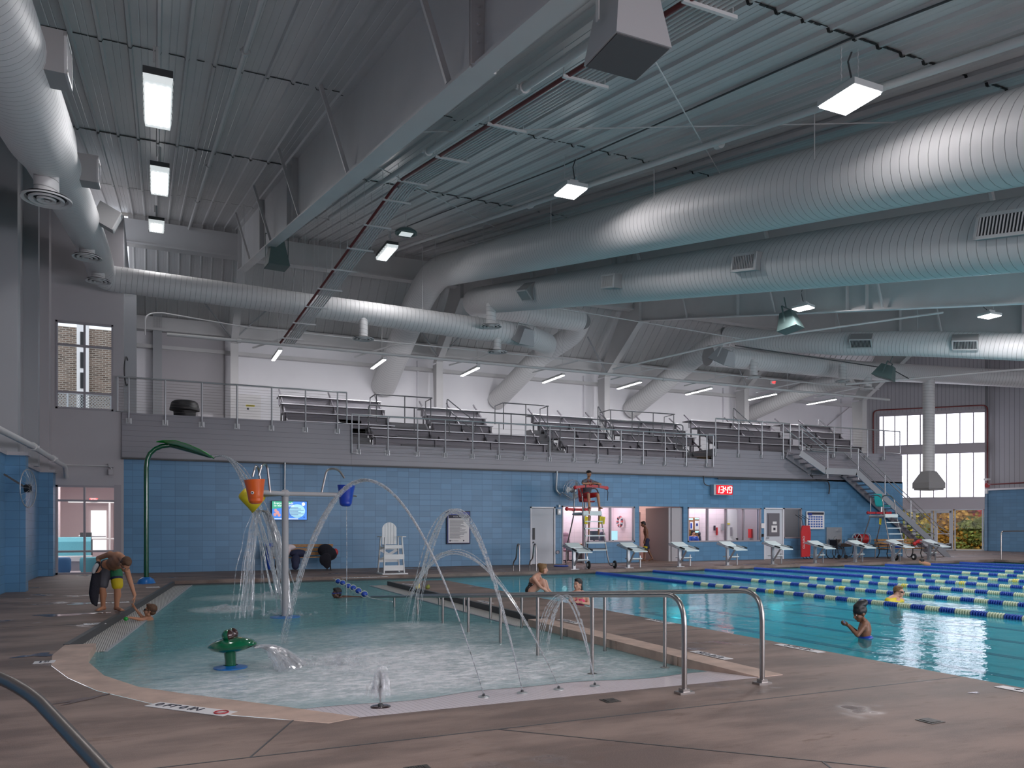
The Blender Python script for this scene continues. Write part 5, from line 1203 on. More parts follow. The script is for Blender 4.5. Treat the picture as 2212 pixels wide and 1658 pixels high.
# leaf spout
bx_,by_=G(316,1259).x,G(316,1259).y
t=thing('leaf_fountain','tall dark green bent pole with a long green leaf spout and a blue base','water spout',(bx_,by_,0))
mb=MB(); mb.lathe([(.001,.16),(.10,.155),(.18,.10),(.225,0)],(bx_,by_,0),24); mb.build('base_dome','disc_blue',t,smooth=True)
zc0=20.3
hp=[atY(316,1250,by_),atY(316,1010,by_)]+[atY(a,b,by_) for a,b in ((318,992),(324,979),(335,969),(350,963),(368,961))]+[atY(a,b,by_-(a-368)*.012) for a,b in ((388,966),(420,975),(455,986))]
mb=MB(); mb.tube(hp,[.06]*8+[.055,.04],16); mb.build('pole','pole_green',t,smooth=True)
lf=[atY(a,b,by_-max(0,(a-368))*.012-.05) for a,b in ((338,952),(355,954),(385,960),(415,970),(440,979),(462,988))]
wd=[.02,.16,.32,.34,.26,.07]; mb=MB()
n=len(lf); side=V((.25,.97,0)).normalized(); vs=[]
for p,w_ in zip(lf,wd):
    for k in range(7):
        u=(k-3)/3.; vs.append(p+side*u*w_+V((0,0,.10*u*u*w_/.3-.02)))
for p,w_ in zip(lf,wd):
    for k in range(7):
        u=(k-3)/3.; vs.append(p+side*u*w_+V((0,0,.10*u*u*w_/.3-.035)))
fs=[]
for i in range(n-1):
    for k in range(6):
        a=i*7+k; fs.append((a,a+1,a+8,a+7)); a+=n*7; fs.append((a,a+7,a+8,a+1))
    for k,(o1) in ((0,0),(6,0)):
        a=i*7+k; fs.append((a,a+7,a+7+n*7,a+n*7))
mb.add(vs,fs); mb.build('leaf','leaf_green',t,smooth=True)
# bucket post
pc=G(616,1332,-.1); X0,Y0=pc.x,pc.y
t=thing('bucket_fountain','grey spray post with arms carrying an orange, a blue and a yellow tipping bucket','water spout',(X0,Y0,-.9))
zt_=1.47+ (1136-1066)/FX*(X0*math.sin(CA)+Y0*math.cos(CA))
mb=MB(); mb.lathe([(.26,-.012),(.25,.004),(.10,.02)],(X0,Y0,-.095),24); mb.lathe([(.07,0),(.07,-.6)],(X0,Y0,-.12),20); mb.build('base_disc','disc_blue',t,smooth=True)
mb=MB(); mb.tube([(X0,Y0,-.9),(X0,Y0,zt_)],.058,20); mb.build('post','speaker_body',t,smooth=True)
mb=MB(); mb.ell((X0,Y0,zt_),(.085,.085,.075)); mb.build('hub','speaker_body',t,smooth=True)
ba=atY(728,1068,Y0+.05); oa=V((X0-.46,Y0-.55,zt_+.0)); ya=V((X0-.30,Y0+.70,zt_-.02))
for e in (ba,oa,ya):
    mb=MB(); mb.tube([V((X0,Y0,zt_)),V((e.x,e.y,zt_-.0))],.038,14); mb.build('arm','speaker_body',t,smooth=True)
def bucket(nm,c,m,tilt,r=.17,h=.36,face=None):
    R=Matrix.Rotation(tilt[0],3,V(tilt[1])) if tilt else Matrix.Identity(3)
    mb=MB(); mb.lathe([(.001,-h/2),(r*.40,-h/2+.004),(r*.60,-h/2+.022),(r*.70,-h/2+.06),(r*.77,-.05),(r*.88,.08),(r*1.0,h/2-.02),(r*1.02,h/2),(r*.96,h/2),(r*.82,.06),(r*.70,-h/2+.05),(.001,-h/2+.045)],(0,0,0),28)
    mb.v=[tuple(V(c)+R@V(v)) for v in mb.v]; return mb.build(nm,m,t,smooth=True)
ob=bucket('orange_bucket',oa+V((-.10,-.04,0)),'orange',(-.06,(0,1,0)),.165,.40)
mb=MB(); d=V((-.15,-1,.0)).normalized(); c=oa+V((-.10,-.04,0))+d*.125+V((-.04,0,-.02)); mb.lathe([(.026,0),(.024,.012),(.001,.02)],c,16,d); e_=mb.build('bucket_eye','eye_white',ob,smooth=True); mb=MB(); mb.lathe([(.013,.01),(.011,.024),(.001,.027)],c,12,d); mb.build('bucket_pupil','black',ob)
bucket('blue_bucket',ba+V((.16,0,-.02)),'royal_blue',(.04,(0,1,0)),.155,.38)
bucket('yellow_bucket',ya+V((-.22,-.15,-.05)),'yellow',(2.25,(0,1,0)),.175,.38)
mb=MB(); mb.tube([ba,ba+V((.35,0,-.02))],.014,8); mb.build('pivot','steel',t)
for a,b in ((V((ba.x-.28,ba.y,zt_)),ba+V((.13,0,.30))),(V((oa.x+.16,oa.y+.15,zt_)),oa+V((-.04,.0,.27))),(V((oa.x+.10,oa.y+.8,zt_)),oa+V((-.1,.35,.27)))):
    pk=(a+b)/2; top=zt_+.46
    mb=MB(); mb.tube(rounded([a,a+V(((b.x-a.x)*.25,0,top-zt_)),V((b.x-(b.x-a.x)*.25,b.y,top)),b],.18,6),.018,8); mb.build('filler_pipe','steel',t,smooth=True)
# ================================================================ DECK FURNITURE AGAINST THE BACK WALL
# white lifeguard chair
lx,ly=6.62,23.75
t=thing('lifeguard_chair','white slatted low lifeguard chair with a rounded back against the blue wall','chair',(lx,ly,0))
W=.33
mb=MB(); 
for i,x in enumerate((-.21,-.105,0,.105,.21)):
    hh=lambda q:1.44+math.sqrt(max(.27**2-q*q,0)); mb.prism([(x-.047,.98),(x+.047,.98),(x+.047,hh(x+.047)),(x+.016,hh(x+.016)),(x-.016,hh(x-.016)),(x-.047,hh(x-.047))],ly+.26,ly+.29,'xz')
mb.v=[(v[0]+lx,v[1],v[2]) for v in mb.v]; mb.build('backrest','white_plastic',t)
mb=MB()
for k in range(4): mb.bx(lx-.27,lx+.27,ly-.28+.13*k,ly-.17+.13*k,.93,.955)
mb.bx(lx-.3,lx+.3,ly-.31,ly-.28,.85,.96); mb.build('seat','white_plastic',t)
for s in(-1,1):
    mb=MB(); mb.bx(lx+s*.36-.07,lx+s*.36+.07,ly-.35,ly+.3,1.22,1.25); mb.build('armrest','white_plastic',t)
    mb=MB(); mb.bar((lx+s*.36,ly-.34,.05),(lx+s*.30,ly-.27,1.22),.09,.035,up=(1,0,0)); mb.build('leg','white_plastic',t)
    mb=MB(); mb.bar((lx+s*.38,ly+.38,.05),(lx+s*.31,ly+.27,1.22),.09,.035,up=(1,0,0)); mb.build('leg','white_plastic',t)
    mb=MB(); mb.bx(lx+s*.37-.03,lx+s*.37+.03,ly-.5,ly+.5,0,.05); mb.build('runner','white_plastic',t)
t.scale=(.88,.88,.93)
for z0,z1 in ((.13,.30),(.50,.66)): mb=MB(); mb.bx(lx-.36,lx+.36,ly-.36,ly-.33,z0,z1); mb.build('step_board','white_plastic',t)
mb=MB(); mb.bx(lx-.45,lx+.45,ly-.52,ly-.42,0,.05); mb.build('base_board','white_plastic',t)
mb=MB(); mb.bar((lx-.3,ly+.35,.45),(lx+.3,ly+.32,.80),.09,.02,up=(0,1,0)); mb.bar((lx+.3,ly+.35,.45),(lx-.3,ly+.32,.80),.09,.02,up=(0,1,0)); mb.bx(lx-.3,lx+.3,ly+.31,ly+.33,.8,.9); mb.bx(lx-.34,lx+.34,ly+.34,ly+.36,.38,.52); mb.build('rear_brace','white_plastic',t)
# tall lifeguard stand
def guardstand(label,p,rz,mseat,people=True):
    t=thing('lifeguard_stand',label,'lifeguard stand',(0,0,0),absolute=False)
    # local: x right, -y front (ladder side)
    for s in (-1,1):
        mb=MB(); mb.tube(rounded([(s*.42,-1.05,.09),(s*.42,-.85,.12),(s*.40,-.72,.45),(s*.34,-.30,1.75),(s*.33,-.22,2.35),(s*.33,.02,2.55),(s*.33,.48,2.55),(s*.33,.50,1.70),(s*.42,.95,.62),(s*.42,1.0,.0)],.14,5),.024,10); mb.build('side_frame','steel',t,smooth=True)
        mb=MB(); mb.bar((s*.40,-.66,.60),(s*.42,.96,.55),.045,.045); mb.build('lower_tube','steel',t)
        mb=MB(); mb.lathe([(.001,-.035),(.10,-.035),(.125,-.02),(.125,.02),(.10,.035),(.001,.035)],(s*.50,-1.12,.125),20,(1,0,0)); w_=mb.build('wheel','rubber',t,smooth=True); mb=MB(); mb.lathe([(.001,-.045),(.05,-.045),(.06,0),(.05,.045),(.001,.045)],(s*.50,-1.12,.125),12,(1,0,0)); mb.build('hub','white_plastic',w_,smooth=True)
    for k in range(6):
        z=.55+.225*k; f=(z-.45)/1.3; y=-.72+.42*f; x=.40-.06*f; mb=MB(); mb.bx(-x,x,y-.07,y+.06,z,z+.035); mb.build('rung','pale_aqua',t)
    mb=MB(); mb.bx(-.36,.36,-.36,.55,1.72,1.76); mb.bx(-.36,.36,-.38,-.35,1.66,1.80); mb.build('platform','pale_aqua',t)
    mb=MB(); 
    for y in (-.3,.5): mb.bar((-.36,y,1.68),(.36,y,1.68),.04,.04)
    for x in (-.36,.36): mb.bar((x,-.36,1.70),(x,.55,1.70),.04,.04)
    mb.bar((-.33,.48,2.55),(.33,.48,2.55),.04,.04); mb.build('platform_frame','steel',t)
    mb=MB(); mb.tube([(0,.22,1.76),(0,.22,2.1)],.04,10); mb.build('seat_post','galv',t)
    mb=MB(); 
    sp=[(-.25,2.14),(-.18,2.11),(.12,2.12),(.2,2.18),(.25,2.40),(.28,2.62)]
    for (a,za),(b,zb) in zip(sp,sp[1:]):
        mb.add([(-.22,a+.12,za),(.22,a+.12,za),(.22,b+.12,zb),(-.22,b+.12,zb),(-.22,a+.12,za-.02),(.22,a+.12,za-.02),(.22,b+.14,zb-.02),(-.22,b+.14,zb-.02)],[(0,1,2,3),(7,6,5,4),(0,4,5,1),(3,2,6,7),(1,5,6,2),(0,3,7,4)])
    mb.build('seat',mseat,t,smooth=True)
    t.location=p; t.rotation_euler=(0,0,rz); t.scale=(1.0,1.0,1.115); return t
def tube_float(label,p,rz,L=1.1,m='red',slack=.06,kind='rescue tube'):
    t=thing('rescue_tube',label,kind,(0,0,0),absolute=False)
    mb=MB(); pts=[(-L/2+L*i/10,0,-slack*((i-5)/5.)**2) for i in range(11)]
    for a,b in zip(pts,pts[1:]): mb.bar(a,b,.14,.09)
    mb.cap(pts[0],pts[0],.07,.07); mb.cap(pts[-1],pts[-1],.07,.07); mb.build('foam_body',m,t,smooth=True)
    mb=MB(); 
    for x in (-L*.2,L*.22): mb.bx(x-.02,x+.02,-.075,.075,-.055,.05)
    mb.tube([(L/2,0,-slack),(L/2+.05,0,-slack-.15),(L/2+.04,.02,-slack-.45)],.012,6); mb.build('strap','black',t)
    t.location=p; t.rotation_euler=(0,0,rz); return t
GS=V((14.18,24.85,0))
guardstand('tall steel lifeguard stand with ladder and wheels, with a lifeguard on it',GS,-.08,'red')
tube_float('red rescue tube lying across the armrests in front of the seated lifeguard',GS+V((.0,-.22,2.90)),-.06,1.25)
tube_float('red rescue tube sticking out to the left of the platform under the lifeguard',GS+V((-.42,.0,2.06)),.12,.95,slack=-.02)
G2=V((29.55,25.3,0))
guardstand('empty lifeguard stand with a teal seat in front of the staircase',G2,-.08,'teal_seat')
tube_float('dark red rescue tube lying on the platform of the empty lifeguard stand',G2+V((-.35,.0,2.06)),-.05,1.3,'dark_red',.0)
for k,(p,l,rz) in enumerate(((GS+V((-.30,-.40,1.68)),'yellow tag hanging at the left below the platform of the occupied stand',.5),(GS+V((.33,-.44,1.68)),'yellow tag hanging at the right below the platform of the occupied stand',-.2),(G2+V((-.28,.0,1.68)),'yellow tag hanging from the empty lifeguard stand',.3))):
    t=thing('warning_tag',l,'tag',tuple(p)); M=Matrix.Rotation(rz,3,'Z')@Matrix.Rotation(.12,3,'Y'); MB().box(p,(.20,.006,.27),M=M).build('tag_sheet','yellow_tag',t); mb=MB()
    for i in range(5): mb.box(p+M@V((0,-.005,.08-.035*i)),(.13,.002,.008),M=M)
    mb.build('tag_lines','ink',t); MB().tube([p+V((0,0,.13)),p+V((0,.03,.20))],.004,4).build('string','black',t)
p=G(1212,1223); t=thing('kick_disc','blue round flat float lying on the deck left of the lifeguard stand','float',tuple(p)); MB().lathe([(.001,.0),(.26,0),(.28,.02),(.26,.045),(.001,.045)],p,20).build('disc','float_blue',t,smooth=True)
# benches
def bench(label,p,L,rz=0):
    t=thing('bench',label,'bench',(0,0,0),absolute=False)
    for k in range(3): mb=MB(); mb.bx(-L/2,L/2,-.25+.15*k,-.14+.15*k,.43,.46); mb.build('seat_slat','wood',t)
    for k in range(3): mb=MB(); mb.bar((-L/2,.27+.03*k,.56+.13*k),(L/2,.27+.03*k,.56+.13*k),.025,.10); mb.build('back_slat','wood',t)
    for x in (-L/2+.2,L/2-.2):
        mb=MB(); mb.tube([(x,-.28,0),(x,-.20,.2),(x,-.25,.42)],.022,8); mb.tube([(x,.34,0),(x,.22,.22),(x,.22,.42),(x,.35,.86)],.022,8); mb.bar((x,-.27,.41),(x,.25,.41),.04,.03); mb.tube([(x,-.25,.42),(x,-.22,.62),(x,.2,.66)],.018,8); mb.bx(x-.03,x+.03,-.34,-.24,0,.03); mb.bx(x-.03,x+.03,.3,.4,0,.03); mb.build('iron_frame','black',t)
    t.location=p; t.rotation_euler=(0,0,rz); return t
bx0=atY(665,1200,26.6)
bench('wooden bench with bags behind the spray post, under the screen',V((4.45,26.7,0)),2.1)
bench('wooden bench at the foot of the staircase behind the empty lifeguard stand',V((31.6,26.2,0)),2.6)
def bag(name,label,p,prims,m,cat='bag'):
    mb=MB()
    for q in prims: mb.ell(V(p)+V(q[0]),q[1])
    o=mb.build(name,m,None,smooth=True); r=o.modifiers.new('r','REMESH'); r.mode='VOXEL'; r.voxel_size=.02; r.use_smooth_shade=True
    s=o.modifiers.new('s','SMOOTH'); s.factor=.5; s.iterations=3; tag(o,label,cat); return o
by=26.55
bag('jacket','black jacket draped over the right end of the bench, hanging down',(5.15,by,.42),[((0,0,.25),(.26,.16,.22)),((.1,-.05,.1),(.28,.18,.2)),((-.05,-.25,-.05),(.2,.08,.22)),((.0,-.28,-.15),(.14,.06,.2)),((.15,.0,.2),(.2,.15,.15))],'towel_black','clothes')
bag('duffel_bag','dark bag slumped in the middle of the bench behind the spray post',(4.25,by-.05,.46),[((0,0,.12),(.28,.16,.14)),((.2,0,.08),(.15,.12,.1)),((-.1,-.2,-.1),(.15,.08,.2)),((-.12,-.24,-.25),(.12,.07,.16))],'shorts_navy')
bag('patterned_towel','pink patterned towel bundle on the left part of the bench',(3.9,by,.46),[((-.05,0,.2),(.18,.14,.2)),((.1,.05,.32),(.2,.1,.1)),((-.15,-.05,.1),(.12,.12,.15))],'lobby_wall','towel')
bag('white_bag','white and grey patterned bag at the left end of the bench',(3.55,by,.46),[((0,0,.18),(.17,.13,.2)),((.05,0,.05),(.18,.14,.1))],'towel_pale')
bag('blue_jacket','blue jacket hanging over the left end of the bench',(3.4,by+.08,.5),[((.1,.15,.35),(.3,.1,.08)),((-.05,0,.0),(.12,.12,.35)),((-.05,-.05,-.25),(.08,.08,.2))],'float_blue','clothes')
bag('red_pouch','small red pouch behind the black jacket at the bench end',(5.5,by+.1,.46),[((0,0,.14),(.1,.08,.13))],'red')
bag('swim_bag','blue and white bag on the bench beside the staircase',(31.3,26.15,.46),[((0,0,.08),(.35,.15,.10)),((-.2,0,.12),(.15,.12,.12))],'float_blue')
bag('red_bag','red item on the back of the bench beside the staircase',(33.0,26.3,.6),[((0,0,.15),(.25,.08,.1)),((-.3,0,.05),(.15,.08,.1))],'red')
# television
a,b=atY(588,1082,27.33),atY(663,1122,27.33)
t=thing('wall_screen','lit blue and green information screen on the wall behind the spray post','screen',tuple((a+b)/2)); x0,x1,z0,z1=a.x,b.x,b.z,a.z; y=27.36
MB().bx(x0-.02,x1+.02,y,y+.08,z0-.02,z1+.02).build('bezel','black',t); S_=MB().bx(x0,x1,y-.004,y,z0,z1).build('display','screen_blue',t)
w_=x1-x0;h_=z1-z0
def sx(u): return x0+w_*u
def sz(v): return z1-h_*v
mb=MB(); mb.prism([(sx(0),sz(0)),(sx(.62),sz(0)),(sx(.40),sz(.32)),(sx(0),sz(.42))],y-.007,y-.004,'xz'); mb.build('slide_corner','screen_green',t)
mb=MB(); mb.prism([(sx(.72)+w_*.23*math.cos(k*PI/12),sz(.52)+w_*.2*math.sin(k*PI/12)) for k in range(24)],y-.007,y-.005,'xz'); mb.build('slide_circle','screen_light',t)
RXM=Matrix.Rotation(PI/2,4,'X')
mb=MB(); mb.text('Everyone needs',.098,Matrix.Translation((sx(.05),y-.010,sz(.10)))@RXM,.003,'LEFT'); mb.build('slide_text','screen_white',t); mb=MB(); mb.text('to learn to swim',.098,Matrix.Translation((sx(.05),y-.010,sz(.23)))@RXM,.003,'LEFT'); mb.ell((sx(.90),y-.008,sz(.14)),(.055,.003,.06)); mb.bx(sx(.05),sx(.75),y-.009,y-.007,sz(.97),sz(.94)); mb.build('slide_text','screen_white',t)
mb=MB()
for k in range(8): mb.bx(sx(.47),sx(.47+.36+.08*((k*37)%3-1)),y-.010,y-.008,sz(.36+.065*k),sz(.335+.065*k))
mb.ell((sx(.92),y-.009,sz(.86)),(.02,.003,.02)); mb.build('slide_lines','screen_navy',t)
mb=MB(); 
for u,v,r in ((.1,.5,.05),(.15,.62,.06),(.08,.72,.05),(.2,.75,.05)): mb.ell((sx(u),y-.007,sz(v)),(r,.003,r*1.1))
mb.build('slide_photo','screen_pink',t)
# pool rules board
a,b=atY(965,1103,27.4),atY(1016,1174,27.4); x0,x1,z0,z1=a.x,b.x,b.z,a.z; w_=x1-x0;h_=z1-z0; y=27.40
t=thing('rules_board','framed pool rules board with a blue header on the blue wall','sign',(x0,y,z0))
MB().bx(x0,x1,y,y+.06,z0,z1).build('board_frame','ink',t); MB().bx(x0+.03,x1-.03,y-.006,y,z0+.03,z1-.03).build('board_panel','sign_blue',t)
MB().bx(x0+.06,x1-.05,y-.012,y-.006,z0+.04,z1-.20).build('board_sheet','paper',t); MB().bx(x0+.07,x1-.06,y-.016,y-.012,z1-.27,z1-.15).build('board_header','ink',t)
MB().text('POOL RULES',.075,Matrix.Translation(((x0+x1)/2,y-.02,z1-.21))@RXM,.003).build('board_title','paper',t)
mb=MB(); random.seed(11)
z=z1-.33
while z>z0+.20: mb.bx(x0+.11,x0+.11+(w_-.24)*random.uniform(.55,1),y-.015,y-.012,z,z+.010); z-=.028
mb.text('Recreation Center',.05,Matrix.Translation((x0+.16,y-.016,z0+.11))@RXM,.003,'LEFT') if False else None
mb.text('Rec Centers',.055,Matrix.Translation((x0+.17,y-.016,z0+.12))@RXM,.003,'LEFT'); mb.lathe([(.001,0),(.03,0)],(x0+.125,y-.016,z0+.12),12,(0,1,0)); mb.lathe([(.001,0),(.028,0)],(x1-.27,y-.016,z0+.12),12,(0,1,0)); mb.build('board_text','ink',t)
# clock
a,b=atY(1547,1047,27.2),atY(1582,1068,27.2); x0,x1,z0,z1=a.x,b.x,b.z,a.z; y=27.2
t=thing('digital_clock','glowing red digital wall clock reading 13:49','clock',(x0,y,z0))
MB().bx(x0-.12,x1,y,y+.25,z0-.02,z1+.02).build('housing','galv',t); MB().bx(x0,x1,y-.02,y,z0,z1).build('display','clock_face',t)
# seven segment digits
SEGS={'1':'bc','3':'abgcd','4':'fgbc','9':'abcdfg'}
mb=MB(); dw=.13;dh=.26; cx0=x0; cz=(z0+z1)/2
def digit(ch,x):
    s=.017; g={'a':((0,dh/2),(dw,dh/2)),'g':((0,0),(dw,0)),'d':((0,-dh/2),(dw,-dh/2)),'b':((dw,dh/2),(dw,0)),'c':((dw,0),(dw,-dh/2)),'f':((0,dh/2),(0,0)),'e':((0,0),(0,-dh/2))}
    for k in SEGS[ch]:
        (ax,az),(bx2,bz)=g[k]; sl=.10; mb.bar((x+ax+az*sl,y-.035,cz+az),(x+bx2+bz*sl,y-.035,cz+bz),s,s)
for q_,o_ in (('1',0.),('3',.22),('4',.46),('9',.66)): mb=MB(); digit(q_,cx0+o_); mb.build('digit','white_led',t)
mb=MB()
for dz in(-.05,.05): mb.box((cx0+.405,y-.035,cz+dz),(.02,.02,.025))
mb.build('colon','white_led',t)
light('clock_glow','AREA',((x0+x1)/2,y-.08,cz),1.2,(.7,.3),(PI/2,0,0),(1,.02,.05))
# wall fan
c=V((14.75,27.0,2.86)); t=thing('wall_fan','round silver wall fan left of the seated lifeguard','fan',tuple(c)); ax=V((.25,-1,-.15)).normalized(); a,b=frame_of(ax); R=.40
mb=MB()
for rr,off in ((R,0),(R*.8,.07),(R*.5,.11),(R,-.12)): mb.tube([c+ax*off+(a*math.cos(2*PI*i/28)+b*math.sin(2*PI*i/28))*rr for i in range(28)],.006,5,closed=True)
for i in range(28):
    q=(a*math.cos(2*PI*i/28)+b*math.sin(2*PI*i/28)); mb.tube([c+ax*.12+q*.06,c+ax*.11+q*R*.5,c+ax*.07+q*R*.8,c+q*R,c-ax*.12+q*R],.0035,4)
mb.build('guard','steel',t)
for k in range(3):
    mb=MB(); q=lambda an,r:(a*math.cos(an)+b*math.sin(an))*r
    an=2*PI*k/3; mb.add([c+q(an,.06),c+q(an-.35,.34)+ax*.03,c+q(an,.37),c+q(an+.45,.32)-ax*.03,c+q(an+.5,.08)],[(0,1,2,3,4)]); mb.build('blade','galv',t)
mb=MB(); mb.lathe([(.001,-.2),(.09,-.19),(.10,-.06),(.05,0),(.001,.02)],c,16,ax); mb.build('motor','speaker_body',t,smooth=True)
mb=MB(); mb.lathe([(.001,.14),(.045,.13),(.05,.11)],c,14,ax); mb.build('hub_cap','white_plastic',t,smooth=True)
mb=MB(); mb.tube([c-ax*.12+V((0,0,-.35)),c-ax*.12+V((-.35,.1,-.1)),V((14.35,27.35,2.65))],.02,8); mb.build('bracket','rail_grey',t)
# small wall things
t=thing('alarm_strobe','small white alarm box with strobe between the white door and the office window','alarm',(14.36,27.4,2.1)); MB().bx(14.28,14.42,27.38,27.46,1.92,2.14).build('alarm_box','white_plastic',t); MB().bx(14.31,14.38,27.36,27.40,2.20,2.30).build('strobe','white_plastic',t); MB().bx(14.31,14.39,27.37,27.39,1.98,2.08).build('alarm_face','galv',t)
t=thing('outlet_cover','round grey outlet cover low on the blue wall by the lifeguard stand','outlet',(14.3,27.4,.5)); MB().lathe([(.001,0),(.07,0),(.07,-.03)],(14.3,27.44,.46),14,(0,1,0)).build('cover','frame_grey',t)
t=thing('wall_phone','small blue sign and dark latch left of the white door with the notice','sign',(24.5,27.4,1.3)); MB().bx(24.42,24.58,27.4,27.44,1.38,1.6).build('plate','paper',t); MB().bx(24.47,24.55,27.4,27.44,1.0,1.13).build('latch','black',t)
a,b=atY(1742,1104,27.4),atY(1780,1142,27.4); x0,x1,z0,z1=a.x,b.x,b.z,a.z
t=thing('schedule_board','white schedule board with a navy header beside the red backboards','sign',(x0,27.4,z0)); MB().bx(x0,x1,27.38,27.44,z0,z1).build('board','paper',t); MB().bx(x0+.04,x1-.04,27.37,27.38,z1-.15,z1-.04).build('board_header','ink',t)
mb=MB()
for i in range(6):
    for j in range(5): mb.bx(x0+.1+.15*i,x0+.2+.15*i,27.372,27.38,z0+.08+.11*j,z0+.15+.11*j)
mb.text('Lap Pool Schedule',.1,Matrix.Translation(((x0+x1)/2,27.37,z1-.24))@RXM,.003); mb.build('board_text','lobby_blue',t)
MB().bx(x0+.08,x0+.3,27.365,27.375,z0+.62,z0+.72).build('board_tab','sign_blue',t)
# red backboards leaning
for k,(px0,px1) in enumerate(((1730,1737),(1737,1744),(1744,1750))):
    a=atY(px0,1137,26.9); b=atY(px1,1198,26.9); t=thing('rescue_board',('red rescue board with white GUARD lettering leaning at the left of the stack','red rescue board in the middle of the leaning stack','red rescue board at the right of the leaning stack')[k],'rescue board',(a.x,26.9,0),group='red boards leaning on the blue wall')
    mb=MB(); mb.prism([(a.x,.10),(a.x+.22,.10),(a.x+.26,1.2),(a.x+.18,1.5),(a.x+.06,1.5),(a.x-.02,1.2)],26.85+.05*k,26.91+.05*k,'xz'); mb.build('board','red',t)
    mb=MB(); mb.tube([(a.x+.12,26.88+.05*k,1.5),(a.x+.10,26.95,1.8),(a.x+.12,27.35,1.98)],.014,6); mb.build('strap','black',t); mb=MB(); mb.tube([(a.x+.05,26.85,.12),(a.x+.1,26.8,.02),(a.x+.25,26.82,.01)],.02,6); mb.build('strap','black',t)
    if k==0: MB().text('GUARD',.17,Matrix.Translation((a.x+.12,26.84,.75))@RXM@Matrix.Rotation(PI/2,4,'Z'),.004).build('lettering','sign_white',t)
# wheelchair
wx,wy=27.9,26.6; t=thing('wheelchair','black folded wheelchair parked beside the red rescue boards','wheelchair',(wx,wy,0))
for s in(-1,1):
    mb=MB(); mb.tube([(wx+.30*math.cos(2*PI*i/24)+ (.03*s),wy+s*.22,.30+.30*math.sin(2*PI*i/24)) for i in range(24)],.018,6,closed=True)
    for i in range(8): mb.tube([(wx+.03*s,wy+s*.22,.30),(wx+.03*s+.3*math.cos(2*PI*i/8),wy+s*.22,.3+.3*math.sin(2*PI*i/8))],.004,4)
    mb.build('wheel','black',t)
    mb=MB(); mb.lathe([(.001,-.02),(.09,-.02),(.09,.02),(.001,.02)],(wx+.5,wy+s*.2,.09),14,(0,1,0)); mb.build('caster','black',t,smooth=True)
    mb=MB(); mb.tube([(wx-.12,wy+s*.22,.9),(wx-.05,wy+s*.22,.85),(wx-.02,wy+s*.22,.45),(wx+.4,wy+s*.2,.45),(wx+.5,wy+s*.2,.1)],.015,6); mb.build('side_frame','dark_grey',t)
mb=MB(); mb.bx(wx-.03,wx+.38,wy-.2,wy+.2,.44,.48); mb.bx(wx-.07,wx-.03,wy-.2,wy+.2,.45,.85); mb.build('seat','black',t)
# drinking fountain
fx0=atY(1793,1160,27.2).x; t=thing('drinking_fountain','stainless drinking fountain with back panel on the blue wall','drinking fountain',(fx0,27.2,0)); MB().bx(fx0,fx0+.95,27.40,27.46,.60,1.42).build('back_panel','galv',t)
mb=MB(); mb.prism([(27.0,.86),(27.42,.86),(27.42,.66),(27.1,.70)],fx0+.05,fx0+.47,'yz'); mb.build('upper_basin','steel',t); mb=MB(); mb.prism([(26.95,.68),(27.42,.68),(27.42,.50),(27.05,.52)],fx0+.45,fx0+1.15,'yz'); mb.build('lower_basin','steel',t); mb=MB(); mb.tube([(fx0+.3,27.3,.86),(fx0+.3,27.2,1.0),(fx0+.3,27.12,.98)],.015,6); mb.bx(fx0+.6,fx0+.85,27.3,27.4,1.25,1.33); mb.build('bubbler','galv',t)
# hose reel
hx_=atY(1855,1170,27.0).x; t=thing('hose_reel','wall hose reel with wound red hose and a hanging black loop','hose reel',(hx_,27.0,0))
for dx in (-.18,.42): MB().lathe([(.26,-.01),(.28,-.01),(.28,.01),(.26,.01),(.26,-.01)],(hx_+dx,26.95,.88),20,(1,0,0)).build('flange','white_plastic',t)
mb=MB()
for dx in (-.18,.42):
    for i in range(6): mb.tube([(hx_+dx,26.95,.88),(hx_+dx,26.95+.27*math.cos(i*PI/3),.88+.27*math.sin(i*PI/3))],.012,5)
mb.build('spokes','white_plastic',t)
mb=MB()
for k in range(9): mb.tube([(hx_-.12+.06*k,26.95+.2*math.cos(2*PI*i/16),.88+.2*math.sin(2*PI*i/16)) for i in range(16)],.028,6,closed=True)
mb.build('red_hose','red',t,smooth=True)
MB().tube(rounded([(hx_-.6,27.3,.85),(hx_-.75,27.2,.5),(hx_-.7,27.2,.05),(hx_-.2,27.2,.05),(hx_-.1,27.2,.6)],.2,5),.018,8).build('hose_loop','black',t,smooth=True)
MB().bx(hx_-.2,hx_+.5,27.05,27.42,.84,.92).build('bracket','galv',t)
# fire alarm cluster by chamfer right edge
p=C0+cd*chx(2131)-cn*.2; t=thing('fire_valve','small red and white fire bell with valve on the wall corner right of the window','fire bell',(p.x,p.y,4.0)); z_=chz(2131,1048); MB().lathe([(.001,-.1),(.12,-.08),(.14,0),(.001,.02)],(p.x,p.y,z_),16,tuple(-cn)).build('bell','red',t,smooth=True); MB().box((p.x,p.y,z_+.35),(.35,.2,.12)).build('lamp_pair','white_plastic',t); MB().box((p.x+.05,p.y+.05,z_-.35),(.16,.12,.3)).build('valve_box','white_plastic',t)
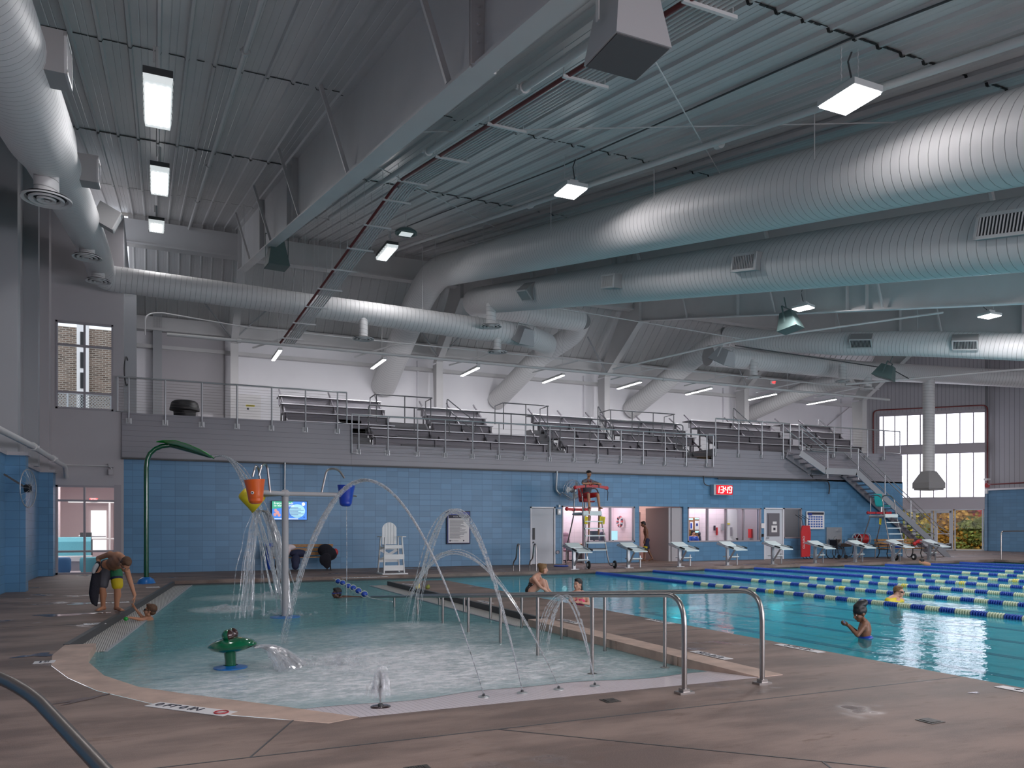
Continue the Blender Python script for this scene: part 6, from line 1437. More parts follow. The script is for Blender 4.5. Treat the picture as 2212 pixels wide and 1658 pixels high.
# ================================================================ THINGS INSIDE THE OFFICES AND LOBBY
def ochair(label,p,rz,m='office_chair'):
    t=thing('office_chair',label,'office chair',(0,0,0),absolute=False)
    for k in range(5): mb=MB(); a=2*PI*k/5; mb.bar((0,0,.1),(.3*math.cos(a),.3*math.sin(a),.06),.05,.03); mb.cap((.3*math.cos(a),.3*math.sin(a),.035),(.3*math.cos(a)+.01,.3*math.sin(a),.035),.03,.03); mb.build('foot','black',t)
    MB().tube([(0,0,.1),(0,0,.45)],.03,8).build('column','black',t); mb=MB(); mb.ell((0,0,.5),(.27,.26,.07)); mb.build('seat',m,t,smooth=True)
    mb=MB(); mb.ell((0,.22,.82),(.25,.06,.28)); mb.ell((0,.24,1.12),(.22,.06,.12)); mb.build('backrest',m,t,smooth=True)
    for s in(-1,1): MB().bx(s*.28-.03,s*.28+.03,-.15,.15,.68,.71).build('armrest','black',t)
    t.location=p; t.rotation_euler=(0,0,rz); return t
ochair('pink grey office chair seen through the open office doorway',(15.25,28.35,0),.1)
def box_thing(name,label,cat,b,m,part='body'):
    t=thing(name,label,cat,(b[0],b[2],b[4])); MB().bx(*b).build(part,m,t); return t
t=thing('desk','long desk behind the office window','desk',(15.7,28.0,0)); MB().bx(15.6,17.85,27.85,28.5,.72,.76).build('desk_top','wood',t); MB().bx(15.65,15.7,27.9,28.45,0,.72).build('leg','dark_grey',t); MB().bx(17.75,17.8,27.9,28.45,0,.72).build('leg','dark_grey',t)
for x0,x1,l in ((16.2,16.6,'dark monitor on the desk at the left of the office window'),(17.1,17.5,'pale computer screen on the desk at the right of the office window')):
    t=thing('monitor',l,'monitor',(x0,28.2,.76)); MB().bx(x0,x1,28.2,28.24,.90,1.28).build('screen','monitor' if x0<17 else 'screen_light',t); MB().bx((x0+x1)/2-.03,(x0+x1)/2+.03,28.22,28.26,.76,.95).build('stand','black',t)
c=atX(1341,1126,17.82); t=thing('wall_wreath','round wreath of red, white and dark ribbon hanging in the office','wreath',tuple(c))
for s_,m in ((0,'red'),(1,'towel_pale'),(2,'shorts_navy')):
    mb=MB()
    for i in range(s_,18,3): a=2*PI*i/18; mb.ell(c+V((-.05,.17*math.cos(a),.19*math.sin(a))),(.05,.06,.06),n=8,m=5)
    mb.build('ribbon',m,t,smooth=True)
ochair('dark chair behind the desk in the left office',(17.3,28.75,0),.4,'monitor')
a=atY(1487,1117,29.05); b=atY(1510,1158,29.05)
t=thing('notice_board','cork notice board with coloured sheets inside the middle office','notice board',(a.x,29.0,b.z)); MB().bx(a.x-.3,b.x,29.03,29.1,b.z,a.z).build('board','cork',t)
w_=b.x-a.x;h_=a.z-b.z
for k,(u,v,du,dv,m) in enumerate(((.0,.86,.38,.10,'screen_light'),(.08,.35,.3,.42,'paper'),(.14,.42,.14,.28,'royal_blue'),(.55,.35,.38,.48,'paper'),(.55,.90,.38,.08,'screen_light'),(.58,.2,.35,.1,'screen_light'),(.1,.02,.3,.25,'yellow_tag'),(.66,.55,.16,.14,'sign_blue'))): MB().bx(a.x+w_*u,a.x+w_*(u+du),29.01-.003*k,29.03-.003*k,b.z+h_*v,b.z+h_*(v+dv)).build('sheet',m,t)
a=atY(1567,1100,29.05); b=atY(1593,1166,29.05); g=struct(MB().bx(a.x,b.x,29.04,29.1,0,a.z).build('door_9','paper')); MB().bx(a.x+w_*.42,a.x+w_*.62,29.0,29.04,1.02,1.42).build('vision_panel','frame_grey',g); MB().bx(a.x+.02,a.x+.22,29.0,29.04,1.55,1.61).build('sticker','yellow_tag',g); MB().bx(a.x-.05,a.x,29.0,29.04,0,a.z+.05).build('jamb','frame_grey',g); MB().bx(b.x-.1,b.x,28.98,29.04,.86,.92).build('door_handle','black',g)
for k,(px,py,dx,dz,m,l) in enumerate(((1543,1140,.04,.22,'ink','dark handset hanging on the white wall of the middle office'),(1548,1147,.03,.35,'red','thin red item hanging on the white wall of the middle office'),(1560,1138,.10,.30,'galv','grey box on the white wall beside the office door'))):
    p=atY(px,py,29.05); t=thing('wall_phone' if k==0 else 'wall_item',l,'wall item',tuple(p)); MB().bx(p.x-dx/2,p.x+dx/2,28.98,29.08,p.z-dz/2,p.z+dz/2).build('body',m,t)
t=thing('desk','long counter under the middle office window','desk',(20.6,27.9,0)); MB().bx(20.6,24.3,27.75,28.15,.70,.74).build('desk_top','wood',t); MB().bx(20.6,24.3,27.76,27.8,0,.70).build('desk_front','dark_grey',t)
ochair('dark chair turned sideways behind the middle office window',(22.2,28.5,0),.8,'monitor')
t=thing('storage_rack','white wire rack with equipment behind the right hand window','rack',(25.9,29.5,0))
for z in (.55,1.05): MB().bx(25.9,26.85,28.7,29.2,z,z+.03).build('shelf','white_plastic',t)
for x in (25.92,26.35,26.83): MB().bx(x-.015,x+.015,28.68,28.71,0,1.6).build('upright','white_plastic',t)
for x,z,r,m,l in ((26.0,.66,.13,'yellow','yellow ball toy on the storage rack'),(26.25,1.14,.1,'royal_blue','blue item on top of the storage rack'),(26.55,1.12,.12,'towel_pale','white bundle on top of the storage rack'),(26.6,.68,.13,'pink_suit','pink toy on the storage rack'),(26.42,.66,.1,'black','black item in the middle of the storage rack')):
    bag('pool_toy',l,(x,28.9,z),[((0,0,0),(r,r,r*.8)),((r*.4,0,r*.2),(r*.6,r*.6,r*.6))],m,'toy')
bag('red_suitcase','red bag standing in the hallway behind the walking person',(18.95,29.6,.35),[((0,0,0),(.22,.15,.33))],'dark_red')
box_thing('hanging_vest','red vest hanging on the dark partition of the right office','vest',(24.36,24.44,28.0,28.2,.95,1.35),'red')
# lobby furniture
t=thing('lobby_sofa','light teal curved sofa seen through the lobby window','sofa',(-3.4,30.5,0))
mb=MB(); mb.bx(-5.2,-1.95,29.6,30.4,.32,.48); mb.build('seat','sign_white',t); mb=MB(); mb.bx(-5.2,-1.95,29.65,30.4,0,.32); mb.build('base','frame_grey',t)
mb=MB(); mb.prism([(30.3,.48),(30.3,.95),(30.4,1.08),(30.6,1.10),(30.65,.48)],-5.2,-3.05,'yz'); mb.prism([(30.3,.48),(30.3,.95),(30.4,1.08),(30.6,1.10),(30.65,.48)],-3.02,-2.0,'yz'); mb.build('back','sofa',t)
for x,r,m,l in ((-2.85,.42,'ottoman','dark blue round ottoman behind the lobby window'),(-1.75,.45,'sofa','teal ottoman behind the lobby window, right of the blue one')):
    t=thing('ottoman',l,'ottoman',(x,28.6,0)); MB().lathe([(.001,.0),(r*.9,.0),(r,.1),(r,.42),(r*.9,.48),(.001,.48)],(x,28.6,0),24).build('cushion',m,t,smooth=True)
g=struct(MB().bx(-2.55,-1.55,35.8,35.88,0,2.3).build('door_10','lobby_wall')); MB().bx(-2.35,-1.8,35.76,35.8,.5,2.1).build('vision_panel','screen_white',g)
t=thing('lobby_barrier','white two rail barrier in the lobby','barrier',(-1.7,33,0)); 
for z in (.55,1.0,2.35): MB().tube([(-2.9,33,z),(-1.0,33,z)],.03,8).build('rail','white_plastic',t)
MB().tube([(-1.55,33,0),(-1.55,33,2.35)],.04,8).build('post','white_plastic',t)
t=thing('hand_dispenser','dark exercise machine or stand seen in the lobby behind the window','stand',(-2.2,31.5,0)); MB().tube([(-2.1,31.6,0),(-2.1,31.6,1.0)],.08,10).build('post','dark_grey',t); MB().bx(-2.4,-2.05,31.4,31.6,1.0,1.25).build('head','dark_grey',t); MB().tube([(-2.45,31.5,1.12),(-1.6,31.5,1.12)],.035,8).build('arm','galv',t)
t['label']='dark stand with a horizontal arm seen through the lobby window'; 
t=thing('exit_sign','small red exit sign inside the lobby','exit sign',(-2.0,33,2.2)); MB().bx(-2.2,-1.95,32.9,32.95,2.38,2.5).build('sign_body','white_plastic',t); MB().text('EXIT',.14,Matrix.Translation((-2.07,32.88,2.44))@RXM,.004).build('sign_text','red_led',t)
# underwater pool lamps on the far wall of the lap pool
for k,x in enumerate((8.9,12.1,16.4,20.8,25.2,29.6)):
    t=thing('underwater_lamp','%s round underwater lamp from the left on the far wall of the lap pool'%ORD[k],'pool lamp',(x,22.7,-.55),group='underwater lamps'); MB().lathe([(.001,-.02),(.07,-.01),(.08,.03)],(x,22.70,-.55),16,(0,1,0)).build('lens','pool_lamp',t); light('pool_light','AREA',(x,22.6,-.55),9,(.3,.3),(-PI/2,0,0),(.8,.97,1.),parent=None)
# ================================================================ PEOPLE
RV=V((math.cos(CA),-math.sin(CA),0)); FV=V((math.sin(CA),math.cos(CA),0)); UV=V((0,0,1))
def C(px,py,d): return FV*d+RV*((px-1106.)/FX*d)+V((0,0,1.47+(1136.-py)/FX*d))
def basis(x,z):
    z=V(z).normalized(); x=(V(x)-z*V(x).dot(z)).normalized(); y=z.cross(x); return Matrix((x,y,z)).transposed()
def organic(mb,name,m,parent,voxel=.012,it=5):
    o=mb.build(name,m,parent,smooth=True); r=o.modifiers.new('remesh','REMESH'); r.mode='VOXEL'; r.voxel_size=voxel; r.use_smooth_shade=True
    s=o.modifiers.new('smooth','SMOOTH'); s.factor=.5; s.iterations=it; return o
def limb(mb,*pr,n=12):
    for (p,r0),(q,r1) in zip(pr,pr[1:]): mb.cap(p,q,r0,r1,n)
def hand(mb,w,d,pn,s=1.,curl=.6,side=1):
    '''w wrist, d direction of the palm, pn the way the palm faces'''
    d=V(d).normalized(); pn=(V(pn)-d*V(pn).dot(d)).normalized(); a=d.cross(pn).normalized()*side
    M=Matrix((a,pn,d)).transposed(); mb.ell(V(w)+d*.045*s,(.040*s,.016*s,.05*s),M)
    for k,(off,L) in enumerate(((-.030,.066),(-.010,.076),(.010,.072),(.029,.056))):
        b=V(w)+d*.085*s+a*off*s; u=d; p=b
        for j,f in enumerate((.45,.32,.23)):
            ang=curl*(j+.5)*.6; u=(d*math.cos(ang)+pn*math.sin(ang)).normalized(); q=p+u*L*f*s; mb.cap(p,q,.0095*s*(1-.08*j),.0088*s*(1-.08*j),8); p=q
    b=V(w)+d*.03*s-a*.034*s; q=b+(d*.7-a*.65+pn*.3).normalized()*.038*s; mb.cap(b,q,.013*s,.011*s,8); mb.cap(q,q+(d*.9-a*.1+pn*.35).normalized()*.03*s,.010*s,.009*s,8)
def headprims(mb,c,f,u,s=1.):
    M=basis(V(f).cross(V(u)),u); # x right, y forward, z up
    P=lambda x,y,z: V(c)+M@V((x*s,y*s,z*s)); E=lambda p,r: mb.ell(P(*p),[k*s for k in r],M)
    if (M@V((0,1,0))).dot(V(f))<0: M=Matrix((-M.col[0],-M.col[1],M.col[2])).transposed()
    E((0,-.012,.032),(.074,.094,.085)); E((0,.022,-.035),(.058,.066,.074)); E((0,.055,-.090),(.030,.026,.022)); E((0,.078,.020),(.052,.016,.012))
    mb.cap(P(0,.088,.008),P(0,.110,-.028),.008*s,.015*s,8); E((0,.085,-.058),(.026,.014,.012))
    E((.035,.06,-.03),(.025,.025,.025)); E((-.035,.06,-.03),(.025,.025,.025))
    for sx in(-1,1): E((sx*.076,-.008,-.005),(.010,.022,.032)); E((sx*.060,-.0,-.07),(.02,.03,.03))
    return M
def face(t,c,M,s,skin,eyes=True,parent=None):
    P=lambda x,y,z: V(c)+M@V((x*s,y*s,z*s))
    if eyes:
        for sx in(-1,1):
            mb=MB(); mb.ell(P(sx*.030,.082,.003),(.013*s,.009*s,.008*s),M,10,6); e=mb.build('eye','eye_white',t,smooth=True)
            mb=MB(); mb.ell(P(sx*.030,.090,.003),(.006*s,.003*s,.006*s),M,8,5); mb.build('iris','black',e)
            mb=MB(); mb.bar(P(sx*.048,.084,.024),P(sx*.014,.096,.024),.006*s,.006*s); mb.build('eyebrow','hair_dark',t)
    mb=MB(); mb.ell(P(0,.097,-.056),(.021*s,.006*s,.006*s),M,10,6); mb.build('mouth','lip',t,smooth=True)
def hairprims(mb,c,M,s,long=0):
    P=lambda x,y,z: V(c)+M@V((x*s,y*s,z*s))
    mb.ell(P(0,-.026,.045),[k*s for k in (.083,.097,.088)],M); mb.ell(P(0,.03,.095),[k*s for k in (.055,.055,.03)],M); mb.ell(P(0,-.05,-.02),[k*s for k in (.072,.06,.06)],M)
def goggles(t,c,M,s,m='black'):
    P=lambda x,y,z: V(c)+M@V((x*s,y*s,z*s))
    mb=MB()
    for sx in(-1,1): mb.ell(P(sx*.033,.088,.004),(.027*s,.014*s,.018*s),M,12,6)
    mb.bar(P(-.02,.096,.004),P(.02,.096,.004),.008*s,.008*s)
    mb.tube([P(.088*math.sin(a),-.012+.103*math.cos(a),.012) for a in [(.35+ (2*PI-.7)*i/20) for i in range(21)]],.006*s,5)
    mb.build('goggles',m,t,smooth=True)
def torso(mb,pel,neck,shL,shR,hL=None,hR=None,s=1.,fem=False):
    pel,neck,shL,shR=map(V,(pel,neck,shL,shR)); up=(neck-pel).normalized(); 
    Mc=basis(shR-shL,up); Mp=basis((V(hR)-V(hL)) if hL is not None else shR-shL,up)
    L=(neck-pel).length; k=.88 if fem else 1.
    mb.ell(pel,(.155*s,.115*s,.12*s),Mp); mb.ell(pel+up*L*.28,(.125*s*k,.095*s,.15*s),Mc); mb.ell(pel+up*L*.60,(.15*s*k,.112*s,.19*s),Mc); mb.ell(pel+up*L*.80,(.150*s*k,.10*s,.12*s),Mc)
    fw=Mc@V((0,1,0))
    for sh in (shL,shR):
        mb.cap(neck+up*.02*s,sh,.055*s,.052*s); mb.ell(pel+up*L*.72+(sh-neck)*.45+fw*.065*s,(.075*s,.045*s,.06*s),Mc); mb.cap(sh,pel+up*L*.62+(sh-neck)*.35,.055*s,.06*s)
    return Mc,Mp
def foot(mb,an,dr,s=1.):
    dr=V(dr).normalized(); an=V(an); mb.cap(an,an-dr*.03*s-V((0,0,an.z*.45)),.036*s,.034*s); mb.cap(an+V((0,0,-.03*s)),V((an.x,an.y,an.z-.055*s))+dr*.13*s,.035*s,.030*s); q=V((an.x,an.y,an.z-.062*s))+dr*.15*s; side=dr.cross(UV)
    for i in range(5): mb.cap(q+side*(i-2)*.017*s,q+side*(i-2)*.018*s+dr*(.035-.005*abs(i-1))*s,.013*s,.010*s,8)
    mb.ell(V((an.x,an.y,an.z-.05*s))+dr*.07*s,(.04*s,.04*s,.03*s))
# ---- bending man
d0=13.75
t=thing('person','bare chested man in board shorts bending down to the child in the pool','person',tuple(G(240,1320)))
pel=C(237,1222,13.75); neck=C(263,1204,13.35); shA=C(238,1196,13.45); shB=C(270,1217,13.28)
hL=C(227,1229,13.72); hR=C(250,1230,13.78); kL=C(221,1268,13.6); kR=C(254,1267,13.68); aL=C(223,1308,13.68); aR=C(252,1309,13.72)
hd=C(271,1219,13.18); 
mb=MB(); torso(mb,pel,neck,shA,shB,hL,hR)
limb(mb,(hL,.088),(kL,.060),(aL,.038)); limb(mb,(hR,.088),(kR,.060),(aR,.038))
mb.ell((kL*.6+aL*.4)+FV*.02,(.058,.062,.10)); mb.ell((kR*.6+aR*.4)+FV*.02,(.058,.062,.10))
foot(mb,aL,(-.55,-.8,0)); foot(mb,aR,(.55,-.8,0))
eA,wA=C(212,1205,13.6),C(214,1224,13.5); limb(mb,(shA,.050),(eA,.040),(wA,.028)); hand(mb,wA,C(212,1234,13.45)-wA,FV*-1,1,1.1)
eB,wB=C(281,1254,13.2),C(291,1285,13.1); limb(mb,(shB,.052),(eB,.042),(wB,.028)); hand(mb,wB,C(290,1298,13.1)-wB,RV*-1-FV*.3,1.1,.45)
limb(mb,(neck,.055),(hd+(neck-hd)*.3,.052))
fdir=(RV*.35-FV*.45-UV*.8).normalized(); udir=(RV*.62-FV*.45+UV*.55); udir=(udir-fdir*udir.dot(fdir)).normalized()
M=headprims(mb,hd,fdir,udir); organic(mb,'body','skin_tan',t,.011)
hb=MB(); hairprims(hb,hd,M,1.03); organic(hb,'hair','hair_brown',t,.011,3); face(t,hd,M,1,'skin_tan')
def shorts(t,pel,neck,hL,hR,kL,kR,f,m,name='shorts',s=1.,w0=.105,w1=.088):
    mb=MB(); up=(V(neck)-V(pel)).normalized(); Mp=basis(V(hR)-V(hL),up); mb.ell(V(pel)-up*.02,(.172*s,.132*s,.11*s),Mp)
    for h,k in ((hL,kL),(hR,kR)): q=V(h).lerp(V(k),f); limb(mb,(h,w0*s),(q,w1*s))
    return organic(mb,name,m,t,.013,3)
shorts(t,pel,neck,hL,hR,kL,kR,.86,'shorts_grey')
mb=MB(); limb(mb,(hR.lerp(kR,.02),.110),(hR.lerp(kR,.45),.100)); organic(mb,'shorts_green_panel','shorts_green',t,.013,3)
mb=MB(); limb(mb,(hR.lerp(kR,.30),.101),(hR.lerp(kR,.60),.097)); organic(mb,'shorts_navy_panel','shorts_navy',t,.013,3)
mb=MB(); limb(mb,(hR.lerp(kR,.62),.098),(hR.lerp(kR,.88),.095)); organic(mb,'shorts_yellow_panel','shorts_yellow',t,.013,3)
mb=MB(); mb.tube([C(266,1203,13.3),C(263,1212,13.2),C(262,1222,13.12),C(266,1226,13.05)],.004,5); mb.build('cord','black',t)
t=thing('towel','black and grey towel hanging from the bending man\'s hand','towel',tuple(C(207,1308,13.5)))
mb=MB(); n=10
for k,(px,py,w) in enumerate(((212,1218,.05),(208,1235,.09),(207,1262,.11),(204,1290,.11),(209,1304,.06))): pass
pts=[(212,1216,.05),(209,1232,.085),(206,1255,.105),(203,1280,.11),(204,1298,.08),(209,1308,.02)]
for i in range(len(pts)-1):
    a,b=pts[i],pts[i+1]; mb.cap(C(a[0],a[1],13.5),C(b[0],b[1],13.5),a[2]*.75,b[2]*.75); mb.cap(C(a[0]-3,a[1],13.45),C(b[0]-3,b[1],13.45),a[2]*.5,b[2]*.5)
organic(mb,'dark_side','towel_black',t,.013,2)
mb=MB(); mb.cap(C(205,1226,13.4),C(209,1220,13.4),.04,.035); mb.cap(C(203,1230,13.4),C(202,1235,13.4),.035,.03); organic(mb,'pale_side','towel_pale',t,.013,2)
# ---- boy at the gutter
t=thing('person','small boy with dark goggles in the water, reaching up from the gutter to the man','person',tuple(C(322,1345,13.3)))
hd=C(324,1318,13.2); neck=C(320,1331,13.25); pel=C(330,1380,13.35); sa=C(311,1338,13.2); sb_=C(326,1340,13.4)
mb=MB(); torso(mb,pel,neck,sa,sb_,s=.68); limb(mb,(sb_,.034),(C(306,1331,13.3),.028),(C(291,1312,13.25),.019)); hand(mb,C(291,1312,13.25),C(286,1303,13.2)-C(291,1312,13.25),-FV,.68,.3)
limb(mb,(sa,.036),(C(296,1336,13.1),.028),(C(280,1333,13.0),.020)); hand(mb,C(280,1333,13.0),C(270,1333,12.95)-C(280,1333,13.0),-UV,.68,.7)
limb(mb,(neck,.038),(hd,.04)); M=headprims(mb,hd,-RV*.9-FV*.2+UV*.25,UV*.95+RV*.2,.88); organic(mb,'body','skin_tan',t,.009)
hb=MB(); hairprims(hb,hd,M,.91); organic(hb,'hair','hair_brown',t,.009,3); goggles(t,hd,M,.9)
t=thing('pool_ball','small green ball in the hand of the boy at the gutter','ball',tuple(C(272,1336,12.95))); MB().ell(C(272,1336,12.95),(.035,.035,.035)).build('ball','leaf_green',t,smooth=True)
# ---- swimmer with goggles in the leisure pool
t=thing('person','dark haired child with blue goggles swimming low in the leisure pool beside the float rope','person',tuple(C(727,1292,17.4)))
hd=C(727,1281,17.3); mb=MB(); M=headprims(mb,hd,-RV*.75-FV*.6,UV,.95); limb(mb,(hd-UV*.06,.05),(C(735,1292,17.4),.06)); limb(mb,(C(742,1291,17.5),.065),(C(765,1290.5,17.6),.04),(C(785,1289.5,17.6),.028)); hand(mb,C(785,1289.5,17.6),RV,-UV,.8,.2); mb.ell(C(745,1293,17.7),(.2,.14,.07),Matrix.Rotation(-CA,3,'Z')); organic(mb,'body','skin_dark',t,.011)
hb=MB(); hairprims(hb,hd,M,1.0); organic(hb,'hair','hair_dark',t,.011,3); goggles(t,hd,M,.98,'royal_blue')
# ---- seated woman
t=thing('person','woman with a blond bun and black polka dot swimsuit sitting on the divider','person',tuple(G(1150,1284)))
D=16.9; pel=C(1146,1275,D); neck=C(1160,1243,D); sa=C(1153,1248,D-.17); sb_=C(1165,1246,D+.17); ha=C(1147,1276,D-.09); hb_=C(1149,1276,D+.09)
ka=C(1172,1254,D-.1); kb=C(1177,1256,D+.12); fa=C(1181,1282,D-.1); fb=C(1186,1282,D+.12)
mb=MB(); torso(mb,pel,neck,sa,sb_,ha,hb_,.93,True); limb(mb,(ha,.082),(ka,.056),(fa,.036)); limb(mb,(hb_,.082),(kb,.056),(fb,.036)); foot(mb,fa,RV,.9); foot(mb,fb,RV,.9)
for sh,el,wr in ((sa,C(1166,1266,D-.22),C(1185,1279,D-.12)),(sb_,C(1176,1262,D+.25),C(1189,1277,D+.1))): limb(mb,(sh,.042),(el,.034),(wr,.024)); hand(mb,wr,RV-UV*.5,-UV,.9,.6)
hd=C(1174,1229,D); limb(mb,(neck,.044),(hd+(neck-hd)*.3,.042)); M=headprims(mb,hd,RV*.9+FV*.35-UV*.12,UV,.93); organic(mb,'body','skin_fair',t,.011)
hb=MB(); hairprims(hb,hd,M,.97); hb.ell(hd-RV*.075+UV*.085,(.055,.055,.05)); hb.ell(hd-RV*.09+UV*.10,(.03,.05,.035)); organic(hb,'hair','hair_blond',t,.011,2); face(t,hd,M,.93,'skin_fair')
up=(neck-pel).normalized(); Mx=basis(sb_-sa,up); mb=MB(); mb.ell(pel,(.150,.118,.118),Mx); mb.ell(pel+up*.12,(.128,.105,.12),Mx); mb.ell(pel+up*.22+(Mx@V((0,1,0)))*.02,(.130,.108,.09),Mx); mb.ell(pel-up*.02+RV*.03,(.155,.12,.10),Mx); organic(mb,'swimsuit','polka',t,.011,3)
mb=MB(); mb.tube([pel+up*.28+RV*.10,neck+RV*.05,neck-RV*.045,C(1147,1256,D)],.006,5); mb.build('strap','black',t)
# ---- woman in the water
t=thing('person','dark haired woman in a pink swimsuit standing in the lap pool','person',tuple(C(1250,1310,15.6)))
D=15.6; pel=C(1252,1340,D); neck=C(1250,1278,D); sa=C(1234,1283,D-.05); sb_=C(1267,1284,D+.05); hd=C(1248,1262,D-.03)
mb=MB(); torso(mb,pel,neck,sa,sb_,s=.93,fem=True); wa,wb=C(1243,1300,D-.28),C(1258,1302,D-.28)
limb(mb,(sa,.042),(C(1231,1303,D-.06),.035),(wa,.025)); hand(mb,wa,RV,-FV*.2+UV*.1,.9,.5); limb(mb,(sb_,.042),(C(1271,1304,D-.04),.035),(wb,.025)); hand(mb,wb,-RV,UV,.9,.5)
limb(mb,(neck,.044),(hd,.044)); M=headprims(mb,hd,-FV*.75-RV*.62,UV,.95); organic(mb,'body','skin_fair',t,.011)
hb=MB(); hairprims(hb,hd,M,.98); hb.ell(hd+RV*.05+FV*.05-UV*.08,(.055,.055,.12)); organic(hb,'hair','hair_dark',t,.011,3); face(t,hd,M,.95,'skin_fair')
up=(neck-pel).normalized(); Mx=basis(sb_-sa,up); mb=MB(); mb.ell(pel+up*.20,(.13,.112,.14),Mx); mb.ell(pel+up*.36-FV*.02,(.128,.112,.10),Mx); organic(mb,'swimsuit','pink_suit',t,.011,3); 
for s_ in(-1,1): mb=MB(); mb.tube([neck+RV*(.06*s_)-FV*.12-UV*.12,neck+RV*(.045*s_)-FV*.06+UV*.0,neck+FV*.03+UV*.02],.007,5); mb.build('strap','pink_suit',t)
# ---- boy with the black cap
t=thing('person','boy with a tall black swim cap in the lap pool, looking at his hands','person',tuple(C(1868,1380,11.2)))
D=11.2; pel=C(1868,1385,D); neck=C(1868,1344,D); sa=C(1866,1352,D-.13); sb_=C(1872,1350,D+.13); hd=C(1858,1325,D)
mb=MB(); torso(mb,pel,neck,sa,sb_,s=.80); 
for sh,el,wr,sd in ((sa,C(1852,1371,D-.16),C(1833,1351,D-.08),1),(sb_,C(1856,1369,D+.13),C(1834,1350,D+.05),-1)): limb(mb,(sh,.040),(el,.032),(wr,.023)); hand(mb,wr,-RV+UV*.35,UV+(FV if sd>0 else -FV)*.6,.85,1.2,sd)
limb(mb,(neck,.042),(hd+UV*-.04,.042)); M=headprims(mb,hd,-RV-UV*.28-FV*.15,UV-RV*.28,.95); organic(mb,'body','skin_brown',t,.009); face(t,hd,M,.95,'skin_brown')
up2=M@V((0,0,1)); fw2=M@V((0,1,0)); mb=MB(); mb.ell(hd+up2*.045-fw2*.012,(.087,.103,.078),M); mb.ell(hd+up2*.125-fw2*.06,(.072,.085,.06),M); mb.ell(hd+up2*.10+fw2*.0,(.072,.07,.06),M); mb.ell(hd+up2*.135-fw2*.11,(.05,.05,.05),M); organic(mb,'swim_cap','cap_black',t,.010,3)
mb=MB(); mb.ell(C(1869,1376,D),(.128,.105,.045),Matrix.Rotation(PI/2-CA,3,'Z')); organic(mb,'swim_shorts','royal_blue',t,.011,2)
t=thing('pool_ball','small blue item in the hands of the boy with the black cap','toy',tuple(C(1822,1346,11.15))); MB().ell(C(1822,1346,11.15),(.022,.022,.03)).build('ball','float_blue',t,smooth=True)
# ---- man with goggles
t=thing('person','man with goggles and a yellow shirt low in the water between two lane ropes','person',tuple(C(1935,1300,16.7)))
D=16.5; hd=C(1942,1278,D); neck=C(1932,1290,D); mb=MB(); M=headprims(mb,hd,RV*.55-FV*.75,UV,1.); limb(mb,(neck,.055),(hd,.05)); torso(mb,C(1935,1335,D),neck,C(1920,1294,D-.1),C(1948,1296,D+.1)); organic(mb,'body','skin_fair',t,.011)
hb=MB(); hairprims(hb,hd,M,1.03); organic(hb,'hair','hair_blond',t,.011,3); goggles(t,hd,M,1.); mb=MB(); limb(mb,(C(1919,1297,D-.1),.075),(C(1932,1295,D),.085),(C(1946,1299,D+.1),.07)); mb.ell(C(1930,1302,D),(.2,.13,.1)); organic(mb,'shirt','float_yellow',t,.012,3)
# ---- far swimmer
t=thing('person','swimmer with a dark cap far off, close to the wheels of the empty lifeguard stand','person',tuple(C(1995,1220,32)))
D=31.5; hd=C(1990,1212,D); mb=MB(); M=headprims(mb,hd,-RV-FV*.2-UV*.2,UV,1.); limb(mb,(hd-UV*.03,.07),(C(1998,1217,D),.09),(C(2006,1218.5,D),.08)); organic(mb,'body','skin_tan',t,.013); mb=MB(); mb.ell(hd+UV*.04+RV*.02,(.092,.105,.085),M); organic(mb,'swim_cap','hair_dark',t,.013,2)
# ---- lifeguard
t=thing('person','lifeguard in dark cap, grey shirt and red shorts sitting on the tall stand','person',(14.25,24.7,2.4))
q=lambda x,y,z: V((14.22+x,24.72+y,z))
pel=q(0,.32,2.60); neck=q(-.10,.0,3.12); sa=q(-.30,.0,3.06); sb_=q(.12,.0,3.04); hL=q(-.10,.30,2.58); hR=q(.10,.30,2.58); kL=q(-.18,-.14,2.60); kR=q(.20,-.14,2.60); aL=q(-.20,-.22,2.17); aR=q(.22,-.22,2.16); hd=q(-.13,-.10,3.34)
mb=MB(); torso(mb,pel,neck,sa,sb_,hL,hR); limb(mb,(hL,.085),(kL,.060),(aL,.036)); limb(mb,(hR,.085),(kR,.060),(aR,.036)); foot(mb,aL,(-.2,-1,0)); foot(mb,aR,(.2,-1,0))
wa,wb=q(.02,-.24,3.00),q(-.02,-.28,3.0); limb(mb,(sa,.048),(q(-.42,-.18,2.97),.038),(wa,.026)); limb(mb,(sb_,.048),(q(.30,-.18,2.97),.038),(wb,.026)); hand(mb,wa,RV,-UV,.95,.7); hand(mb,wb,-RV,-UV,.95,.7)
limb(mb,(neck,.052),(hd,.05)); M=headprims(mb,hd,V((.15,-1,-.12)),UV,1.); organic(mb,'body','skin_tan',t,.013); face(t,hd,M,1,'skin_tan'); 
P_=lambda x,y,z: hd+M@V((x,y,z)); mb=MB(); mb.ell(P_(0,-.015,.055),(.088,.105,.075),M); mb.ell(P_(0,.10,.055),(.06,.06,.012),M); organic(mb,'cap','cap_black',t,.012,2)
up=(neck-pel).normalized(); Mx=basis(sb_-sa,up); mb=MB(); mb.ell(pel+up*.12,(.16,.13,.16),Mx); mb.ell(pel+up*.32,(.175,.135,.20),Mx); limb(mb,(neck,.075),(sa,.068),(sa.lerp(q(-.42,-.18,2.97),.6),.062)); limb(mb,(neck,.075),(sb_,.068),(sb_.lerp(q(.30,-.18,2.97),.6),.062)); organic(mb,'shirt','shirt_grey',t,.014,3)
shorts(t,pel,neck,hL,hR,kL,kR,.85,'red')
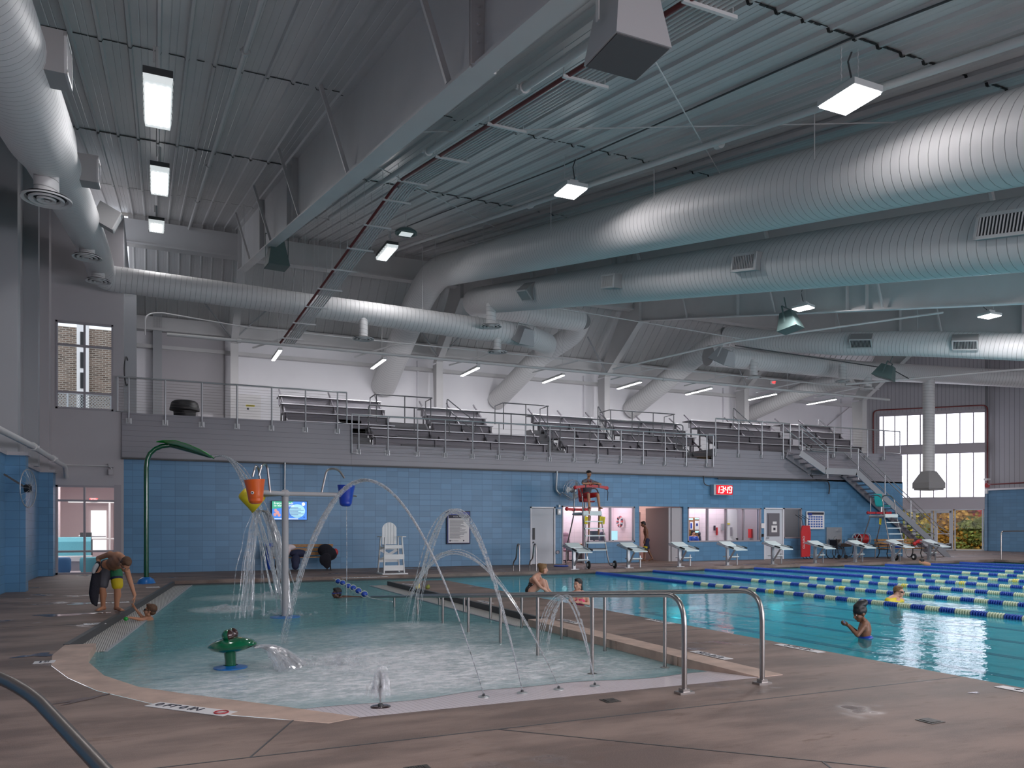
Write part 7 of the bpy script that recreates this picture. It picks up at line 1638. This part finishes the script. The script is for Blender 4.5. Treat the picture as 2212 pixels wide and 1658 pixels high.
mb=MB(); mb.tube([neck+V((-.07,-.06,.0)),neck+V((-.03,-.17,-.2)),neck+V((.03,-.17,-.2)),neck+V((.07,-.06,0))],.012,6); mb.build('lanyard','dark_red',t)
t=thing('hip_pack','red and black pouch with a ring at the left hip of the lifeguard','pouch',(13.9,24.9,2.6)); MB().ell(q(-.34,.15,2.62),(.09,.08,.16)).build('pouch','red',t,smooth=True); MB().tube([q(-.36+.07*math.cos(a),.02,2.42+.07*math.sin(a)) for a in [2*PI*i/14 for i in range(14)]],.016,6,closed=True).build('ring','black',t)
# ---- person in the hallway
D=33.2; t=thing('person','shirtless person in dark shorts walking in the hallway behind the pool wall','person',tuple(C(1398,1206,D)))
F_=-RV; bx3=C(1396,1206,D); q=lambda x,z,y=0: V((bx3.x,bx3.y,0))+RV*x+FV*y+V((0,0,z))
pel=q(.02,.90); neck=q(-.04,1.40); sa=q(-.05,1.37,-.18); sb_=q(-.03,1.37,.18); hL=q(.02,.88,-.09); hR=q(.02,.88,.09); kL=q(-.08,.48,-.08); kR=q(.10,.48,.1); aL=q(-.10,.08,-.08); aR=q(.26,.14,.1); hd=q(-.13,1.55)
mb=MB(); torso(mb,pel,neck,sa,sb_,hL,hR,.95); limb(mb,(hL,.08),(kL,.055),(aL,.036)); limb(mb,(hR,.08),(kR,.055),(aR,.036)); foot(mb,aL,-RV); foot(mb,aR,-RV-UV*.3); limb(mb,(sa,.045),(q(-.02,1.1,-.24),.036),(q(-.10,.86,-.2),.025)); hand(mb,q(-.10,.86,-.2),-UV,FV,.95,.5); limb(mb,(sb_,.045),(q(.02,1.1,.24),.036),(q(-.06,.86,.2),.025)); hand(mb,q(-.06,.86,.2),-UV,-FV,.95,.5)
limb(mb,(neck,.05),(hd,.05)); M=headprims(mb,hd,-RV-UV*.35,UV-RV*.3,.97); organic(mb,'body','skin_brown',t,.014); hb=MB(); hairprims(hb,hd,M,1.02); organic(hb,'hair','hair_dark',t,.014,2); shorts(t,pel,neck,hL,hR,kL,kR,.8,'shorts_navy',s=.95); mb=MB(); limb(mb,(hL.lerp(kL,.66),.092),(hL.lerp(kL,.85),.09)); organic(mb,'shorts_yellow_panel','shorts_yellow',t,.014,2)
# ---- woman at the office desk
p=atY(1497,1150,28.5); t=thing('person','dark haired woman in a blue shirt seated behind the middle office window','person',(p.x,28.5,.4))
hd=p+V((0,0,-.02)); neck=hd-UV*.14; pel=hd-UV*.66; sa=neck+V((-.19,0,-.05)); sb_=neck+V((.19,0,-.05)); mb=MB(); torso(mb,pel,neck,sa,sb_,s=.92,fem=True); limb(mb,(neck,.045),(hd,.045)); M=headprims(mb,hd,V((.2,-1,-.2)),UV,.95); limb(mb,(sa,.042),(sa+V((-.05,-.1,-.28)),.035),(sa+V((.1,-.35,-.30)),.025)); limb(mb,(sb_,.042),(sb_+V((.05,-.1,-.28)),.035),(sb_+V((-.1,-.35,-.30)),.025)); hand(mb,sa+V((.1,-.35,-.30)),V((.5,-1,0)),-UV,.9,.5); hand(mb,sb_+V((-.1,-.35,-.30)),V((-.5,-1,0)),-UV,.9,.5); organic(mb,'body','skin_fair',t,.014); face(t,hd,M,.95,'skin_fair')
hb=MB(); hairprims(hb,hd,M,1.05); hb.ell(hd+V((-.07,.03,-.06)),(.045,.06,.09)); hb.ell(hd+V((.07,.03,-.06)),(.045,.06,.09)); organic(hb,'hair','hair_dark',t,.014,2)
mb=MB(); up=UV; mb.ell(pel+up*.2,(.16,.13,.2)); mb.ell(pel+up*.38,(.17,.125,.14)); limb(mb,(neck-UV*.03,.06),(sa,.06),(sa+V((-.04,-.08,-.2)),.055)); limb(mb,(neck-UV*.03,.06),(sb_,.06),(sb_+V((.04,-.08,-.2)),.055)); organic(mb,'shirt','float_blue',t,.014,2)
bag('pool_toy','small yellow rubber toys lying on the divider',G(913,1271),[((-.12,0,.04),(.06,.06,.05)),((-.1,0,.10),(.035,.035,.035))],'yellow','toy'); bag('pool_toy','small lime rubber toy on the divider right of the yellow ones',G(924,1271.5),[((0,0,.04),(.06,.06,.05)),((.02,0,.09),(.03,.03,.03))],'leaf_olive','toy')
# ================================================================ WATER IN THE AIR
def strands(label,name,m,paths,r0,n=7,cat='water jet',group=None):
    mb=MB()
    for pts in paths:
        N=len(pts); mb.tube(pts,[r0(i/(N-1)) if callable(r0) else r0 for i in range(N)],n,cap=True)
    o=mb.build(name,m,None,smooth=True); tag(o,label,cat,group); return o
def parab(p,q,zp,n=40,jit=0,seed=0,cut=1.):
    random.seed(seed); p=V(p);q=V(q); out=[]
    # height function through p.z, peak zp, q.z
    a=math.sqrt(max(zp-p.z,1e-4));b=math.sqrt(max(zp-q.z,1e-4))
    ph=[random.uniform(0,6) for _ in range(4)]
    for i in range(n+1):
        f=i/n*cut; u=-a+(a+b)*f; z=zp-u*u; w=p.lerp(q,f); j=jit*f
        out.append(V((w.x+j*math.sin(f*23+ph[0]),w.y+j*math.sin(f*19+ph[1]),z+j*math.sin(f*29+ph[2]))))
    return out
def jet(label,p,q,zp,seed,r=.006,spread=.014):
    r*=.42
    random.seed(seed); paths=[parab(p,q,zp,48,0,seed)]
    for k in range(7):
        s=spread; paths.append(parab(p,V(q)+V((random.uniform(-s,s)*3,random.uniform(-s,s)*5,0)),zp+random.uniform(-s,s)*.8,48,.006,seed+k+1))
    return strands(label,'arching_jet','water_jet',paths,lambda f:r*(.8+1.6*f)*(1 if f<.75 else 1-(f-.75)*3.2),6)
N0,N1,N2,N3,N4=[V((p.x,p.y,fz(p.y)+.03)) for p in NOZ]
jet('tallest arching water jet, crossing in front of the blue bucket side of the spray post',N1,(1.55,10.9,-.1),1.98,21,.012)
jet('middle arching water jet, peaking in front of the rules board',N2,(3.75,12.2,-.1),1.66,31,.012,.035)
jet('low wide arching water jet right of the white lifeguard chair',N3,(4.15,14.0,-.1),1.12,41,.011,.045)
jet('small arching water jet between the handrails and the seated women',N4,(4.28,8.75,-.1),.70,51,.009,.035)
random.seed(9)
paths=[]
for k in range(26):
    a=random.uniform(0,6.28); r=random.uniform(.0,.10); h=random.uniform(.13,.33); paths.append(parab(N0,N0+V((math.cos(a)*r*1.4,math.sin(a)*r*1.4,h*.3)),N0.z+h,10,.006,k))
strands('short bushy water jet at the front of the beach','bubbling_jet','water_mist',paths,lambda f:.003+.010*f,5)
# frog spray: a fan of jets
paths=[]; m0=hc_=V((fx,fy,.125))+V((.24,-.10,-.0))
for k in range(34):
    a=-1.15+1.25*(k/33.)+random.uniform(-.03,.03); L=random.uniform(.36,.62)
    q=m0+V((math.cos(a)*L,math.sin(a)*L*.85,0)); q.z=-.1; paths.append(parab(m0+V((0,random.uniform(-.1,.1),0)),q,m0.z+random.uniform(.0,.03),12,.008,k))
strands('fan of white spray shooting from the mouth of the frog','frog_spray','water_mist',paths,lambda f:.004+.018*f,6,'water spray')
# leaf water fall
tip=lf[-1]; paths=[]
random.seed(4)
for k in range(14):
    s=random.uniform(-.10,.10); e=V((tip.x+1.25+random.uniform(-.25,.35),tip.y-2.6+random.uniform(-.5,.5),-.1)); st=tip+V((.0,s,.0))
    paths.append(parab(st,e,tip.z+.03,26,.02,k))
strands('water sheet pouring from the tip of the green leaf and falling past the buckets','leaf_waterfall','water_fall',paths,lambda f:.010+.007*f,6,'waterfall')
yb=ya+V((-.02,-.10,-.28)); paths=[]
for k in range(24):
    e=V((yb.x+.42+random.gauss(0,.07),yb.y-.15+random.uniform(-.2,.2),-.1)); paths.append(parab(yb+V((random.uniform(-.03,.05),0,0)),e,yb.z+.012,22,.012,k))
strands('thick white stream spilling from the yellow bucket to the right of the orange one','bucket_waterfall','water_fall',paths,lambda f:.010+.010*math.sin(f*3),6,'waterfall')
paths=[]
for k in range(26):
    e=V((yb.x-.20+random.gauss(0,.14),yb.y-.2+random.uniform(-.4,.4),-.1)); paths.append(parab(yb+V((random.uniform(-.08,.06),0,-.02)),e,yb.z+.02,22,.016,k+100))
strands('thin scattered streams falling to the left under the orange bucket','bucket_drips','water_mist',paths,lambda f:.006+.007*f,5,'waterfall')
paths=[[V((ba.x+.17,ba.y,zt_-.2)),V((ba.x+.175,ba.y,1.0)),V((ba.x+.17,ba.y,-.1))]]
strands('single thin trickle falling from the bottom of the blue bucket','bucket_trickle','water_jet',paths,.007,6,'water trickle')
# splash crowns where the water lands
def splash(label,c,r,h,n,seed):
    random.seed(seed); mb=MB()
    for k in range(n):
        a=random.uniform(0,6.28); q=abs(random.gauss(0,.5))*r; s=random.uniform(.006,.02); mb.ell((c[0]+q*math.cos(a),c[1]+q*math.sin(a),-.1+random.uniform(0,1)*h*max(0,1-q/r)),(s*1.5,s*1.5,s),n=6,m=4)
    tag(mb.build('splash','water_mist',None,smooth=True),label,'splash',kind='stuff')
splash('splash droplets where the frog spray hits the water',(1.9,9.0),.8,.12,260,1); splash('splash droplets where the leaf waterfall lands',(tip.x+1.3,tip.y-2.6),.7,.15,220,2); splash('splash droplets under the spilling bucket',(yb.x+.35,yb.y-.2),.6,.12,160,3); splash('splash droplets where the tallest jet lands left of the spray post',(1.2,15.9),.5,.1,150,4)
# puddles on the deck
def puddle(label,c,rx,ry,rz,seed):
    random.seed(seed); pts=[]
    for i in range(26):
        a=2*PI*i/26; r=1+.35*math.sin(a*3+seed)+.2*math.sin(a*5+seed*2)+random.uniform(-.12,.12); x,y=rx*r*math.cos(a),ry*r*math.sin(a); pts.append((c[0]+x*math.cos(rz)-y*math.sin(rz),c[1]+x*math.sin(rz)+y*math.cos(rz)))
    mb=MB(); polymesh(mb,[pts],.0035); tag(mb.build('puddle','wet'),label,'puddle',kind='stuff')
m_,n_,b_=newmat('wet'); b_.inputs['Base Color'].default_value=(.16,.12,.11,1); b_.inputs['Roughness'].default_value=.06
_t=nd(n_,'TexCoord'); bumpn(n_,b_,noise(n_,_t.outputs['Object'],40,3),.15,.004)
puddle('long wet patch shining on the deck left of the bending man',G(150,1327),.45,.18,.1,1); puddle('small wet patch beside the bending man\'s towel',G(185,1303),.3,.2,.1,2); puddle('wet streak on the deck below the curved coping',G(180,1510),.06,.22,-.9,3); puddle('small wet patch above the lower left marker tile',G(80,1415),.2,.12,.1,4); puddle('small wet spot on the deck near the right border',G(2105,1496),.05,.03,0,6)
# ================================================================ OUTDOORS
g=MB(); g.quad((36,32,-.05),(80,32,-.05),(80,90,-.05),(36,90,-.05)); g.quad((-30,37.2,-.06),(36,37.2,-.06),(36,90,-.06),(-30,90,-.06)); tag(g.build('ground','ground_leaves'),'leaf strewn ground outside the glass doors','ground',kind='structure')
def tree(name,label,c,h,r,m,seed,nl=4500,group='autumn trees outside the glass doors'):
    random.seed(seed); t=thing(name,label,'tree',tuple(c),group=group); mb=MB()
    mb.tube([c,V(c)+V((.1,0,h*.35)),V(c)+V((-.1,.1,h*.7))],[.14,.10,.05],8)
    for k in range(9):
        a=random.uniform(0,6.28); z=h*random.uniform(.15,.6); mb.tube([V(c)+V((0,0,z)),V(c)+V((math.cos(a)*r*.5,math.sin(a)*r*.5,z+h*.15)),V(c)+V((math.cos(a)*r*.9,math.sin(a)*r*.9,z+h*.3))],[.045,.03,.012],5)
    mb.build('trunk','bark',t)
    mb=MB(); cl=[(random.uniform(-1,1)*r*.75,random.uniform(-1,1)*r*.75,h*random.uniform(.45 if m=='leaf_red' else .06,.95),random.uniform(.3,.55)*r) for _ in range(22)]
    for k in range(nl):
        x,y,z,q=random.choice(cl); v=V((random.gauss(0,1),random.gauss(0,1),random.gauss(0,1))).normalized()*q*random.uniform(.6,1); p=V(c)+V((x,y,z))+v; p.z=max(p.z,.02)
        s=random.uniform(.08,.17)*(1.7 if c[1]>52 else 1); a=V((random.gauss(0,1),random.gauss(0,1),random.gauss(0,1))).normalized(); b,d=frame_of(a); mb.quad(p+b*s,p+d*s*.7,p-b*s,p-d*s*.7)
    mb.build('foliage',m,t); return t
tl=[('yellow leafed shrub tree outside, behind the left glass door',1985,56,3.6,2.0,'leaf_yellow'),('olive green shrub outside at the far left of the doors',1962,56,3.2,1.2,'leaf_olive'),('golden tree outside behind the right glass door',2032,57,4.0,2.2,'leaf_gold'),('yellow tree outside between the right glass door and the side pane',2060,58,4.6,2.2,'leaf_yellow'),('golden brown shrub outside low behind the side pane',2085,55,1.6,1.6,'leaf_gold'),('green shrub outside low at the right of the side pane',2112,54,1.3,1.1,'leaf_olive'),('red maple outside, its crown in the upper right of the side pane',2114,56,3.5,1.7,'leaf_red'),('far golden tree outside behind the others',2010,62,7.0,3.4,'leaf_gold'),('far yellow tree outside at the right',2095,64,6.5,3.6,'leaf_yellow'),('farthest golden tree outside filling the gap behind the right door',2045,72,7.5,4.5,'leaf_gold'),('farthest yellow tree outside behind the left door',1985,74,7.5,4.5,'leaf_yellow'),('farthest golden tree outside behind the red maple',2110,76,8,4.8,'leaf_gold')]
for k,(l,px,dd,h,r,m) in enumerate(tl):
    p=C(px,1200,dd); p.z=-.05
    if m=='leaf_red': p.z=1.6
    tree('autumn_tree',l,V((p.x,p.y,-.05)),h*1.45,r*1.15,m,k+30,nl=4200)
# brick building outside the upper left window
t=thing('brick_building','brown brick building with a white slotted panel outside the upper left window','building',(-4,46,0))
zr=atY(180,708,46).z
MB().bx(-14,.5,46,50,0,zr).build('brick_walls','brick_wall',t)
x0,x1=atY(166,800,45.8).x,atY(192,800,45.8).x; MB().bx(x0,x1,45.7,46,0,zr+.25).build('white_panel','paper',t); xs_=atY(174,800,45.6).x; 
for k,(y0,y1) in enumerate(((716,748),(760,794),(804,838),(848,884))):
    za,zb=atY(174,y1,45.65).z,atY(174,y0,45.65).z; MB().bx(xs_-.02,xs_+.16,45.66,45.72,za,zb).build('slot_window','black',t)
t=thing('mesh_fence','grey metal mesh fence outside the bottom of the upper left window','fence',(-4,34,4.5)); z0,z1=4.2,atY(180,850,34).z
MB().bx(-6,-.9,34,34.01,z0,z1).build('mesh','wire_mesh',t); MB().bx(-6,-.9,33.98,34.03,z1-.04,z1).build('top_rail','galv',t)
for px in (146,240): x=atY(px,860,34).x; MB().bx(x-.03,x+.03,33.97,34.03,z0,z1+.05).build('post','galv',t)
# canopy base that carries the fence
MB().bx(-7,-1.1,33,35,3.4,4.3).build('fence_base','wall_grey',t)
for o in ROOTS:
    if '_abs' in o: del o['_abs']
